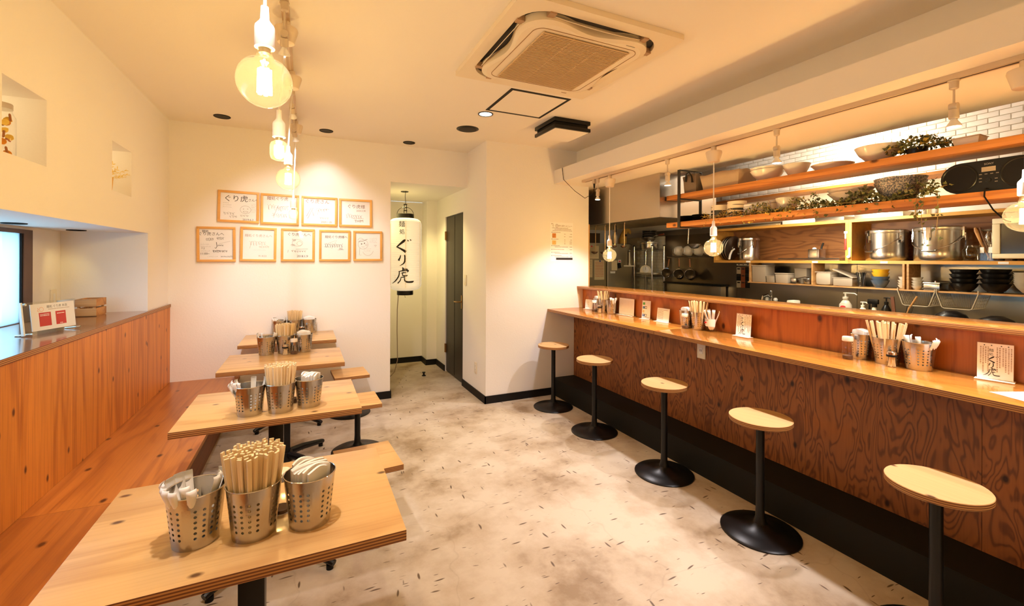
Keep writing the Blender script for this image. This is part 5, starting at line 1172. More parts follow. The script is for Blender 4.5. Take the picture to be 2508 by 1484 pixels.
M_STRAP = mat('black_strap', (0.015, 0.013, 0.012), 0.45)
hs = T('hanging_shelf', 'two-tier timber shelf hung on black steel loops over the pass', 'shelf', (3.155, 2.0, 1.736))
for z0, z1, nm in ((0.252, 0.292, 'upper_board'), (0.0, 0.042, 'lower_board')):
    MB().box(-0.125, 0.130, -2.8, 1.118, z0, z1, bev=0.002).build(nm, SHELFW, hs)
for y in (0.962, -1.4):
    a = y - 0.014; b_ = y + 0.014
    lo = MB().box(-0.134, -0.1255, a, b_, -0.009, 0.5085).box(0.1305, 0.139, a, b_, -0.009, 0.5085).box(-0.1254, 0.1304, a, b_, -0.009, -0.0004).box(-0.1254, 0.1304, a, b_, 0.242, 0.2515).box(-0.1254, 0.1304, a, b_, 0.500, 0.5085)
    lo.build('steel_loop', M_STRAP, hs)

def cabinet(y0, y1, lab, mid=None):
    t = T('wall_cabinet', lab, 'cabinet', (4.2, (y0 + y1) / 2, 1.411), 0, 'open plywood wall cabinets'); h = (y1 - y0) / 2
    MB().box(0, 0.302, -h, h, 0, 0.025).build('bottom_board', CABW, t); MB().box(0, 0.302, -h, h, 0.351, 0.375).build('top_board', CABW, t)
    MB().box(0, 0.302, -h, -h + 0.024, 0.0255, 0.3505).build('side_board', CABW, t); MB().box(0, 0.302, h - 0.024, h, 0.0255, 0.3505).build('side_board', CABW, t)
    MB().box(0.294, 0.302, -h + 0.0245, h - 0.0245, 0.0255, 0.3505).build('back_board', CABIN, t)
    return t
c1 = cabinet(2.2135, 3.59, 'open plywood wall cabinet holding a small pot, a tray and a tin')
c2 = cabinet(0.45, 2.2125, 'open plywood wall cabinet holding two big soup pots and the microwave')
for par, y in ((c1, 0.25), (c1, -0.42), (c2, 0.62), (c2, -0.05)):
    MB().box(-0.0012, -0.0002, y - 0.02, y + 0.03, 0.004, 0.020).build('shelf_sticker', M_PAPER, par)
ws = T('wall_shelf', 'thin plywood shelf with dividers below the wall cabinets', 'shelf', (4.2, 1.9, 1.2035))
THIN = wood('thin_shelf', (0.50, 0.27, 0.10), (0.30, 0.13, 0.04), 'Y', rough=0.5)
MB().box(0, 0.18, -1.45, 1.262, 0, 0.011).build('shelf_board', THIN, ws)
for y in (1.235, 0.605, -0.078, -0.105, -0.9): MB().box(0.0, 0.18, y, y + 0.0135, 0.0115, 0.2072).build('divider', THIN, ws)
bsf = T('brick_wall_shelf', 'narrow timber shelf fixed under the lit white bricks', 'shelf', (4.28, 1.7, 2.086))
MB().box(0, 0.233, -2.2, 2.2, 0, 0.024, bev=0.002).build('board', SHELFW, bsf)

# ---------------------------------------------------------------- kit makers
def bowl(name, lab, x, y, z, R, h, mt, group=None, foot=0.42, n=32, cat='bowl', tilt=0.0, flip=False):
    t = T(name, lab, cat, (x, y, z), 0, group)
    p = [(0, 0), (R * foot, 0), (R * foot, h * 0.10), (R * (foot + 0.10), h * 0.16), (R * 0.82, h * 0.55), (R * 0.96, h * 0.9), (R, h), (R * 0.965, h), (R * 0.92, h * 0.88), (R * 0.76, h * 0.53), (R * 0.40, h * 0.2), (0, h * 0.17)]
    M = Matrix.Translation((0, 0, h)) @ Matrix.Rotation(PI, 4, 'X') if flip else None
    MB().lathe(p, n, M=M).build('bowl_body', mt, t, angle=50)
    if tilt: t.rotation_euler = (tilt, 0, 0)
    return t
def pot(name, lab, x, y, z, R, h, group=None, bail=True, clasp=True, lid=True, turn=0.0):
    """lidded stainless food carrier: drum, lid rim, clasps, wire bail with a coil grip"""
    t = T(name, lab, 'pot', (x, y, z), turn, group)
    MB().lathe([(0, 0), (R * 0.97, 0), (R, 0.008), (R, h * 0.30), (R * 0.994, h * 0.31), (R * 0.994, h - 0.006), (R * 0.98, h - 0.004)], 48).build('drum', M_STEEL, t)
    MB().lathe([(R * 1.012, h - 0.020), (R * 1.02, h - 0.018), (R * 1.02, h + 0.002), (R * 0.98, h + 0.007), (R * 0.9, h + 0.010), (0, h + 0.013), ], 48).build('lid', M_ALU, t)
    if clasp:
        for a in (PI, PI / 2, -PI / 2):
            M = Matrix.Rotation(a, 4, 'Z')
            MB().box(R * 1.004, R * 1.004 + 0.012, -0.014, 0.014, h - 0.075, h + 0.004, M=M).box(R * 1.004 + 0.0121, R * 1.004 + 0.018, -0.009, 0.009, h - 0.095, h - 0.040, M=M).build('clasp', M_CHROME, t)
    if bail:
        rb = R * 1.06; zz = h * 0.78
        for s_ in (-1, 1): MB().cyl((0, s_ * R * 0.99, zz), (0, s_ * (R + 0.018), zz), 0.011, n=10).build('bail_lug', M_CHROME, t)
        P = [(-rb * math.sin(q) * 1.02, rb * math.cos(q), zz - math.sin(q) * h * 0.44 - (0.012 if 0.38 < q / PI < 0.62 else 0)) for q in [PI * i / 24 for i in range(25)]]
        MB().tube(P, 0.0032, 6).build('wire_bail', M_CHROME, t)
        MB().tube([(p[0], p[1], p[2]) for p in P[10:15]], 0.0062, 8).build('bail_grip', M_STEELD, t)
    return t
def bx(name, lab, cat, x0, x1, y0, y1, z0, z1, mt, lid=None, bev=0.006, taper=0.0, group=None, tilt=0.0, lidh=0.012):
    cx, cy = (x0 + x1) / 2, (y0 + y1) / 2
    t = T(name, lab, cat, (cx, cy, z0), tilt, group); a, b_, h = (x1 - x0) / 2, (y1 - y0) / 2, z1 - z0
    hl = h - lidh if lid else h
    bm_ = MB().box(-a, a, -b_, b_, 0, hl, bev=bev)
    if taper: bm_.v = [(p[0] * (1 - taper * (1 - p[2] / hl)), p[1] * (1 - taper * (1 - p[2] / hl)), p[2]) for p in bm_.v]
    bm_.build('box_body', mt, t)
    if lid: MB().box(-a - 0.003, a + 0.003, -b_ - 0.003, b_ + 0.003, hl + 0.0003, h, bev=0.003).build('lid', lid, t)
    else: MB().tube([(-a, -b_, h), (a, -b_, h), (a, b_, h), (-a, b_, h)], 0.0028, 6, closed=True).build('rim', mt, t)
    return t
M_BLK = mat('black_melamine', (0.008, 0.007, 0.007), 0.3, spec=0.3)
M_PLBOX = mat('clouded_plastic', (0.33, 0.265, 0.20), 0.45); M_PLBOX2 = mat('pale_plastic_box', (0.42, 0.34, 0.26), 0.4)

# ---------------------------------------------------------------- on the hanging shelf, upper board
ZU = 2.0285
def tote(name, lab, x0, x1, y0, y1, z, h, mt, handles):
    t = T(name, lab, 'basket', ((x0 + x1) / 2, (y0 + y1) / 2, z)); a, b_ = (x1 - x0) / 2, (y1 - y0) / 2
    V = []; n = 8; rr = random.Random(len(lab))
    ring = []
    for s_ in range(4):
        for i in range(n):
            q = -1 + 2 * i / n; ring.append(((a, q * b_), (-q * a, b_), (-a, -q * b_), (q * a, -b_))[s_])
    lv = (0, 0.3, 0.7, 1.0); k = len(ring)
    for l in lv:
        for (px, py) in ring:
            f = 0.90 + 0.12 * l; V.append((px * f + rr.uniform(-0.003, 0.003) * l, py * f + rr.uniform(-0.003, 0.003) * l, h * l * (1 + 0.05 * math.sin(px * 40 + py * 23) * l)))
    Fs = [(l * k + i, l * k + (i + 1) % k, (l + 1) * k + (i + 1) % k, (l + 1) * k + i) for l in range(3) for i in range(k)] + [tuple(range(k))[::-1]]
    o = MB().add(V, Fs).build('fabric_body', mt, t, angle=60); so = o.modifiers.new('thick', 'SOLIDIFY'); so.thickness = 0.006
    if handles:
        for s_ in (-1,):
            MB().tube([(s_ * (a + 0.008), -b_ * 0.55, h * 0.55), (s_ * (a + 0.012), -b_ * 0.5, h * 0.9), (s_ * (a + 0.012), -b_ * 0.1, h * 1.18), (s_ * (a + 0.012), b_ * 0.3, h * 1.12), (s_ * (a + 0.008), b_ * 0.5, h * 0.66)], [0.010, 0.006, 0.006, 0.006, 0.010], 8).build('leather_handle', M_BLACKS, t)
    return t
tote('felt_basket', 'grey felt basket with black leather handle on the top shelf', 3.045, 3.26, 2.79, 2.935, ZU, 0.150, mat('grey_felt', (0.17, 0.125, 0.09), 0.95), True)
tote('canvas_basket', 'large beige canvas basket on the top shelf', 3.05, 3.27, 2.375, 2.745, ZU, 0.125, mat('beige_canvas', (0.46, 0.34, 0.22), 0.9, mottle=0.1, mscale=12), False)
bowl('serving_bowl', 'conical cream bowl under the bowl stacked first on the top shelf', 3.155, 2.215, ZU, 0.116, 0.083, M_CERAM, 'cream bowls on the top shelf')
bowl('serving_bowl', 'conical cream bowl nested on top of the first shelf bowl', 3.155, 2.215, ZU + 0.019, 0.117, 0.083, M_CERAM, 'cream bowls on the top shelf')
bowl('serving_bowl', 'deep cream bowl second along the top shelf', 3.155, 1.995, ZU, 0.086, 0.088, M_CERAM, 'cream bowls on the top shelf', foot=0.5)
t = T('serving_plate', 'large shallow cream dish on the top shelf', 'plate', (3.165, 1.765, ZU))
MB().lathe([(0, 0), (0.08, 0), (0.085, 0.006), (0.118, 0.04), (0.121, 0.043), (0.117, 0.043), (0.08, 0.012), (0, 0.01)], 36).build('dish_body', M_CERAM, t)
bowl('serving_bowl', 'conical cream bowl beside the leafy plant on the top shelf', 3.155, 1.50, ZU, 0.118, 0.098, M_CERAM, 'cream bowls on the top shelf')
bx('low_dish', 'low cream dish at the camera end of the top shelf', 'dish', 3.10, 3.20, 1.035, 1.145, ZU, ZU + 0.05, M_CERAM, taper=0.2)
M_LEAF = mat('leaf_green', (0.16, 0.17, 0.05), 0.55); M_LEAFY = mat('leaf_yellow', (0.50, 0.36, 0.06), 0.55); M_LEAFD = mat('leaf_dark', (0.075, 0.085, 0.032), 0.5); M_MOSS = mat('dry_moss', (0.36, 0.24, 0.09), 0.9)
def leaves(mb_, n, boxf, size, seed, mis=(0, 0, 1)):
    rr = random.Random(seed)
    for k in range(n):
        c = Vector(boxf(rr)); s_ = size * rr.uniform(0.6, 1.25)
        d = Vector((rr.gauss(0, 1), rr.gauss(0, 1), rr.gauss(0.2, 0.8))).normalized(); e = d.orthogonal().normalized(); e = (Matrix.Rotation(rr.uniform(0, 6.3), 3, d) @ e)
        mb_.add([c, c + d * s_ * 0.35 + e * s_ * 0.36, c + d * s_ * 0.6 + e * s_ * 0.16, c + d * s_, c + d * s_ * 0.6 - e * s_ * 0.16, c + d * s_ * 0.35 - e * s_ * 0.36, c + d * s_ * 0.4 + d.cross(e) * s_ * 0.08], [(0, 1, 6), (1, 2, 6), (2, 3, 6), (3, 4, 6), (4, 5, 6), (5, 0, 6)], rr.choice(mis))
def plant(lab, x, y, z, pot_r, nl, boxf, size, seed, mats, mis, potmat):
    t = T('potted_foliage', lab, 'plant', (x, y, z))
    MB().lathe([(0, 0), (pot_r * 0.8, 0), (pot_r, 0.045), (pot_r * 0.9, 0.047), (pot_r * 0.75, 0.035), (0, 0.033)], 20).build('pot', potmat, t)
    mb_ = MB(); leaves(mb_, nl, boxf, size, seed, mis); o = mb_.build('leaves', mats, t, angle=0); o['kind'] = 'stuff'
    mb_ = MB(); rr = random.Random(seed + 1)
    for k in range(14):
        c = Vector(boxf(rr)); mb_.tube([(rr.uniform(-.02, .02), rr.uniform(-.02, .02), 0.03), c * 0.5 + Vector((0, 0, 0.03)), c], 0.0014, 4)
    mb_.build('stems', mats[-1], t); return t
def dome(rx, ry, h, z0=0.03):
    def f(rr):
        a = rr.uniform(0, 2 * PI); q = math.sqrt(rr.random()); zz = z0 + (h - z0) * rr.random() * (1 - q * q * 0.75)
        return (math.cos(a) * q * rx, math.sin(a) * q * ry, zz)
    return f
plant('bushy yellow-green plant in a low pot on the top shelf', 3.135, 1.305, ZU, 0.05, 420, dome(0.095, 0.15, 0.118), 0.026, 4, [M_LEAFD, M_LEAF, M_LEAFY], (0, 0, 1, 2), M_BLACKS)

# ---------------------------------------------------------------- on the hanging shelf, lower board
ZW = 1.7785
for k, (y, n, lab) in enumerate(((2.995, 4, 'black plate in the stack by the shelf end'), (2.835, 4, 'black plate in the second stack on the lower shelf'))):
    for j in range(n):
        t = T('black_plate', lab + (', topmost' if j == n - 1 else ', at the bottom' if j == 0 else ', lower middle' if j == 1 else ', upper middle'), 'plate', (3.155, y, ZW + j * 0.0135), 0, 'black plates on the lower shelf')
        MB().lathe([(0, 0), (0.045, 0), (0.05, 0.004), (0.076, 0.0165), (0.0775, 0.0175), (0.074, 0.0175), (0.048, 0.0065), (0, 0.006)], 28).build('plate_body', M_BLK, t)
def striped(lab, y, h, R, turn):
    m, nt, b = principled('brush_striped'); N = nt.nodes; L = nt.links
    tc = N.new('ShaderNodeTexCoord'); mp = N.new('ShaderNodeMapping'); mp.inputs['Rotation'].default_value = (0.25, 0.1, 0); mp.inputs['Scale'].default_value = (1, 1, 27)
    wv = N.new('ShaderNodeTexNoise'); wv.inputs['Scale'].default_value = 1.6; wv.inputs['Detail'].default_value = 1
    rp = N.new('ShaderNodeValToRGB'); rp.color_ramp.interpolation = 'CONSTANT'; rp.color_ramp.elements[0].color = (0.03, 0.026, 0.022, 1); rp.color_ramp.elements[1].position = 0.48; rp.color_ramp.elements[1].color = (0.78, 0.68, 0.54, 1)
    L.new(tc.outputs['Object'], mp.inputs[0]); L.new(mp.outputs[0], wv.inputs['Vector']); L.new(wv.outputs['Fac'], rp.inputs[0]); L.new(rp.outputs[0], b.inputs['Base Color']); b.inputs['Roughness'].default_value = 0.25
    t = T('striped_cup', lab, 'cup', (3.16, y, ZW), turn)
    MB().lathe([(0, 0), (R * 0.9, 0), (R, 0.008), (R, h), (R * 0.94, h), (R * 0.92, 0.01), (0, 0.01)], 30).build('cup_body', m, t)
    MB().lathe([(R * 1.002, h * 0.5), (R * 1.004, h * 0.502), (R * 1.002, h * 0.505)], 30).build('stacking_seam', M_BLACK, t)
striped('black and white brush-striped cup stack, the shorter one', 2.645, 0.118, 0.066, 0.4)
striped('black and white brush-striped cup stack, the taller one', 2.478, 0.132, 0.072, 2.0)
t = T('paper_stack', 'stack of white paper packets on the lower shelf', 'paper', (3.20, 2.325, ZW))
for k in range(5): MB().box(-0.06, 0.06, -0.085 + k * 0.002, 0.085 - k * 0.001, k * 0.02, k * 0.02 + 0.0185, bev=0.004).build('packet', M_PAPER, t)
t = T('clip_jar', 'white clip-top canister on the lower shelf', 'jar', (3.20, 2.205, ZW))
MB().lathe([(0, 0), (0.034, 0), (0.036, 0.004), (0.036, 0.085), (0.032, 0.09)], 24).build('jar_body', M_CERAM, t); MB().lathe([(0.036, 0.092), (0.037, 0.094), (0.036, 0.108), (0, 0.113)], 24).build('lid', M_CERAM, t)
MB().tube([(-0.038, 0.008, 0.06), (-0.043, 0.008, 0.085), (-0.040, 0.008, 0.112), (-0.043, -0.008, 0.085), (-0.038, -0.008, 0.06)], 0.0016, 5).build('wire_clip', M_CHROME, t)
bowl('serving_bowl', 'white faceted bowl behind the garland on the lower shelf', 3.185, 2.08, ZW, 0.08, 0.112, M_CERAM, None, 0.5, 10)
for j in range(2):
    t = T('oval_plate', 'pale oval serving plate behind the garland, ' + ('upper one' if j else 'lower one'), 'plate', (3.17, 1.66, ZW + 0.03 + j * 0.020))
    MB().lathe([(0, 0 if j else -0.03), (0.06, 0 if j else -0.03), (0.07, 0.004), (0.125, 0.060), (0.128, 0.064), (0.123, 0.063), (0.07, 0.012), (0, 0.009)], 36, sx=0.85).build('plate_body', mat('pale_pink_ceramic', (0.66, 0.56, 0.48), 0.2), t)
m, nt, b = principled('speckled_blue'); N = nt.nodes; n = N.new('ShaderNodeTexNoise'); n.inputs['Scale'].default_value = 130; tc = N.new('ShaderNodeTexCoord'); r = N.new('ShaderNodeValToRGB')
r.color_ramp.elements[0].position = 0.44; r.color_ramp.elements[0].color = (0.09, 0.10, 0.13, 1); r.color_ramp.elements[1].position = 0.58; r.color_ramp.elements[1].color = (0.50, 0.44, 0.38, 1)
nt.links.new(tc.outputs['Object'], n.inputs['Vector']); nt.links.new(n.outputs['Fac'], r.inputs[0]); nt.links.new(r.outputs[0], b.inputs['Base Color']); b.inputs['Roughness'].default_value = 0.3; M_SPK = m
bowl('speckled_bowl', 'wide blue speckled bowl, lower of the nested two', 3.165, 1.395, ZW, 0.122, 0.118, M_SPK, 'blue speckled bowls', 0.45)
bowl('speckled_bowl', 'wide blue speckled bowl, upper of the nested two', 3.165, 1.395, ZW + 0.022, 0.123, 0.118, M_SPK, 'blue speckled bowls', 0.45)
def garland(lab, y0, y1, n, size, seed, mats, mis, hang=0.0, x=3.06, h=0.075):
    t = T('leaf_garland', lab, 'garland', (x, (y0 + y1) / 2, ZW)); rr0 = random.Random(seed); hw = abs(y1 - y0) / 2
    P = [(0.0 + rr0.uniform(-.012, .012), -hw + 2 * hw * i / 12, 0.012 + rr0.uniform(0, 0.02)) for i in range(13)]
    MB().tube(P, 0.003, 5).build('vine', mats[-1], t)
    def f(rr):
        y = rr.uniform(-hw, hw); hh = h * (0.6 + 0.4 * math.sin(y * 21 + seed)); z = rr.random() ** 1.5 * hh + 0.006; xx = rr.uniform(-0.024, 0.045)
        if rr.random() < hang: xx = rr.uniform(-0.055, -0.037); z = -rr.random() * 0.06
        return (xx, y, z)
    mb_ = MB(); leaves(mb_, n, f, size, seed, mis); o = mb_.build('leaves', mats, t, angle=0); o['kind'] = 'stuff'
garland('dry brown moss garland at the far end of the lower shelf', 2.75, 2.35, 500, 0.014, 3, [M_MOSS, M_LEAFY, M_MOSS], (0, 0, 0, 1), 0.10, 3.075, 0.070)
garland('grey-green leaf garland along the middle of the lower shelf', 2.34, 1.85, 520, 0.024, 5, [mat('leaf_olive', (0.22, 0.20, 0.08), 0.6), M_LEAFY, M_LEAFD, M_MOSS], (0, 0, 2, 1), 0.07, 3.07, 0.085)
garland('dark ivy garland below the speckled bowls', 1.84, 1.28, 760, 0.026, 8, [M_LEAFD, mat('leaf_olive', (0.22, 0.20, 0.08), 0.6), M_LEAF, M_MOSS], (0, 0, 1, 2), 0.035, 3.07, 0.10)
t = T('trailing_ivy', 'ivy spray hanging over the shelf edge beside the boombox', 'plant', (3.055, 1.205, ZW)); rr = random.Random(9)
mb = MB(); lf = MB()
for k, (dy, dz, bend) in enumerate(((0.01, -0.26, 0.02), (-0.025, -0.22, -0.03), (0.04, -0.13, 0.03), (-0.08, 0.05, 0.02), (0.03, 0.07, -0.01), (-0.03, 0.08, 0.01))):
    P = []
    for i in range(8):
        q = i / 7; P.append((-0.045 * min(1, q * 2.5) + 0.006 * math.sin(i), dy * q + bend * math.sin(q * 3), 0.02 * (1 - q) + (dz * q if dz > 0 else dz * max(0, q - 0.25) / 0.75 + 0.02 * math.sin(q * 3))))
    mb.tube(P, 0.0016, 5)
    for p in P[1:]:
        c = Vector(p)
        leaves(lf, 3, lambda r_: (c.x + r_.uniform(-.012, .004), c.y + r_.uniform(-.016, .016), c.z + r_.uniform(-.01, .01)), 0.026, rr.randrange(999), (0, 1))
mb.build('vines', M_MOSS, t); o = lf.build('leaves', [M_LEAFD, M_LEAF], t, angle=0); o['kind'] = 'stuff'

# boombox
bb = T('boombox', 'black portable stereo with two round speakers on the lower shelf', 'stereo', (3.115, 0.985, ZW + 0.0005))
pts = []
for i in range(13): a = PI / 2 + PI * i / 12; pts.append((-0.105 + 0.078 * math.cos(a), 0.078 + 0.078 * math.sin(a)))
for i in range(13): a = -PI / 2 + PI * i / 12; pts.append((0.105 + 0.078 * math.cos(a), 0.078 + 0.078 * math.sin(a)))
MB().prism(pts, -0.075, 0.065, M=Mpl((0, 0, 0), (0, -1, 0), (0, 0, 1))).build('case', mat('black_case', (0.007, 0.0065, 0.0065), 0.4, spec=0.25), bb)
Mb = Mpl((-0.0655, 0, 0), (0, -1, 0), (0, 0, 1))
for s_ in (-1, 1):
    MB().lathe([(0.068, 0), (0.070, 0.004), (0.066, 0.006), (0.062, 0.003)], 36, M=Mb @ Matrix.Translation((s_ * 0.109, 0.078, 0))).build('speaker_ring', M_BLACKS, bb)
    MB().lathe([(0.062, 0.003), (0.03, 0.0045), (0, 0.005)], 30, M=Mb @ Matrix.Translation((s_ * 0.109, 0.078, 0))).build('speaker_mesh', M_BLACK, bb)
MB().box(-0.026, 0.024, 0.098, 0.121, 0.0002, 0.002, M=Mb).build('display', mat('lcd_grey', (0.36, 0.29, 0.22), 0.3), bb)
mb = MB(); put_text(mb, 'SONY', 0.0, 0.135, 0.013, 0.0007, 0, 0, Mb); mb.build('brand_lettering', M_STEELD, bb)
MB().lathe([(0.011, 0.0002), (0.010, 0.004), (0, 0.0042)], 20, M=Mb @ Matrix.Translation((-0.002, 0.055, 0))).build('play_knob', M_BLACKS, bb)
for (x, y) in ((-0.03, 0.086), (-0.01, 0.086), (0.01, 0.086), (0.03, 0.086), (-0.03, 0.05), (0.026, 0.06), (0.026, 0.045), (-0.03, 0.066)): MB().box(x - 0.005, x + 0.005, y - 0.0018, y + 0.0018, 0.0002, 0.0014, M=Mb).build('button', mat('button_grey', (0.22, 0.19, 0.16), 0.5), bb)
ca = T('power_cable', 'black cord dropping from the boombox to the microwave', 'cable', (3.0, 0.985, ZW))
MB().tube([(0.040, 0.0, 0.012), (0.0, -0.002, 0.010), (-0.012, -0.004, -0.03), (0.1, -0.0, -0.09), (0.5, 0.08, -0.12), (1.17, 0.26, -0.085)], 0.0035, 6).build('flex', M_BLACK, ca)

# ---------------------------------------------------------------- in and on the wall cabinets
ZB = 1.4365
pot('food_carrier', 'small stainless pot with wire bail in the far cabinet', 4.345, 3.255, ZB, 0.100, 0.235, 'stainless soup pots in the cabinets', turn=-0.5)
pot('food_carrier', 'stainless soup pot with wire bail, the narrower of the two in the near cabinet', 4.352, 2.010, ZB, 0.137, 0.243, 'stainless soup pots in the cabinets', turn=-0.45)
pot('food_carrier', 'wide stainless soup pot with front clasp and coil-grip bail', 4.340, 1.675, ZB, 0.140, 0.246, 'stainless soup pots in the cabinets', turn=0.0)
for k in range(3):
    t = T('pot_lid', 'flat steel lid leaning at the far end of the cabinet, %s' % ('front', 'middle', 'back')[k] + ' one', 'lid', (4.22 + k * 0.012, 3.51 - k * 0.028, ZB + 0.139), 0, 'steel lids leaning in the cabinet')
    MB().lathe([(0, 0.012), (0.02, 0.012), (0.022, 0.004), (0.13, 0.002), (0.135, -0.004), (0.132, -0.006), (0, 0.0)], 32, M=Matrix.Rotation(math.radians(100), 4, 'X')).build('lid_disc', M_STEELD, t); t.location.x = 4.345
t = T('white_ladle', 'curved white handle leaning beside the small pot', 'utensil', (4.222, 3.375, ZB))
MB().tube([(0, 0.03, 0.012), (0, 0.02, 0.06), (0, -0.005, 0.105), (0, -0.035, 0.125)], [0.011, 0.011, 0.010, 0.008], 8).build('handle', M_WHITE, t)
t = T('baking_tray', 'wide dark steel tray lying in the far cabinet', 'tray', (4.32, 2.56, ZB)); MB().box(-0.11, 0.11, -0.27, 0.27, 0, 0.006, bev=0.002).build('tray_floor', M_STEELD, t)
MB().tube([(-0.115, -0.275, 0.018), (0.115, -0.275, 0.018), (0.115, 0.275, 0.018), (-0.115, 0.275, 0.018)], 0.004, 6, closed=True).build('rolled_rim', M_STEELD, t)
t = T('spice_tin', 'square steel tin with a black scoop handle on the tray', 'tin', (4.29, 2.525, ZB + 0.007)); MB().box(-0.05, 0.05, -0.05, 0.05, 0, 0.098, bev=0.006).build('tin_body', M_STEEL, t)
MB().box(-0.054, -0.0505, -0.03, 0.03, 0.02, 0.085, bev=0.001).build('embossed_panel', M_ALU, t)
MB().tube([(0.0, -0.03, 0.05), (-0.0, -0.045, 0.12), (0.0, -0.058, 0.155)], 0.008, 8).build('scoop_handle', M_BLACKS, t)
MB().lathe([(0, 0.098), (0.018, 0.099), (0.014, 0.112), (0, 0.116)], 12, c=(0, 0.02, 0)).build('lid_knob', M_WHITE, t)
t = T('glass_pitcher', 'empty glass pitcher behind the glass jars', 'pitcher', (4.40, 1.535, ZB)); MB().lathe([(0, 0), (0.036, 0), (0.04, 0.02), (0.036, 0.14), (0.041, 0.205)], 24).build('glass_body', M_GLASS, t, angle=60)
t = T('glass_jar', 'squat clouded glass jar in the near cabinet', 'jar', (4.27, 1.462, ZB)); MB().lathe([(0, 0), (0.045, 0), (0.051, 0.012), (0.052, 0.075), (0.040, 0.092), (0.038, 0.105)], 28).build('glass_body', glass('cloudy_glass', (0.82, 0.80, 0.66), 2.0), t, angle=60)
MB().lathe([(0.0395, 0.094), (0.041, 0.096), (0.041, 0.110), (0.037, 0.112)], 28).build('screw_rim', M_GLASS, t)
t = T('utensil_jar', 'glass canister of wooden spoons and a whisk in the near cabinet', 'jar', (4.285, 1.385, ZB)); MB().box(-0.037, 0.037, -0.037, 0.037, 0, 0.004).lathe([(0.05, 0.004), (0.05, 0.13), (0.048, 0.13), (0.048, 0.004)], 4, a0=PI / 4).build('glass_body', M_GLASS, t, angle=20)
for y in (-0.022, 0.020): MB().box(-0.0372, -0.0362, y - 0.010, y + 0.010, 0.055, 0.095).build('paper_label', M_PAPER, t)
t = T('wooden_spoon', 'wooden spatula leaning out of the glass canister', 'utensil', (4.285, 1.385, ZB + 0.006)); MB().tube([(-0.010, -0.015, 0), (-0.014, 0.03, 0.11), (-0.014, 0.058, 0.205), (-0.014, 0.064, 0.228)], [0.005, 0.006, 0.011, 0.006], 8).build('shaft', CRATEW, t)
t = T('wooden_spoon', 'dark wooden spoon behind the spatula in the glass canister', 'utensil', (4.285, 1.385, ZB + 0.006)); MB().tube([(0.012, -0.02, 0), (0.016, 0.02, 0.12), (0.018, 0.05, 0.23)], [0.005, 0.006, 0.006], 8).build('shaft', mat('dark_wood', (0.16, 0.065, 0.02), 0.6), t)
t = T('steel_ladle', 'steel ladle standing in the glass canister', 'utensil', (4.285, 1.385, ZB + 0.006)); MB().tube([(0.02, 0.01, 0), (0.022, 0.01, 0.12), (0.022, 0.012, 0.205)], 0.004, 6).build('shaft', M_CHROME, t)
MB().lathe([(0, -0.016), (0.018, -0.011), (0.027, 0.002), (0.025, 0.003), (0.016, -0.008), (0, -0.012)], 16, c=(0.022, 0.018, 0.213), M=None).build('ladle_bowl', M_STEELD, t)
t = T('whisk', 'steel balloon whisk standing in the glass canister', 'whisk', (4.285, 1.385, ZB + 0.006)); mb = MB(); MB().tube([(-0.01, -0.01, 0.0), (-0.014, -0.014, 0.11)], 0.006, 8).build('shaft', M_CHROME, t)
for k in range(6):
    a = k * PI / 6; mb.tube([(-0.014 + math.cos(a) * 0.026 * math.sin(q), -0.014 + math.sin(a) * 0.026 * math.sin(q), 0.11 + 0.042 * (1 - math.cos(q))) for q in [2 * PI * i / 16 for i in range(17)]], 0.0011, 4)
mb.build('wire_loops', M_CHROME, t)
mw = T('microwave', 'cream white microwave oven in the near cabinet', 'microwave', (4.35, 1.10, ZB + 0.002))
MB().box(-0.118, 0.14, -0.235, 0.245, 0.012, 0.285, bev=0.008).build('housing', M_CREAM, mw)
M_MWF = mat('microwave_cream', (0.82, 0.74, 0.54), 0.3)
MB().box(-0.138, -0.1185, -0.12, 0.245, 0.014, 0.0465, bev=0.005).box(-0.138, -0.1185, -0.12, 0.245, 0.247, 0.283, bev=0.005).box(-0.138, -0.1185, 0.207, 0.245, 0.0467, 0.2468, bev=0.004).box(-0.138, -0.1185, -0.12, -0.09, 0.0467, 0.2468, bev=0.004).build('door_frame', M_MWF, mw)
MB().box(-0.126, -0.1190, -0.0899, 0.2069, 0.0468, 0.2467).build('door_window', mat('microwave_window', (0.045, 0.036, 0.028), 0.12), mw)
MB().box(-0.136, -0.1185, -0.235, -0.1215, 0.014, 0.283, bev=0.004).build('control_panel', M_MWF, mw)
for x in (-0.09, 0.11):
    for y in (-0.2, 0.21): MB().cyl((x, y, 0), (x, y, 0.0118), 0.012, n=10).build('foot', M_BLACK, mw)
bx('food_box', 'pale plastic box resting on the microwave', 'box', 4.27, 4.46, 0.95, 1.305, 1.7235, 1.7580, M_PLBOX2, taper=0.06)
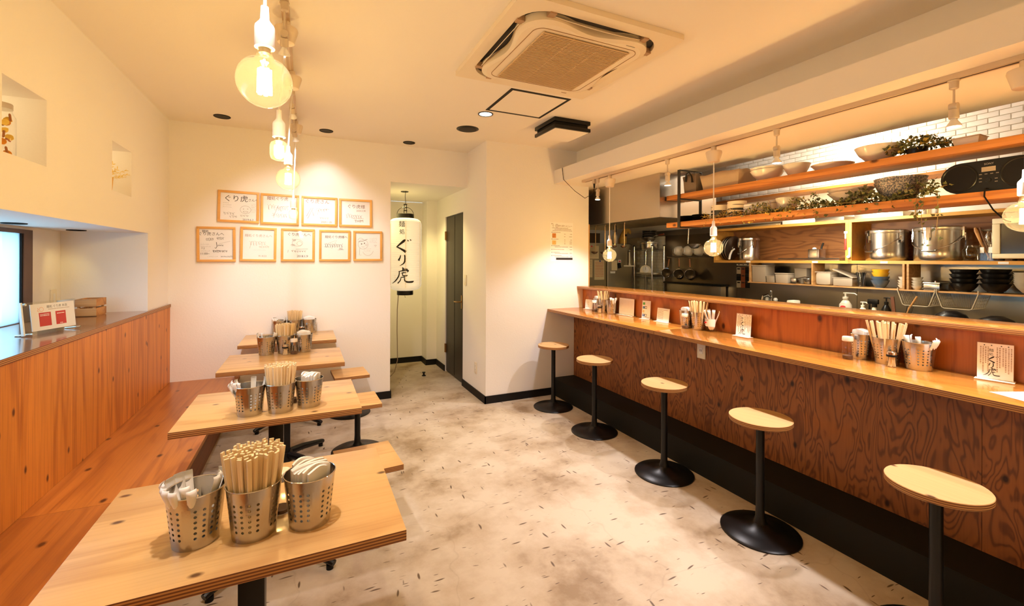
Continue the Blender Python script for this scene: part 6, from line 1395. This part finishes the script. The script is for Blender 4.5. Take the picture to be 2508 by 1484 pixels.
# on top of the cabinets
ZT2 = 1.7865
bx('steel_tray', 'long flat steel tray on top of the far cabinet', 'tray', 4.22, 4.44, 2.82, 3.30, ZT2, ZT2 + 0.028, M_STEELD, bev=0.004, group='things on top of the cabinets')
bx('white_tray', 'flat white tray on top of the far cabinet', 'tray', 4.21, 4.42, 2.52, 2.80, ZT2, ZT2 + 0.046, M_WHITE, bev=0.004, group='things on top of the cabinets')
bx('steel_tray', 'short steel tray beside the flat white tray', 'tray', 4.22, 4.44, 2.26, 2.50, ZT2, ZT2 + 0.034, M_STEELD, bev=0.004, group='things on top of the cabinets')
bx('steel_tray', 'shiny steel tray above the cabinet divider', 'tray', 4.22, 4.42, 1.84, 2.18, ZT2, ZT2 + 0.040, M_ALU, bev=0.004, group='things on top of the cabinets')
t = T('yellow_tin', 'short can with a yellow lid on top of the near cabinet', 'can', (4.29, 1.725, ZT2)); MB().lathe([(0, 0), (0.066, 0), (0.067, 0.05), (0, 0.05)], 28).build('can_body', M_ALU, t); MB().lathe([(0.064, 0.0503), (0.0645, 0.062), (0, 0.066)], 28).build('lid', mat('yellow_lid', (0.75, 0.48, 0.04), 0.4), t)
bx('paper_packet', 'long white paper packet on top of the near cabinet', 'packet', 4.225, 4.40, 1.16, 1.62, ZT2, ZT2 + 0.082, M_PAPER, bev=0.012, group='things on top of the cabinets')
bx('cream_box', 'cream box on top of the near cabinet by the picture edge', 'box', 4.24, 4.42, 0.92, 1.135, ZT2, ZT2 + 0.080, M_CREAM, group='things on top of the cabinets')
t = T('knob_hook', 'white round-ended hook on the cabinet divider', 'hook', (4.1995, 2.203, 1.452)); MB().box(-0.005, 0, -0.008, 0.008, 0.02, 0.095, bev=0.002).build('shank', M_WHITE, t); MB().lathe([(0, -0.015), (0.011, -0.010), (0.0155, 0), (0.011, 0.010), (0, 0.015)], 16, c=(-0.0165, 0, 0.016)).build('ball', M_WHITE, t)
t = T('gas_lighter', 'red and white lighter hanging on the cabinet divider', 'lighter', (4.1995, 2.232, 1.53)); MB().box(-0.012, 0, -0.007, 0.007, 0.0, 0.095, bev=0.003).build('grip', mat('lighter_red', (0.55, 0.03, 0.02), 0.4), t); MB().cyl((-0.006, 0, 0.0955), (-0.006, 0, 0.14), 0.006, n=10).build('barrel', M_WHITE, t); MB().box(-0.004, 0, -0.014, 0.014, 0.1405, 0.158).build('clip', M_WHITE, t)

# ---------------------------------------------------------------- on the thin shelf
ZS = 1.2152
bx('storage_box', 'tall clouded plastic container at the far end of the thin shelf', 'container', 4.215, 4.36, 2.975, 3.128, ZS, ZS + 0.172, M_PLBOX, M_PLBOX2, taper=0.05)
bx('storage_box', 'low clouded tub in front of the tall container', 'container', 4.21, 4.34, 2.885, 2.968, ZS, ZS + 0.066, M_PLBOX, taper=0.1)
bx('storage_box', 'lidded pale container in the first bay of the thin shelf', 'container', 4.21, 4.34, 2.745, 2.872, ZS, ZS + 0.098, M_PLBOX2, M_PLBOX2, taper=0.08)
bx('storage_box', 'grey see-through box at the back of the first bay', 'container', 4.29, 4.375, 2.615, 2.73, ZS, ZS + 0.145, mat('smoky_box', (0.25, 0.20, 0.15), 0.3))
bx('mess_tin', 'small shiny tin in the first bay of the thin shelf', 'tin', 4.205, 4.28, 2.66, 2.715, ZS, ZS + 0.052, M_STEEL)
t = T('steel_scoop', 'steel scoop lying by the small shiny tin', 'scoop', (4.22, 2.585, ZS)); MB().tube([(0, 0.07, 0.052), (0, 0.0, 0.068), (0, -0.03, 0.060)], 0.004, 6).build('handle', M_CHROME, t)
MB().lathe([(0, 0), (0.03, 0.004), (0.042, 0.03), (0.044, 0.05), (0.041, 0.05), (0.028, 0.008), (0, 0.005)], 20, c=(0.04, -0.005, 0)).build('scoop_bowl', M_STEELD, t)
bx('plastic_tub', 'pale rounded tub standing in the second bay', 'tub', 4.21, 4.36, 2.36, 2.492, ZS, ZS + 0.118, M_PLBOX2, bev=0.03)
bx('plastic_tub', 'clouded tub with a lid leaning on it in the second bay', 'tub', 4.215, 4.37, 2.19, 2.345, ZS, ZS + 0.072, M_PLBOX, bev=0.012)
t = T('tub_lid', 'plastic lid leaning over the clouded tub', 'lid', (4.29, 2.27, ZS + 0.108)); MB().box(-0.07, 0.07, -0.09, 0.09, -0.004, 0.004, bev=0.003, M=rot('X', 0.42)).build('lid_panel', M_PLBOX2, t)
MB().box(-0.05, 0.05, -0.07, 0.07, 0.0042, 0.006, M=rot('X', 0.42)).build('raised_panel', M_PLBOX, t)
t = T('cutlery_pot', 'small pot of forks and spoons in the second bay', 'cutlery', (4.25, 2.143, ZS)); MB().lathe([(0, 0), (0.026, 0), (0.030, 0.065), (0.029, 0.065), (0.025, 0.003), (0, 0.003)], 20).build('pot', M_GLASS, t, angle=60)
for k in range(9):
    a = k * 0.7; mb = MB().tube([(0.012 * math.cos(a), 0.012 * math.sin(a), 0.004), (0.024 * math.cos(a), 0.024 * math.sin(a), 0.085), (0.028 * math.cos(a), 0.030 * math.sin(a), 0.122)], [0.0035, 0.003, 0.007], 6); mb.build('cutlery_handle', M_STEEL if k % 3 else M_BLACKS, t)
M_YB = mat('yellow_bowl', (0.78, 0.46, 0.03), 0.25); M_BB = mat('blue_bowl', (0.09, 0.13, 0.20), 0.25)
for j in range(2): bowl('small_bowl', 'small blue bowl under the yellow bowls, ' + ('upper' if j else 'lower'), 4.255, 2.008, ZS + j * 0.030, 0.062, 0.062, M_BB, 'blue and yellow bowls', 0.5, 28)
for j in range(2): bowl('small_bowl', 'small yellow bowl on the blue bowls, ' + ('upper' if j else 'lower'), 4.255, 2.006, ZS + 0.0665 + j * 0.026, 0.058, 0.058, M_YB, 'blue and yellow bowls', 0.5, 28)
pos = ('bottom', 'second from bottom', 'second from top', 'top')
for c_, (y, sd) in enumerate(((1.848, 'against the divider'), (1.768, 'beside the steel box'))):
    for j in range(4):
        t = bowl('sauce_dish', 'small cream sauce dish in the stack %s, %s' % (sd, pos[j]), 4.255, y, ZS + j * 0.0195, 0.040, 0.030, M_CERAM, 'cream sauce dishes', 0.5, 20)
        if j == 3: t.rotation_euler = (0.14 if c_ == 0 else -0.06, 0, 0); t.location.z += 0.004
bx('steel_box', 'rectangular steel box with a knobbed lid on the thin shelf', 'box', 4.215, 4.35, 1.618, 1.712, ZS, ZS + 0.060, M_STEEL, M_ALU, bev=0.004)
MB().lathe([(0, 0.0605), (0.010, 0.061), (0.008, 0.070), (0, 0.072)], 12).build('lid_knob', M_CHROME, COL.objects['steel_box'])
for c_, (y, sd) in enumerate(((1.512, 'beside the steel box'), (1.352, 'beside the white bowls'))):
    for j in range(4):
        bowl('black_bowl', 'big black bowl in the stack %s, %s' % (sd, pos[j]), 4.29, y, ZS + j * 0.0335 + (0.004 if c_ else 0), 0.079, 0.060, M_BLK, 'stacked black bowls', 0.5, 30)
for c_, (y, sd, n) in enumerate(((1.176, 'closer to the black bowls', 6), (0.975, 'at the edge of the photo', 8))):
    for j in range(n):
        bowl('rice_bowl', 'white bowl in the stack %s, %s' % (sd, ('bottom', 'second up', 'third up', 'fourth up', 'fifth up', 'sixth up', 'seventh up', 'top')[j] if j < n - 1 else 'top'), 4.285, y, ZS + j * 0.0135, 0.088, 0.078, mat('bowl_white', (0.46, 0.39, 0.30), 0.3), 'stacked white bowls', 0.44, 30)
M_WIREW = mat('white_wire', (0.55, 0.47, 0.34), 0.4)
for y0, y1, lab in ((1.862, 1.638, 'white wire basket hung under the thin shelf beside the soap bottles'), (1.628, 1.405, 'white wire basket hung under the thin shelf below the black bowls')):
    t = T('wire_basket', lab, 'basket', (4.2, (y0 + y1) / 2, ZS), 0, 'white wire under-shelf baskets'); h = (y0 - y1) / 2
    MB().tube([(-0.006, h, 0.012), (-0.006, h, -0.012), (-0.006, h * 0.72, -0.115), (-0.006, h * 0.6, -0.122), (-0.006, -h * 0.6, -0.122), (-0.006, -h * 0.72, -0.115), (-0.006, -h, -0.012), (-0.006, -h, 0.012)], 0.0032, 6).build('front_frame', M_WIREW, t)
    MB().tube([(0.19, h, -0.014), (0.19, h * 0.72, -0.115), (0.19, h * 0.6, -0.122), (0.19, -h * 0.6, -0.122), (0.19, -h * 0.72, -0.115), (0.19, -h, -0.014)], 0.002, 6).build('back_frame', M_WIREW, t)
    mb = MB()
    for k in range(5):
        y = h * (0.97 - 0.06 * k); zz = -0.02 - 0.022 * k
        for s_ in (-1, 1): mb.tube([(-0.005, s_ * (h - 0.3 * h * (k + 0.3) / 4.6), -0.014 - 0.0235 * k), (0.19, s_ * (h - 0.3 * h * (k + 0.3) / 4.6), -0.014 - 0.0235 * k)], 0.0011, 4)
    for k in range(13):
        q = -h * 0.6 + 1.2 * h * k / 12; mb.tube([(-0.005, q, -0.122), (0.19, q, -0.122), (0.19, q * 1.3, -0.03)], 0.0011, 4)
    for s_ in (-1, 1):
        for k in range(6):
            x = 0.03 + 0.028 * k; mb.tube([(x, s_ * h, -0.014), (x, s_ * h * 0.72, -0.115), (x, s_ * h * 0.6, -0.122)], 0.0011, 4)
    o = mb.build('wire_mesh', M_WIREW, t); o['kind'] = 'stuff'
    MB().box(-0.002, 0.17, h - 0.002, h + 0.002, 0.0005, 0.003).box(-0.002, 0.17, -h - 0.002, -h + 0.002, 0.0005, 0.003).build('shelf_hooks', M_WIREW, t)

# ---------------------------------------------------------------- sink counter and cooker
wk = T('sink_counter', 'stainless sink counter along the kitchen wall', 'counter', (4.2, 1.7, 0))
MB().box(-0.28, 0.300, -2.2, 1.9, 0.86, 0.90, bev=0.004).build('worktop', M_STEELD, wk); MB().box(-0.24, 0.300, -2.19, 1.89, 0.0, 0.859).build('base_cabinet', M_STEELD, wk)
ck = T('noodle_boiler', 'dark steel noodle boiler under the cooker hood', 'cooker', (4.1, 4.12, 0))
MB().box(-0.3, 0.395, -0.48, 0.44, 0, 0.95, bev=0.006).build('body', M_STEELD, ck); MB().box(0.30, 0.385, -0.46, 0.40, 0.951, 1.13, bev=0.003).build('backguard', M_STEELD, ck)
MB().box(0.26, 0.39, -0.50, 0.42, 1.1305, 1.15).build('guard_rail', M_BLACKS, ck)
for k in range(3): MB().lathe([(0.07, 0.951), (0.085, 0.952), (0.085, 0.968), (0.07, 0.968), (0.068, 0.953)], 20, c=(-0.1, -0.3 + 0.3 * k, 0)).build('boiler_ring', M_BLACKS, ck)
fc = T('sink_tap', 'chrome mixer tap at the far end of the sink counter', 'tap', (4.30, 2.972, 0.9005))
MB().lathe([(0, 0), (0.03, 0), (0.03, 0.012), (0.016, 0.02), (0.014, 0.17), (0.018, 0.18), (0.014, 0.23), (0, 0.235)], 18).build('pillar', M_CHROME, fc); MB().tube([(0, 0, 0.15), (-0.06, 0, 0.19), (-0.13, 0, 0.175), (-0.14, 0, 0.13)], 0.010, 8).build('spout', M_CHROME, fc)
for s_ in (-1, 1): MB().lathe([(0, 0.148), (0.018, 0.146), (0.022, 0.16), (0.012, 0.178), (0, 0.18)], 14, c=(0, s_ * 0.045, -0.02)).build('tap_knob', M_WHITE, fc)
t = T('sponge_block', 'pale sponge block on the sink counter', 'sponge', (4.12, 2.63, 0.9005)); MB().box(-0.05, 0.05, -0.034, 0.034, 0, 0.165, bev=0.01).build('block', M_CREAM, t); MB().box(-0.052, 0.052, -0.036, 0.036, 0.04, 0.06, bev=0.004).build('band', M_PAPER, t)
def pump(name, lab, x, y, R, h, noz, mt, label=None, sq=1.0):
    t = T(name, lab, 'bottle', (x, y, 0.9005))
    MB().lathe([(0, 0), (R, 0), (R * 1.02, 0.01), (R, h * 0.62), (R * 0.55, h * 0.74), (R * 0.42, h * 0.76), (R * 0.42, h * 0.80), (0, h * 0.80)], 24, sx=sq).build('bottle_body', mt, t)
    MB().lathe([(R * 0.46, h * 0.801), (R * 0.46, h * 0.86), (R * 0.15, h * 0.87), (R * 0.15, h * 0.97), (0, h * 0.97)], 16).build('pump_collar', mt, t)
    MB().tube([(0.004, 0.018, h * 0.975), (0, 0, h * 0.985), (0, -noz * 0.8, h * 0.985), (0, -noz, h * 0.94)], 0.0042, 6).build('nozzle', mt, t)
    if label: 
        MB().lathe([(0, 0), (0.022, 0.0005), (0, 0.001)], 8, sy=0.5, M=Mpl((-R * sq - 0.0035, 0.0, h * 0.56), (0, -1, 0), (0, 0, 1))).build('red_emblem', M_RED, t)
        mb_ = MB(); MS = Mpl((-R * sq - 0.0015, 0.0, h * 0.56), (0, -1, 0), (0, 0, 1)); dashes(mb_, MS, -0.02, 0.02, 0.03, 0.003, 3); mb_.build('label_line', M_GREYINK, t)
    return t
pump('soap_bottle', 'white pump bottle with a red emblem behind the serving ledge', 4.10, 2.18, 0.046, 0.268, 0.085, mat('bottle_white', (0.52, 0.46, 0.38), 0.4), True, 0.75)
pump('soap_bottle', 'small pump bottle beside the red emblem bottle', 4.12, 2.063, 0.030, 0.20, 0.03, M_CREAM)
pump('soap_bottle', 'black pump bottle beside the spray bottle', 4.10, 1.893, 0.030, 0.250, 0.03, M_BLACKS)
t = T('spray_bottle', 'black-headed spray bottle behind the serving ledge', 'bottle', (4.10, 1.972, 0.9005)); MB().lathe([(0, 0), (0.034, 0), (0.035, 0.1), (0.016, 0.15), (0.014, 0.165), (0, 0.165)], 20).build('bottle_body', M_CREAM, t)
MB().lathe([(0.017, 0.1655), (0.017, 0.19), (0, 0.19)], 16).build('collar', M_BLACKS, t); MB().box(-0.012, 0.012, -0.028, 0.045, 0.1905, 0.228, bev=0.006).box(-0.006, 0.006, 0.030, 0.040, 0.145, 0.1904, bev=0.003).build('trigger_head', M_BLACKS, t)
t = T('utensil_bucket', 'black bucket of spatulas and whisks behind the serving ledge', 'utensil holder', (4.12, 1.80, 0.9005)); MB().lathe([(0, 0), (0.045, 0), (0.052, 0.12), (0.05, 0.12), (0.043, 0.004), (0, 0.004)], 20).build('bucket', M_BLACKS, t)
MB().box(-0.004, 0.004, -0.012, 0.010, 0.02, 0.262, M=Matrix.Rotation(-0.10, 4, 'X') @ Matrix.Translation((-0.02, 0.03, 0))).build('spatula', mat('dark_red_wood', (0.14, 0.045, 0.02), 0.5), t)
MB().tube([(0.01, 0.01, 0.01), (0.0, -0.04, 0.17), (0.0, -0.09, 0.27)], 0.006, 6).build('wooden_handle', CRATEW, t)
for k in range(3): MB().tube([(0, -0.01, 0.05), (0.02 * (k - 1), -0.045, 0.14), (0.02 * (k - 1), -0.06, 0.19), (0.02 * (1 - k), -0.04, 0.2), (0, -0.01, 0.06)], 0.0016, 5).build('whisk_loop', M_CHROME, t)
for (y, x, lab) in ((1.50, 4.07, 'upturned black wok beside the bucket of utensils'), (1.235, 3.94, 'upturned black wok at the camera end of the sink')):
    t = T('black_wok', lab, 'wok', (x, y, 0.9005), 0, 'upturned black woks'); MB().lathe([(0.13, 0), (0.128, 0.03), (0.11, 0.11), (0.075, 0.165), (0.03, 0.188), (0, 0.19)], 36).build('pan', M_BLK, t, angle=60); MB().tube([(0.12, -0.03, 0.02), (0.14, -0.02, 0.03), (0.14, 0.02, 0.03), (0.12, 0.03, 0.02)], 0.006, 6).build('loop_handle', M_BLACKS, t)
t = T('menu_tags', 'rows of grey, red-brown and black tags on the steel wall', 'tags', (4.5045, 3.448, 1.242))
for c_ in range(3):
    for r_ in range(3):
        mt = (mat('tag_grey', (0.46, 0.40, 0.32), 0.6), mat('tag_rust', (0.24, 0.055, 0.015), 0.6), M_BLACKS)[c_] if not (c_ == 0 and r_ == 1) else M_BLACKS
        y = 0.056 - c_ * 0.056; z = 0.078 - r_ * 0.078
        k = MB().box(-0.004, 0, y - 0.0272, y + 0.0272, z - 0.038, z + 0.038).build('tag', mt, t)
        MB().box(-0.0046, -0.0041, y - 0.018, y + 0.018, z + 0.012, z + 0.026).build('tag_print', M_BLACK if (c_ == 0 and r_ != 1) else M_STRAP, k)
MB().box(-0.003, 0, -0.084, 0.084, 0.135, 0.156).build('name_strip', M_CREAM, t)
for k in range(3): MB().box(-0.0035, -0.0031, 0.056 - k * 0.056 - 0.012, 0.056 - k * 0.056 + 0.008, 0.142, 0.150).build('strip_print', M_BLACK, t)

# cooker wall: rail with bowls and noodle strainers
rl = T('utensil_rail', 'steel rail shelf on the dark wall over the boiler', 'rail', (4.42, 4.12, 1.482))
MB().tube([(-0.055, -0.33, 0), (-0.055, 0.36, 0)], 0.006, 8).tube([(0.05, -0.33, 0), (0.05, 0.36, 0)], 0.006, 8).build('rail_bars', M_STEELD, rl)
for y in (-0.32, 0.0, 0.35): MB().box(-0.055, 0.084, y - 0.006, y + 0.006, -0.014, -0.0062).build('bracket', M_STEELD, rl)
for k, y in enumerate((4.345, 4.18, 4.015, 3.86)):
    t = T('tipped_bowl', 'white plastic bowl lying on its side on the rail, %s' % ('first from the brick strip', 'behind the hanging ladle', 'third from the brick strip', 'last before the cabinet')[k], 'bowl', (4.395, y, 1.490 + 0.068), 0, 'white bowls on the cooker rail')
    MB().lathe([(0, 0), (0.034, 0), (0.034, 0.008), (0.05, 0.016), (0.064, 0.05), (0.067, 0.10), (0.064, 0.10), (0.06, 0.05), (0.03, 0.016), (0, 0.014)], 26, M=Matrix.Rotation(PI / 2, 4, 'Y') @ Matrix.Rotation(0.45, 4, 'X') @ Matrix.Translation((0, 0, -0.04))).build('bowl_body', M_CERAM, t, angle=60)
HW = mat('worn_handle_wood', (0.36, 0.15, 0.06), 0.6)
for k, (y, tl) in enumerate(((4.425, 0.22), (4.255, 0.0), (4.085, -0.08))):
    t = T('noodle_strainer', 'wood-handled noodle strainer on the cooker rail, %s' % ('beside the brick strip', 'middle of three', 'farthest from the brick strip')[k], 'strainer', (4.352, y, 1.466), 0, 'noodle strainers on the cooker rail'); t.rotation_euler = (tl, 0, 0)
    MB().tube([(0, 0, -0.014), (0, 0, -0.075), (0, 0, -0.115)], [0.008, 0.011, 0.009], 10).build('wood_grip', HW, t)
    MB().tube([(0.006, 0, -0.008), (0, 0, -0.002), (-0.006, 0.0, -0.012)], 0.0025, 6).build('hanging_eye', M_CHROME, t)
    R = 0.062; M2 = Matrix.Translation((-0.012, 0, -0.20)) @ Matrix.Rotation(math.radians(-62), 4, 'Y') @ Matrix.Rotation(0.5, 4, 'X')
    MB().tube([M2 @ Vector((R * math.cos(q), R * math.sin(q), 0)) for q in [2 * PI * i / 28 for i in range(28)]], 0.0036, 7, closed=True).build('steel_hoop', M_CHROME, t)
    MB().tube([(0, -0.005, -0.11), M2 @ Vector((R, -0.012, 0))], 0.003, 6).tube([(0, 0.005, -0.11), M2 @ Vector((R, 0.012, 0))], 0.003, 6).build('neck_wires', M_CHROME, t)
    MB().lathe([(R, 0), (R * 0.92, -0.05), (R * 0.72, -0.10), (R * 0.4, -0.118), (0, -0.122)], 22, M=M2).build('mesh_basket', mat('wire_gauze', (0.20, 0.16, 0.11), 0.4, 0.8), t, angle=60)

# ladles under the hood
br = T('ladle_bar', 'steel hanging bar under the cooker hood', 'rail', (3.30, 4.33, 1.868)); MB().tube([(0, -0.40, 0), (0, 0.44, 0)], 0.005, 8).build('bar', M_STEELD, br)
for y in (-0.38, 0.0, 0.42): MB().box(-0.006, 0.006, y - 0.004, y + 0.004, 0.0055, 0.09).build('hanger', M_STEELD, br)
def ladle(lab, x, y, ztop, L_, R, turn, mt, group='ladles under the hood'):
    t = T('soup_ladle', lab, 'ladle', (x, y, ztop), turn, group)
    MB().tube([(0.012, 0, -0.012), (0.006, 0, 0.004), (-0.006, 0, 0.002), (-0.008, 0, -0.02)], 0.003, 6).build('hook', mt, t)
    MB().tube([(-0.008, 0, -0.02), (-0.006, 0, -L_ * 0.5), (-0.002, 0, -L_ + 0.01)], [0.006, 0.0055, 0.0045], 6).build('handle', mt, t)
    MB().lathe([(0, -R * 0.7), (R * 0.5, -R * 0.6), (R * 0.88, -R * 0.25), (R, 0.002), (R * 0.97, 0.003), (R * 0.83, -R * 0.22), (R * 0.45, -R * 0.54), (0, -R * 0.63)], 22, c=(-R * 0.95, 0, -L_)).build('ladle_bowl', mt, t, angle=60)
for k, (y, L_, R) in enumerate(((4.60, 0.325, 0.042), (4.405, 0.335, 0.045), (4.215, 0.262, 0.033), (4.045, 0.270, 0.034))):
    ladle('copper-toned ladle under the hood, %s from the white wall' % ('first', 'second', 'third', 'fourth')[k], 3.30, y, 1.864, L_, R, 0.6, mat('warm_steel', (0.60, 0.40, 0.24), 0.3, 1.0))
MB().box(-0.01, 0.01, -0.012, 0.012, -0.10, -0.022).build('black_grip', M_BLACKS, COL.objects['soup_ladle.002'])
br2 = T('ladle_bar', 'short steel bar inside the near end of the hood', 'rail', (3.60, 3.3, 1.8385)); MB().tube([(0, -0.163, 0), (0, 0.3, 0)], 0.004, 8).build('bar', M_STEELD, br2)
ladle('large steel ladle hanging in front of the tipped white bowls', 3.60, 3.40, 1.8355, 0.235, 0.066, 2.3, M_STEEL, None)

# ---------------------------------------------------------------- far end: fridge, rack, things on them
M_FR = mat('fridge_steel', (0.36, 0.33, 0.24), 0.36, 1.0, mottle=0.06, mscale=1.2)
fr = T('fridge', 'tall steel two-door fridge with notes at the end of the kitchen', 'fridge', (3.705, 4.9, 0))
MB().box(-0.427, 0.427, 0.03, 0.70, 0.08, 1.667, bev=0.006).build('cabinet', M_FR, fr)
for x0, x1 in ((-0.425, -0.016), (0.016, 0.425)):
    d = MB().box(x0, x1, 0.0, 0.0295, 0.12, 1.655, bev=0.005).build('door', M_FR, fr)
    xx = x1 - 0.014 if x1 < 0.1 else x0 + 0.002
MB().box(-0.0155, 0.0155, 0.004, 0.029, 0.12, 1.655).build('centre_mullion', M_BLACKS, fr); MB().box(-0.006, 0.006, -0.016, 0.0035, 0.2, 1.60, bev=0.003).build('handle_bar', M_ALU, fr)
for x in (-0.38, 0.38):
    for y in (0.08, 0.65): MB().cyl((x, y, 0), (x, y, 0.0795), 0.022, n=10).build('foot', M_BLACK, fr)
def note(lab, x0, x1, z0, z1, mt=M_PAPER, rows=0, col=None, cat='note', name='fridge_note', magnet=None, y=4.8995):
    t = T(name, lab, cat, ((x0 + x1) / 2, y, (z0 + z1) / 2)); M = Mpl((0, 0, 0), (1, 0, 0), (0, 0, 1)); a, b_ = (x1 - x0) / 2, (z1 - z0) / 2
    s_ = MB().box(-a, a, -b_, b_, 0.0003, 0.0016, M=M).build('sheet', mt, t)
    if rows:
        mb_ = MB()
        for r_ in range(rows): dashes(mb_, M, -a * 0.85, a * 0.85, b_ * (0.8 - 1.6 * r_ / rows), 0.006, r_, z=0.0018)
        mb_.build('written_lines', col or M_GREYINK, s_)
    if magnet: MB().lathe([(0.011, 0.0018), (0.010, 0.010), (0, 0.011)], 14, M=M @ Matrix.Translation((a * 0.1, b_ * 0.92, 0))).build('magnet', magnet, t)
MR = mat('red_magnet', (0.60, 0.03, 0.03), 0.4); MBl = mat('blue_magnet', (0.05, 0.12, 0.45), 0.4); PAP2 = mat('aged_paper', (0.74, 0.66, 0.46), 0.8)
note('wide note sheet at the top of the fridge door with a red magnet', 3.30, 3.565, 1.452, 1.625, PAP2, 7, magnet=MR)
note('calendar sheet with red figures on the fridge', 3.493, 3.656, 1.170, 1.432, PAP2, 10, MR, 'calendar', 'wall_calendar', MBl)
note('note sheet partly hidden by the wall end, under the wide note', 3.30, 3.462, 1.205, 1.442, PAP2, 8, magnet=MR)
note('plain curled note beside the fridge handle', 3.777, 3.872, 1.295, 1.432, PAP2)
note('small label strip low on the fridge door', 3.757, 3.838, 1.255, 1.285, M_PAPER, 1)
t = T('door_timer', 'black timer under a white magnet clip on the fridge', 'timer', (3.905, 4.8995, 1.355)); MB().box(-0.026, 0.026, -0.012, -0.0003, 0.045, 0.085, bev=0.003).build('white_clip', M_WHITE, t); MB().box(-0.016, 0.016, -0.0135, -0.0122, 0.055, 0.072).build('red_spot', MR, t); MB().box(-0.024, 0.024, -0.014, -0.0003, -0.03, 0.042, bev=0.003, M=rot('Y', -0.25)).build('timer_body', M_BLACKS, t)
t = T('squeegee', 'white window squeegee hung on the fridge door', 'squeegee', (4.075, 4.8995, 1.345)); MB().box(-0.098, 0.098, -0.016, -0.002, 0, 0.020, bev=0.004).build('blade_bar', M_CREAM, t); MB().tube([(0, -0.009, 0.018), (0, -0.011, 0.06), (0, -0.011, 0.12), (-0.002, -0.011, 0.20)], [0.02, 0.010, 0.012, 0.011], 8).build('handle', M_CREAM, t); MB().lathe([(0, -0.014), (0.014, 0), (0, 0.014)], 12, c=(-0.002, -0.014, 0.222)).build('suction_hook', M_WHITE, t)
mt = T('oven_mitt', 'yellow patterned oven mitt standing on top of the fridge', 'oven mitt', (4.05, 4.98, 1.6675))
MB().tube([(-0.02, 0, 0.0), (-0.02, 0, 0.06), (0.0, 0, 0.13), (0.03, 0, 0.185), (0.075, 0, 0.195), (0.105, 0, 0.165), (0.115, 0, 0.14)], [0.055, 0.056, 0.042, 0.036, 0.028, 0.024, 0.010], 12).build('mitt_body', mat('mitt_yellow', (0.52, 0.30, 0.06), 0.8, mottle=0.45, mscale=45), mt)
MB().lathe([(0.017, 0), (0.017, 0.003), (0.006, 0.004), (0, 0.004)], 14, M=Mpl((-0.005, -0.050, 0.115), (1, 0, 0), (0, 0, 1))).build('dark_button', M_BLACKS, mt)
t = T('spray_bottle', 'white spray bottle on top of the fridge', 'bottle', (3.90, 4.99, 1.6675)); MB().lathe([(0, 0), (0.036, 0), (0.037, 0.10), (0.015, 0.14), (0.014, 0.16), (0, 0.16)], 16).build('bottle_body', M_CREAM, t); MB().box(-0.03, 0.02, -0.012, 0.012, 0.1602, 0.20, bev=0.005).build('trigger_head', M_WHITE, t)
bx('dark_carton', 'dark cartons on the far side of the fridge top', 'box', 3.32, 3.66, 5.0, 5.3, 1.6675, 1.80, mat('dark_carton_card', (0.05, 0.030, 0.018), 0.8), bev=0.003)
rk = T('wire_rack', 'chrome wire storage rack in front of the far brick strip', 'rack', (4.325, 4.78, 0))
for x in (-0.105, 0.105):
    for y in (-0.18, 0.18):
        p = MB().cyl((x, y, 0.0), (x, y, 1.628), 0.0125, n=12).build('post', M_CHROME, rk); MB().lathe([(0.0145, 1.6285), (0.0145, 1.643), (0, 1.646)], 12, c=(x, y, 0)).build('post_cap', M_BLACKS, p)
for z in (0.35, 0.90, 1.235, 1.585):
    mb = MB().tube([(-0.105, -0.18, z), (0.105, -0.18, z), (0.105, 0.18, z), (-0.105, 0.18, z)], 0.005, 6, closed=True).tube([(-0.105, -0.18, z - 0.02), (0.105, -0.18, z - 0.02), (0.105, 0.18, z - 0.02), (-0.105, 0.18, z - 0.02)], 0.004, 6, closed=True)
    for k in range(11): mb.tube([(-0.105, -0.165 + 0.033 * k, z + 0.004), (0.105, -0.165 + 0.033 * k, z + 0.004)], 0.002, 4)
    mb.build('wire_shelf', M_CHROME, rk)
bx('shelf_tray', 'cream tray lining the middle shelf of the wire rack', 'tray', 4.235, 4.415, 4.63, 4.93, 1.2415, 1.262, M_CREAM, bev=0.004)
t = T('kitchen_scale', 'white dial kitchen scale on the wire rack', 'scale', (4.325, 4.845, 1.2475)); MB().prism([(-0.075, 0), (0.075, 0), (0.075, 0.06), (0.055, 0.10), (0.0, 0.125), (-0.055, 0.10), (-0.075, 0.06)], -0.05, 0.05, M=Mpl((0, 0, 0), (0.75, -0.66, 0), (0, 0, 1))).build('housing', M_CREAM, t)
MB().lathe([(0.042, 0), (0.043, 0.003), (0.040, 0.004), (0, 0.0035)], 24, M=Mpl((-0.033, -0.0375, 0.058), (0.75, -0.66, 0), (0, 0, 1))).build('dial', M_PAPER, t)
MB().box(-0.0016, 0.0016, -0.005, 0.034, 0.0045, 0.006, M=Mpl((-0.033, -0.0375, 0.058), (0.75, -0.66, 0), (0, 0, 1))).build('pointer', M_BLACK, t)
pot('stew_pan', 'wide steel pan on the top of the wire rack', 4.325, 4.775, 1.5915, 0.125, 0.09, None, False, False)
for k in range(4):
    bowl('mixing_bowl', 'steel mixing bowl on the rack pan, %s' % ('lowest', 'second up', 'third up', 'topmost')[k], 4.325, 4.775, 1.6955 + k * 0.030, 0.112 - 0.003 * k, 0.062, M_STEEL, 'steel mixing bowls on the rack', 0.5)
t = T('skimmer', 'skimmer with red-brown handle poking out over the rack', 'skimmer', (4.30, 4.60, 1.765)); MB().tube([(0.0, 0.12, -0.015), (0.0, -0.03, 0.008)], 0.003, 6).build('shaft', M_CHROME, t); MB().tube([(0.0, -0.03, 0.008), (0, -0.075, 0.014), (0, -0.13, 0.018)], [0.008, 0.012, 0.010], 8).build('handle', mat('handle_rust', (0.22, 0.05, 0.02), 0.5), t)
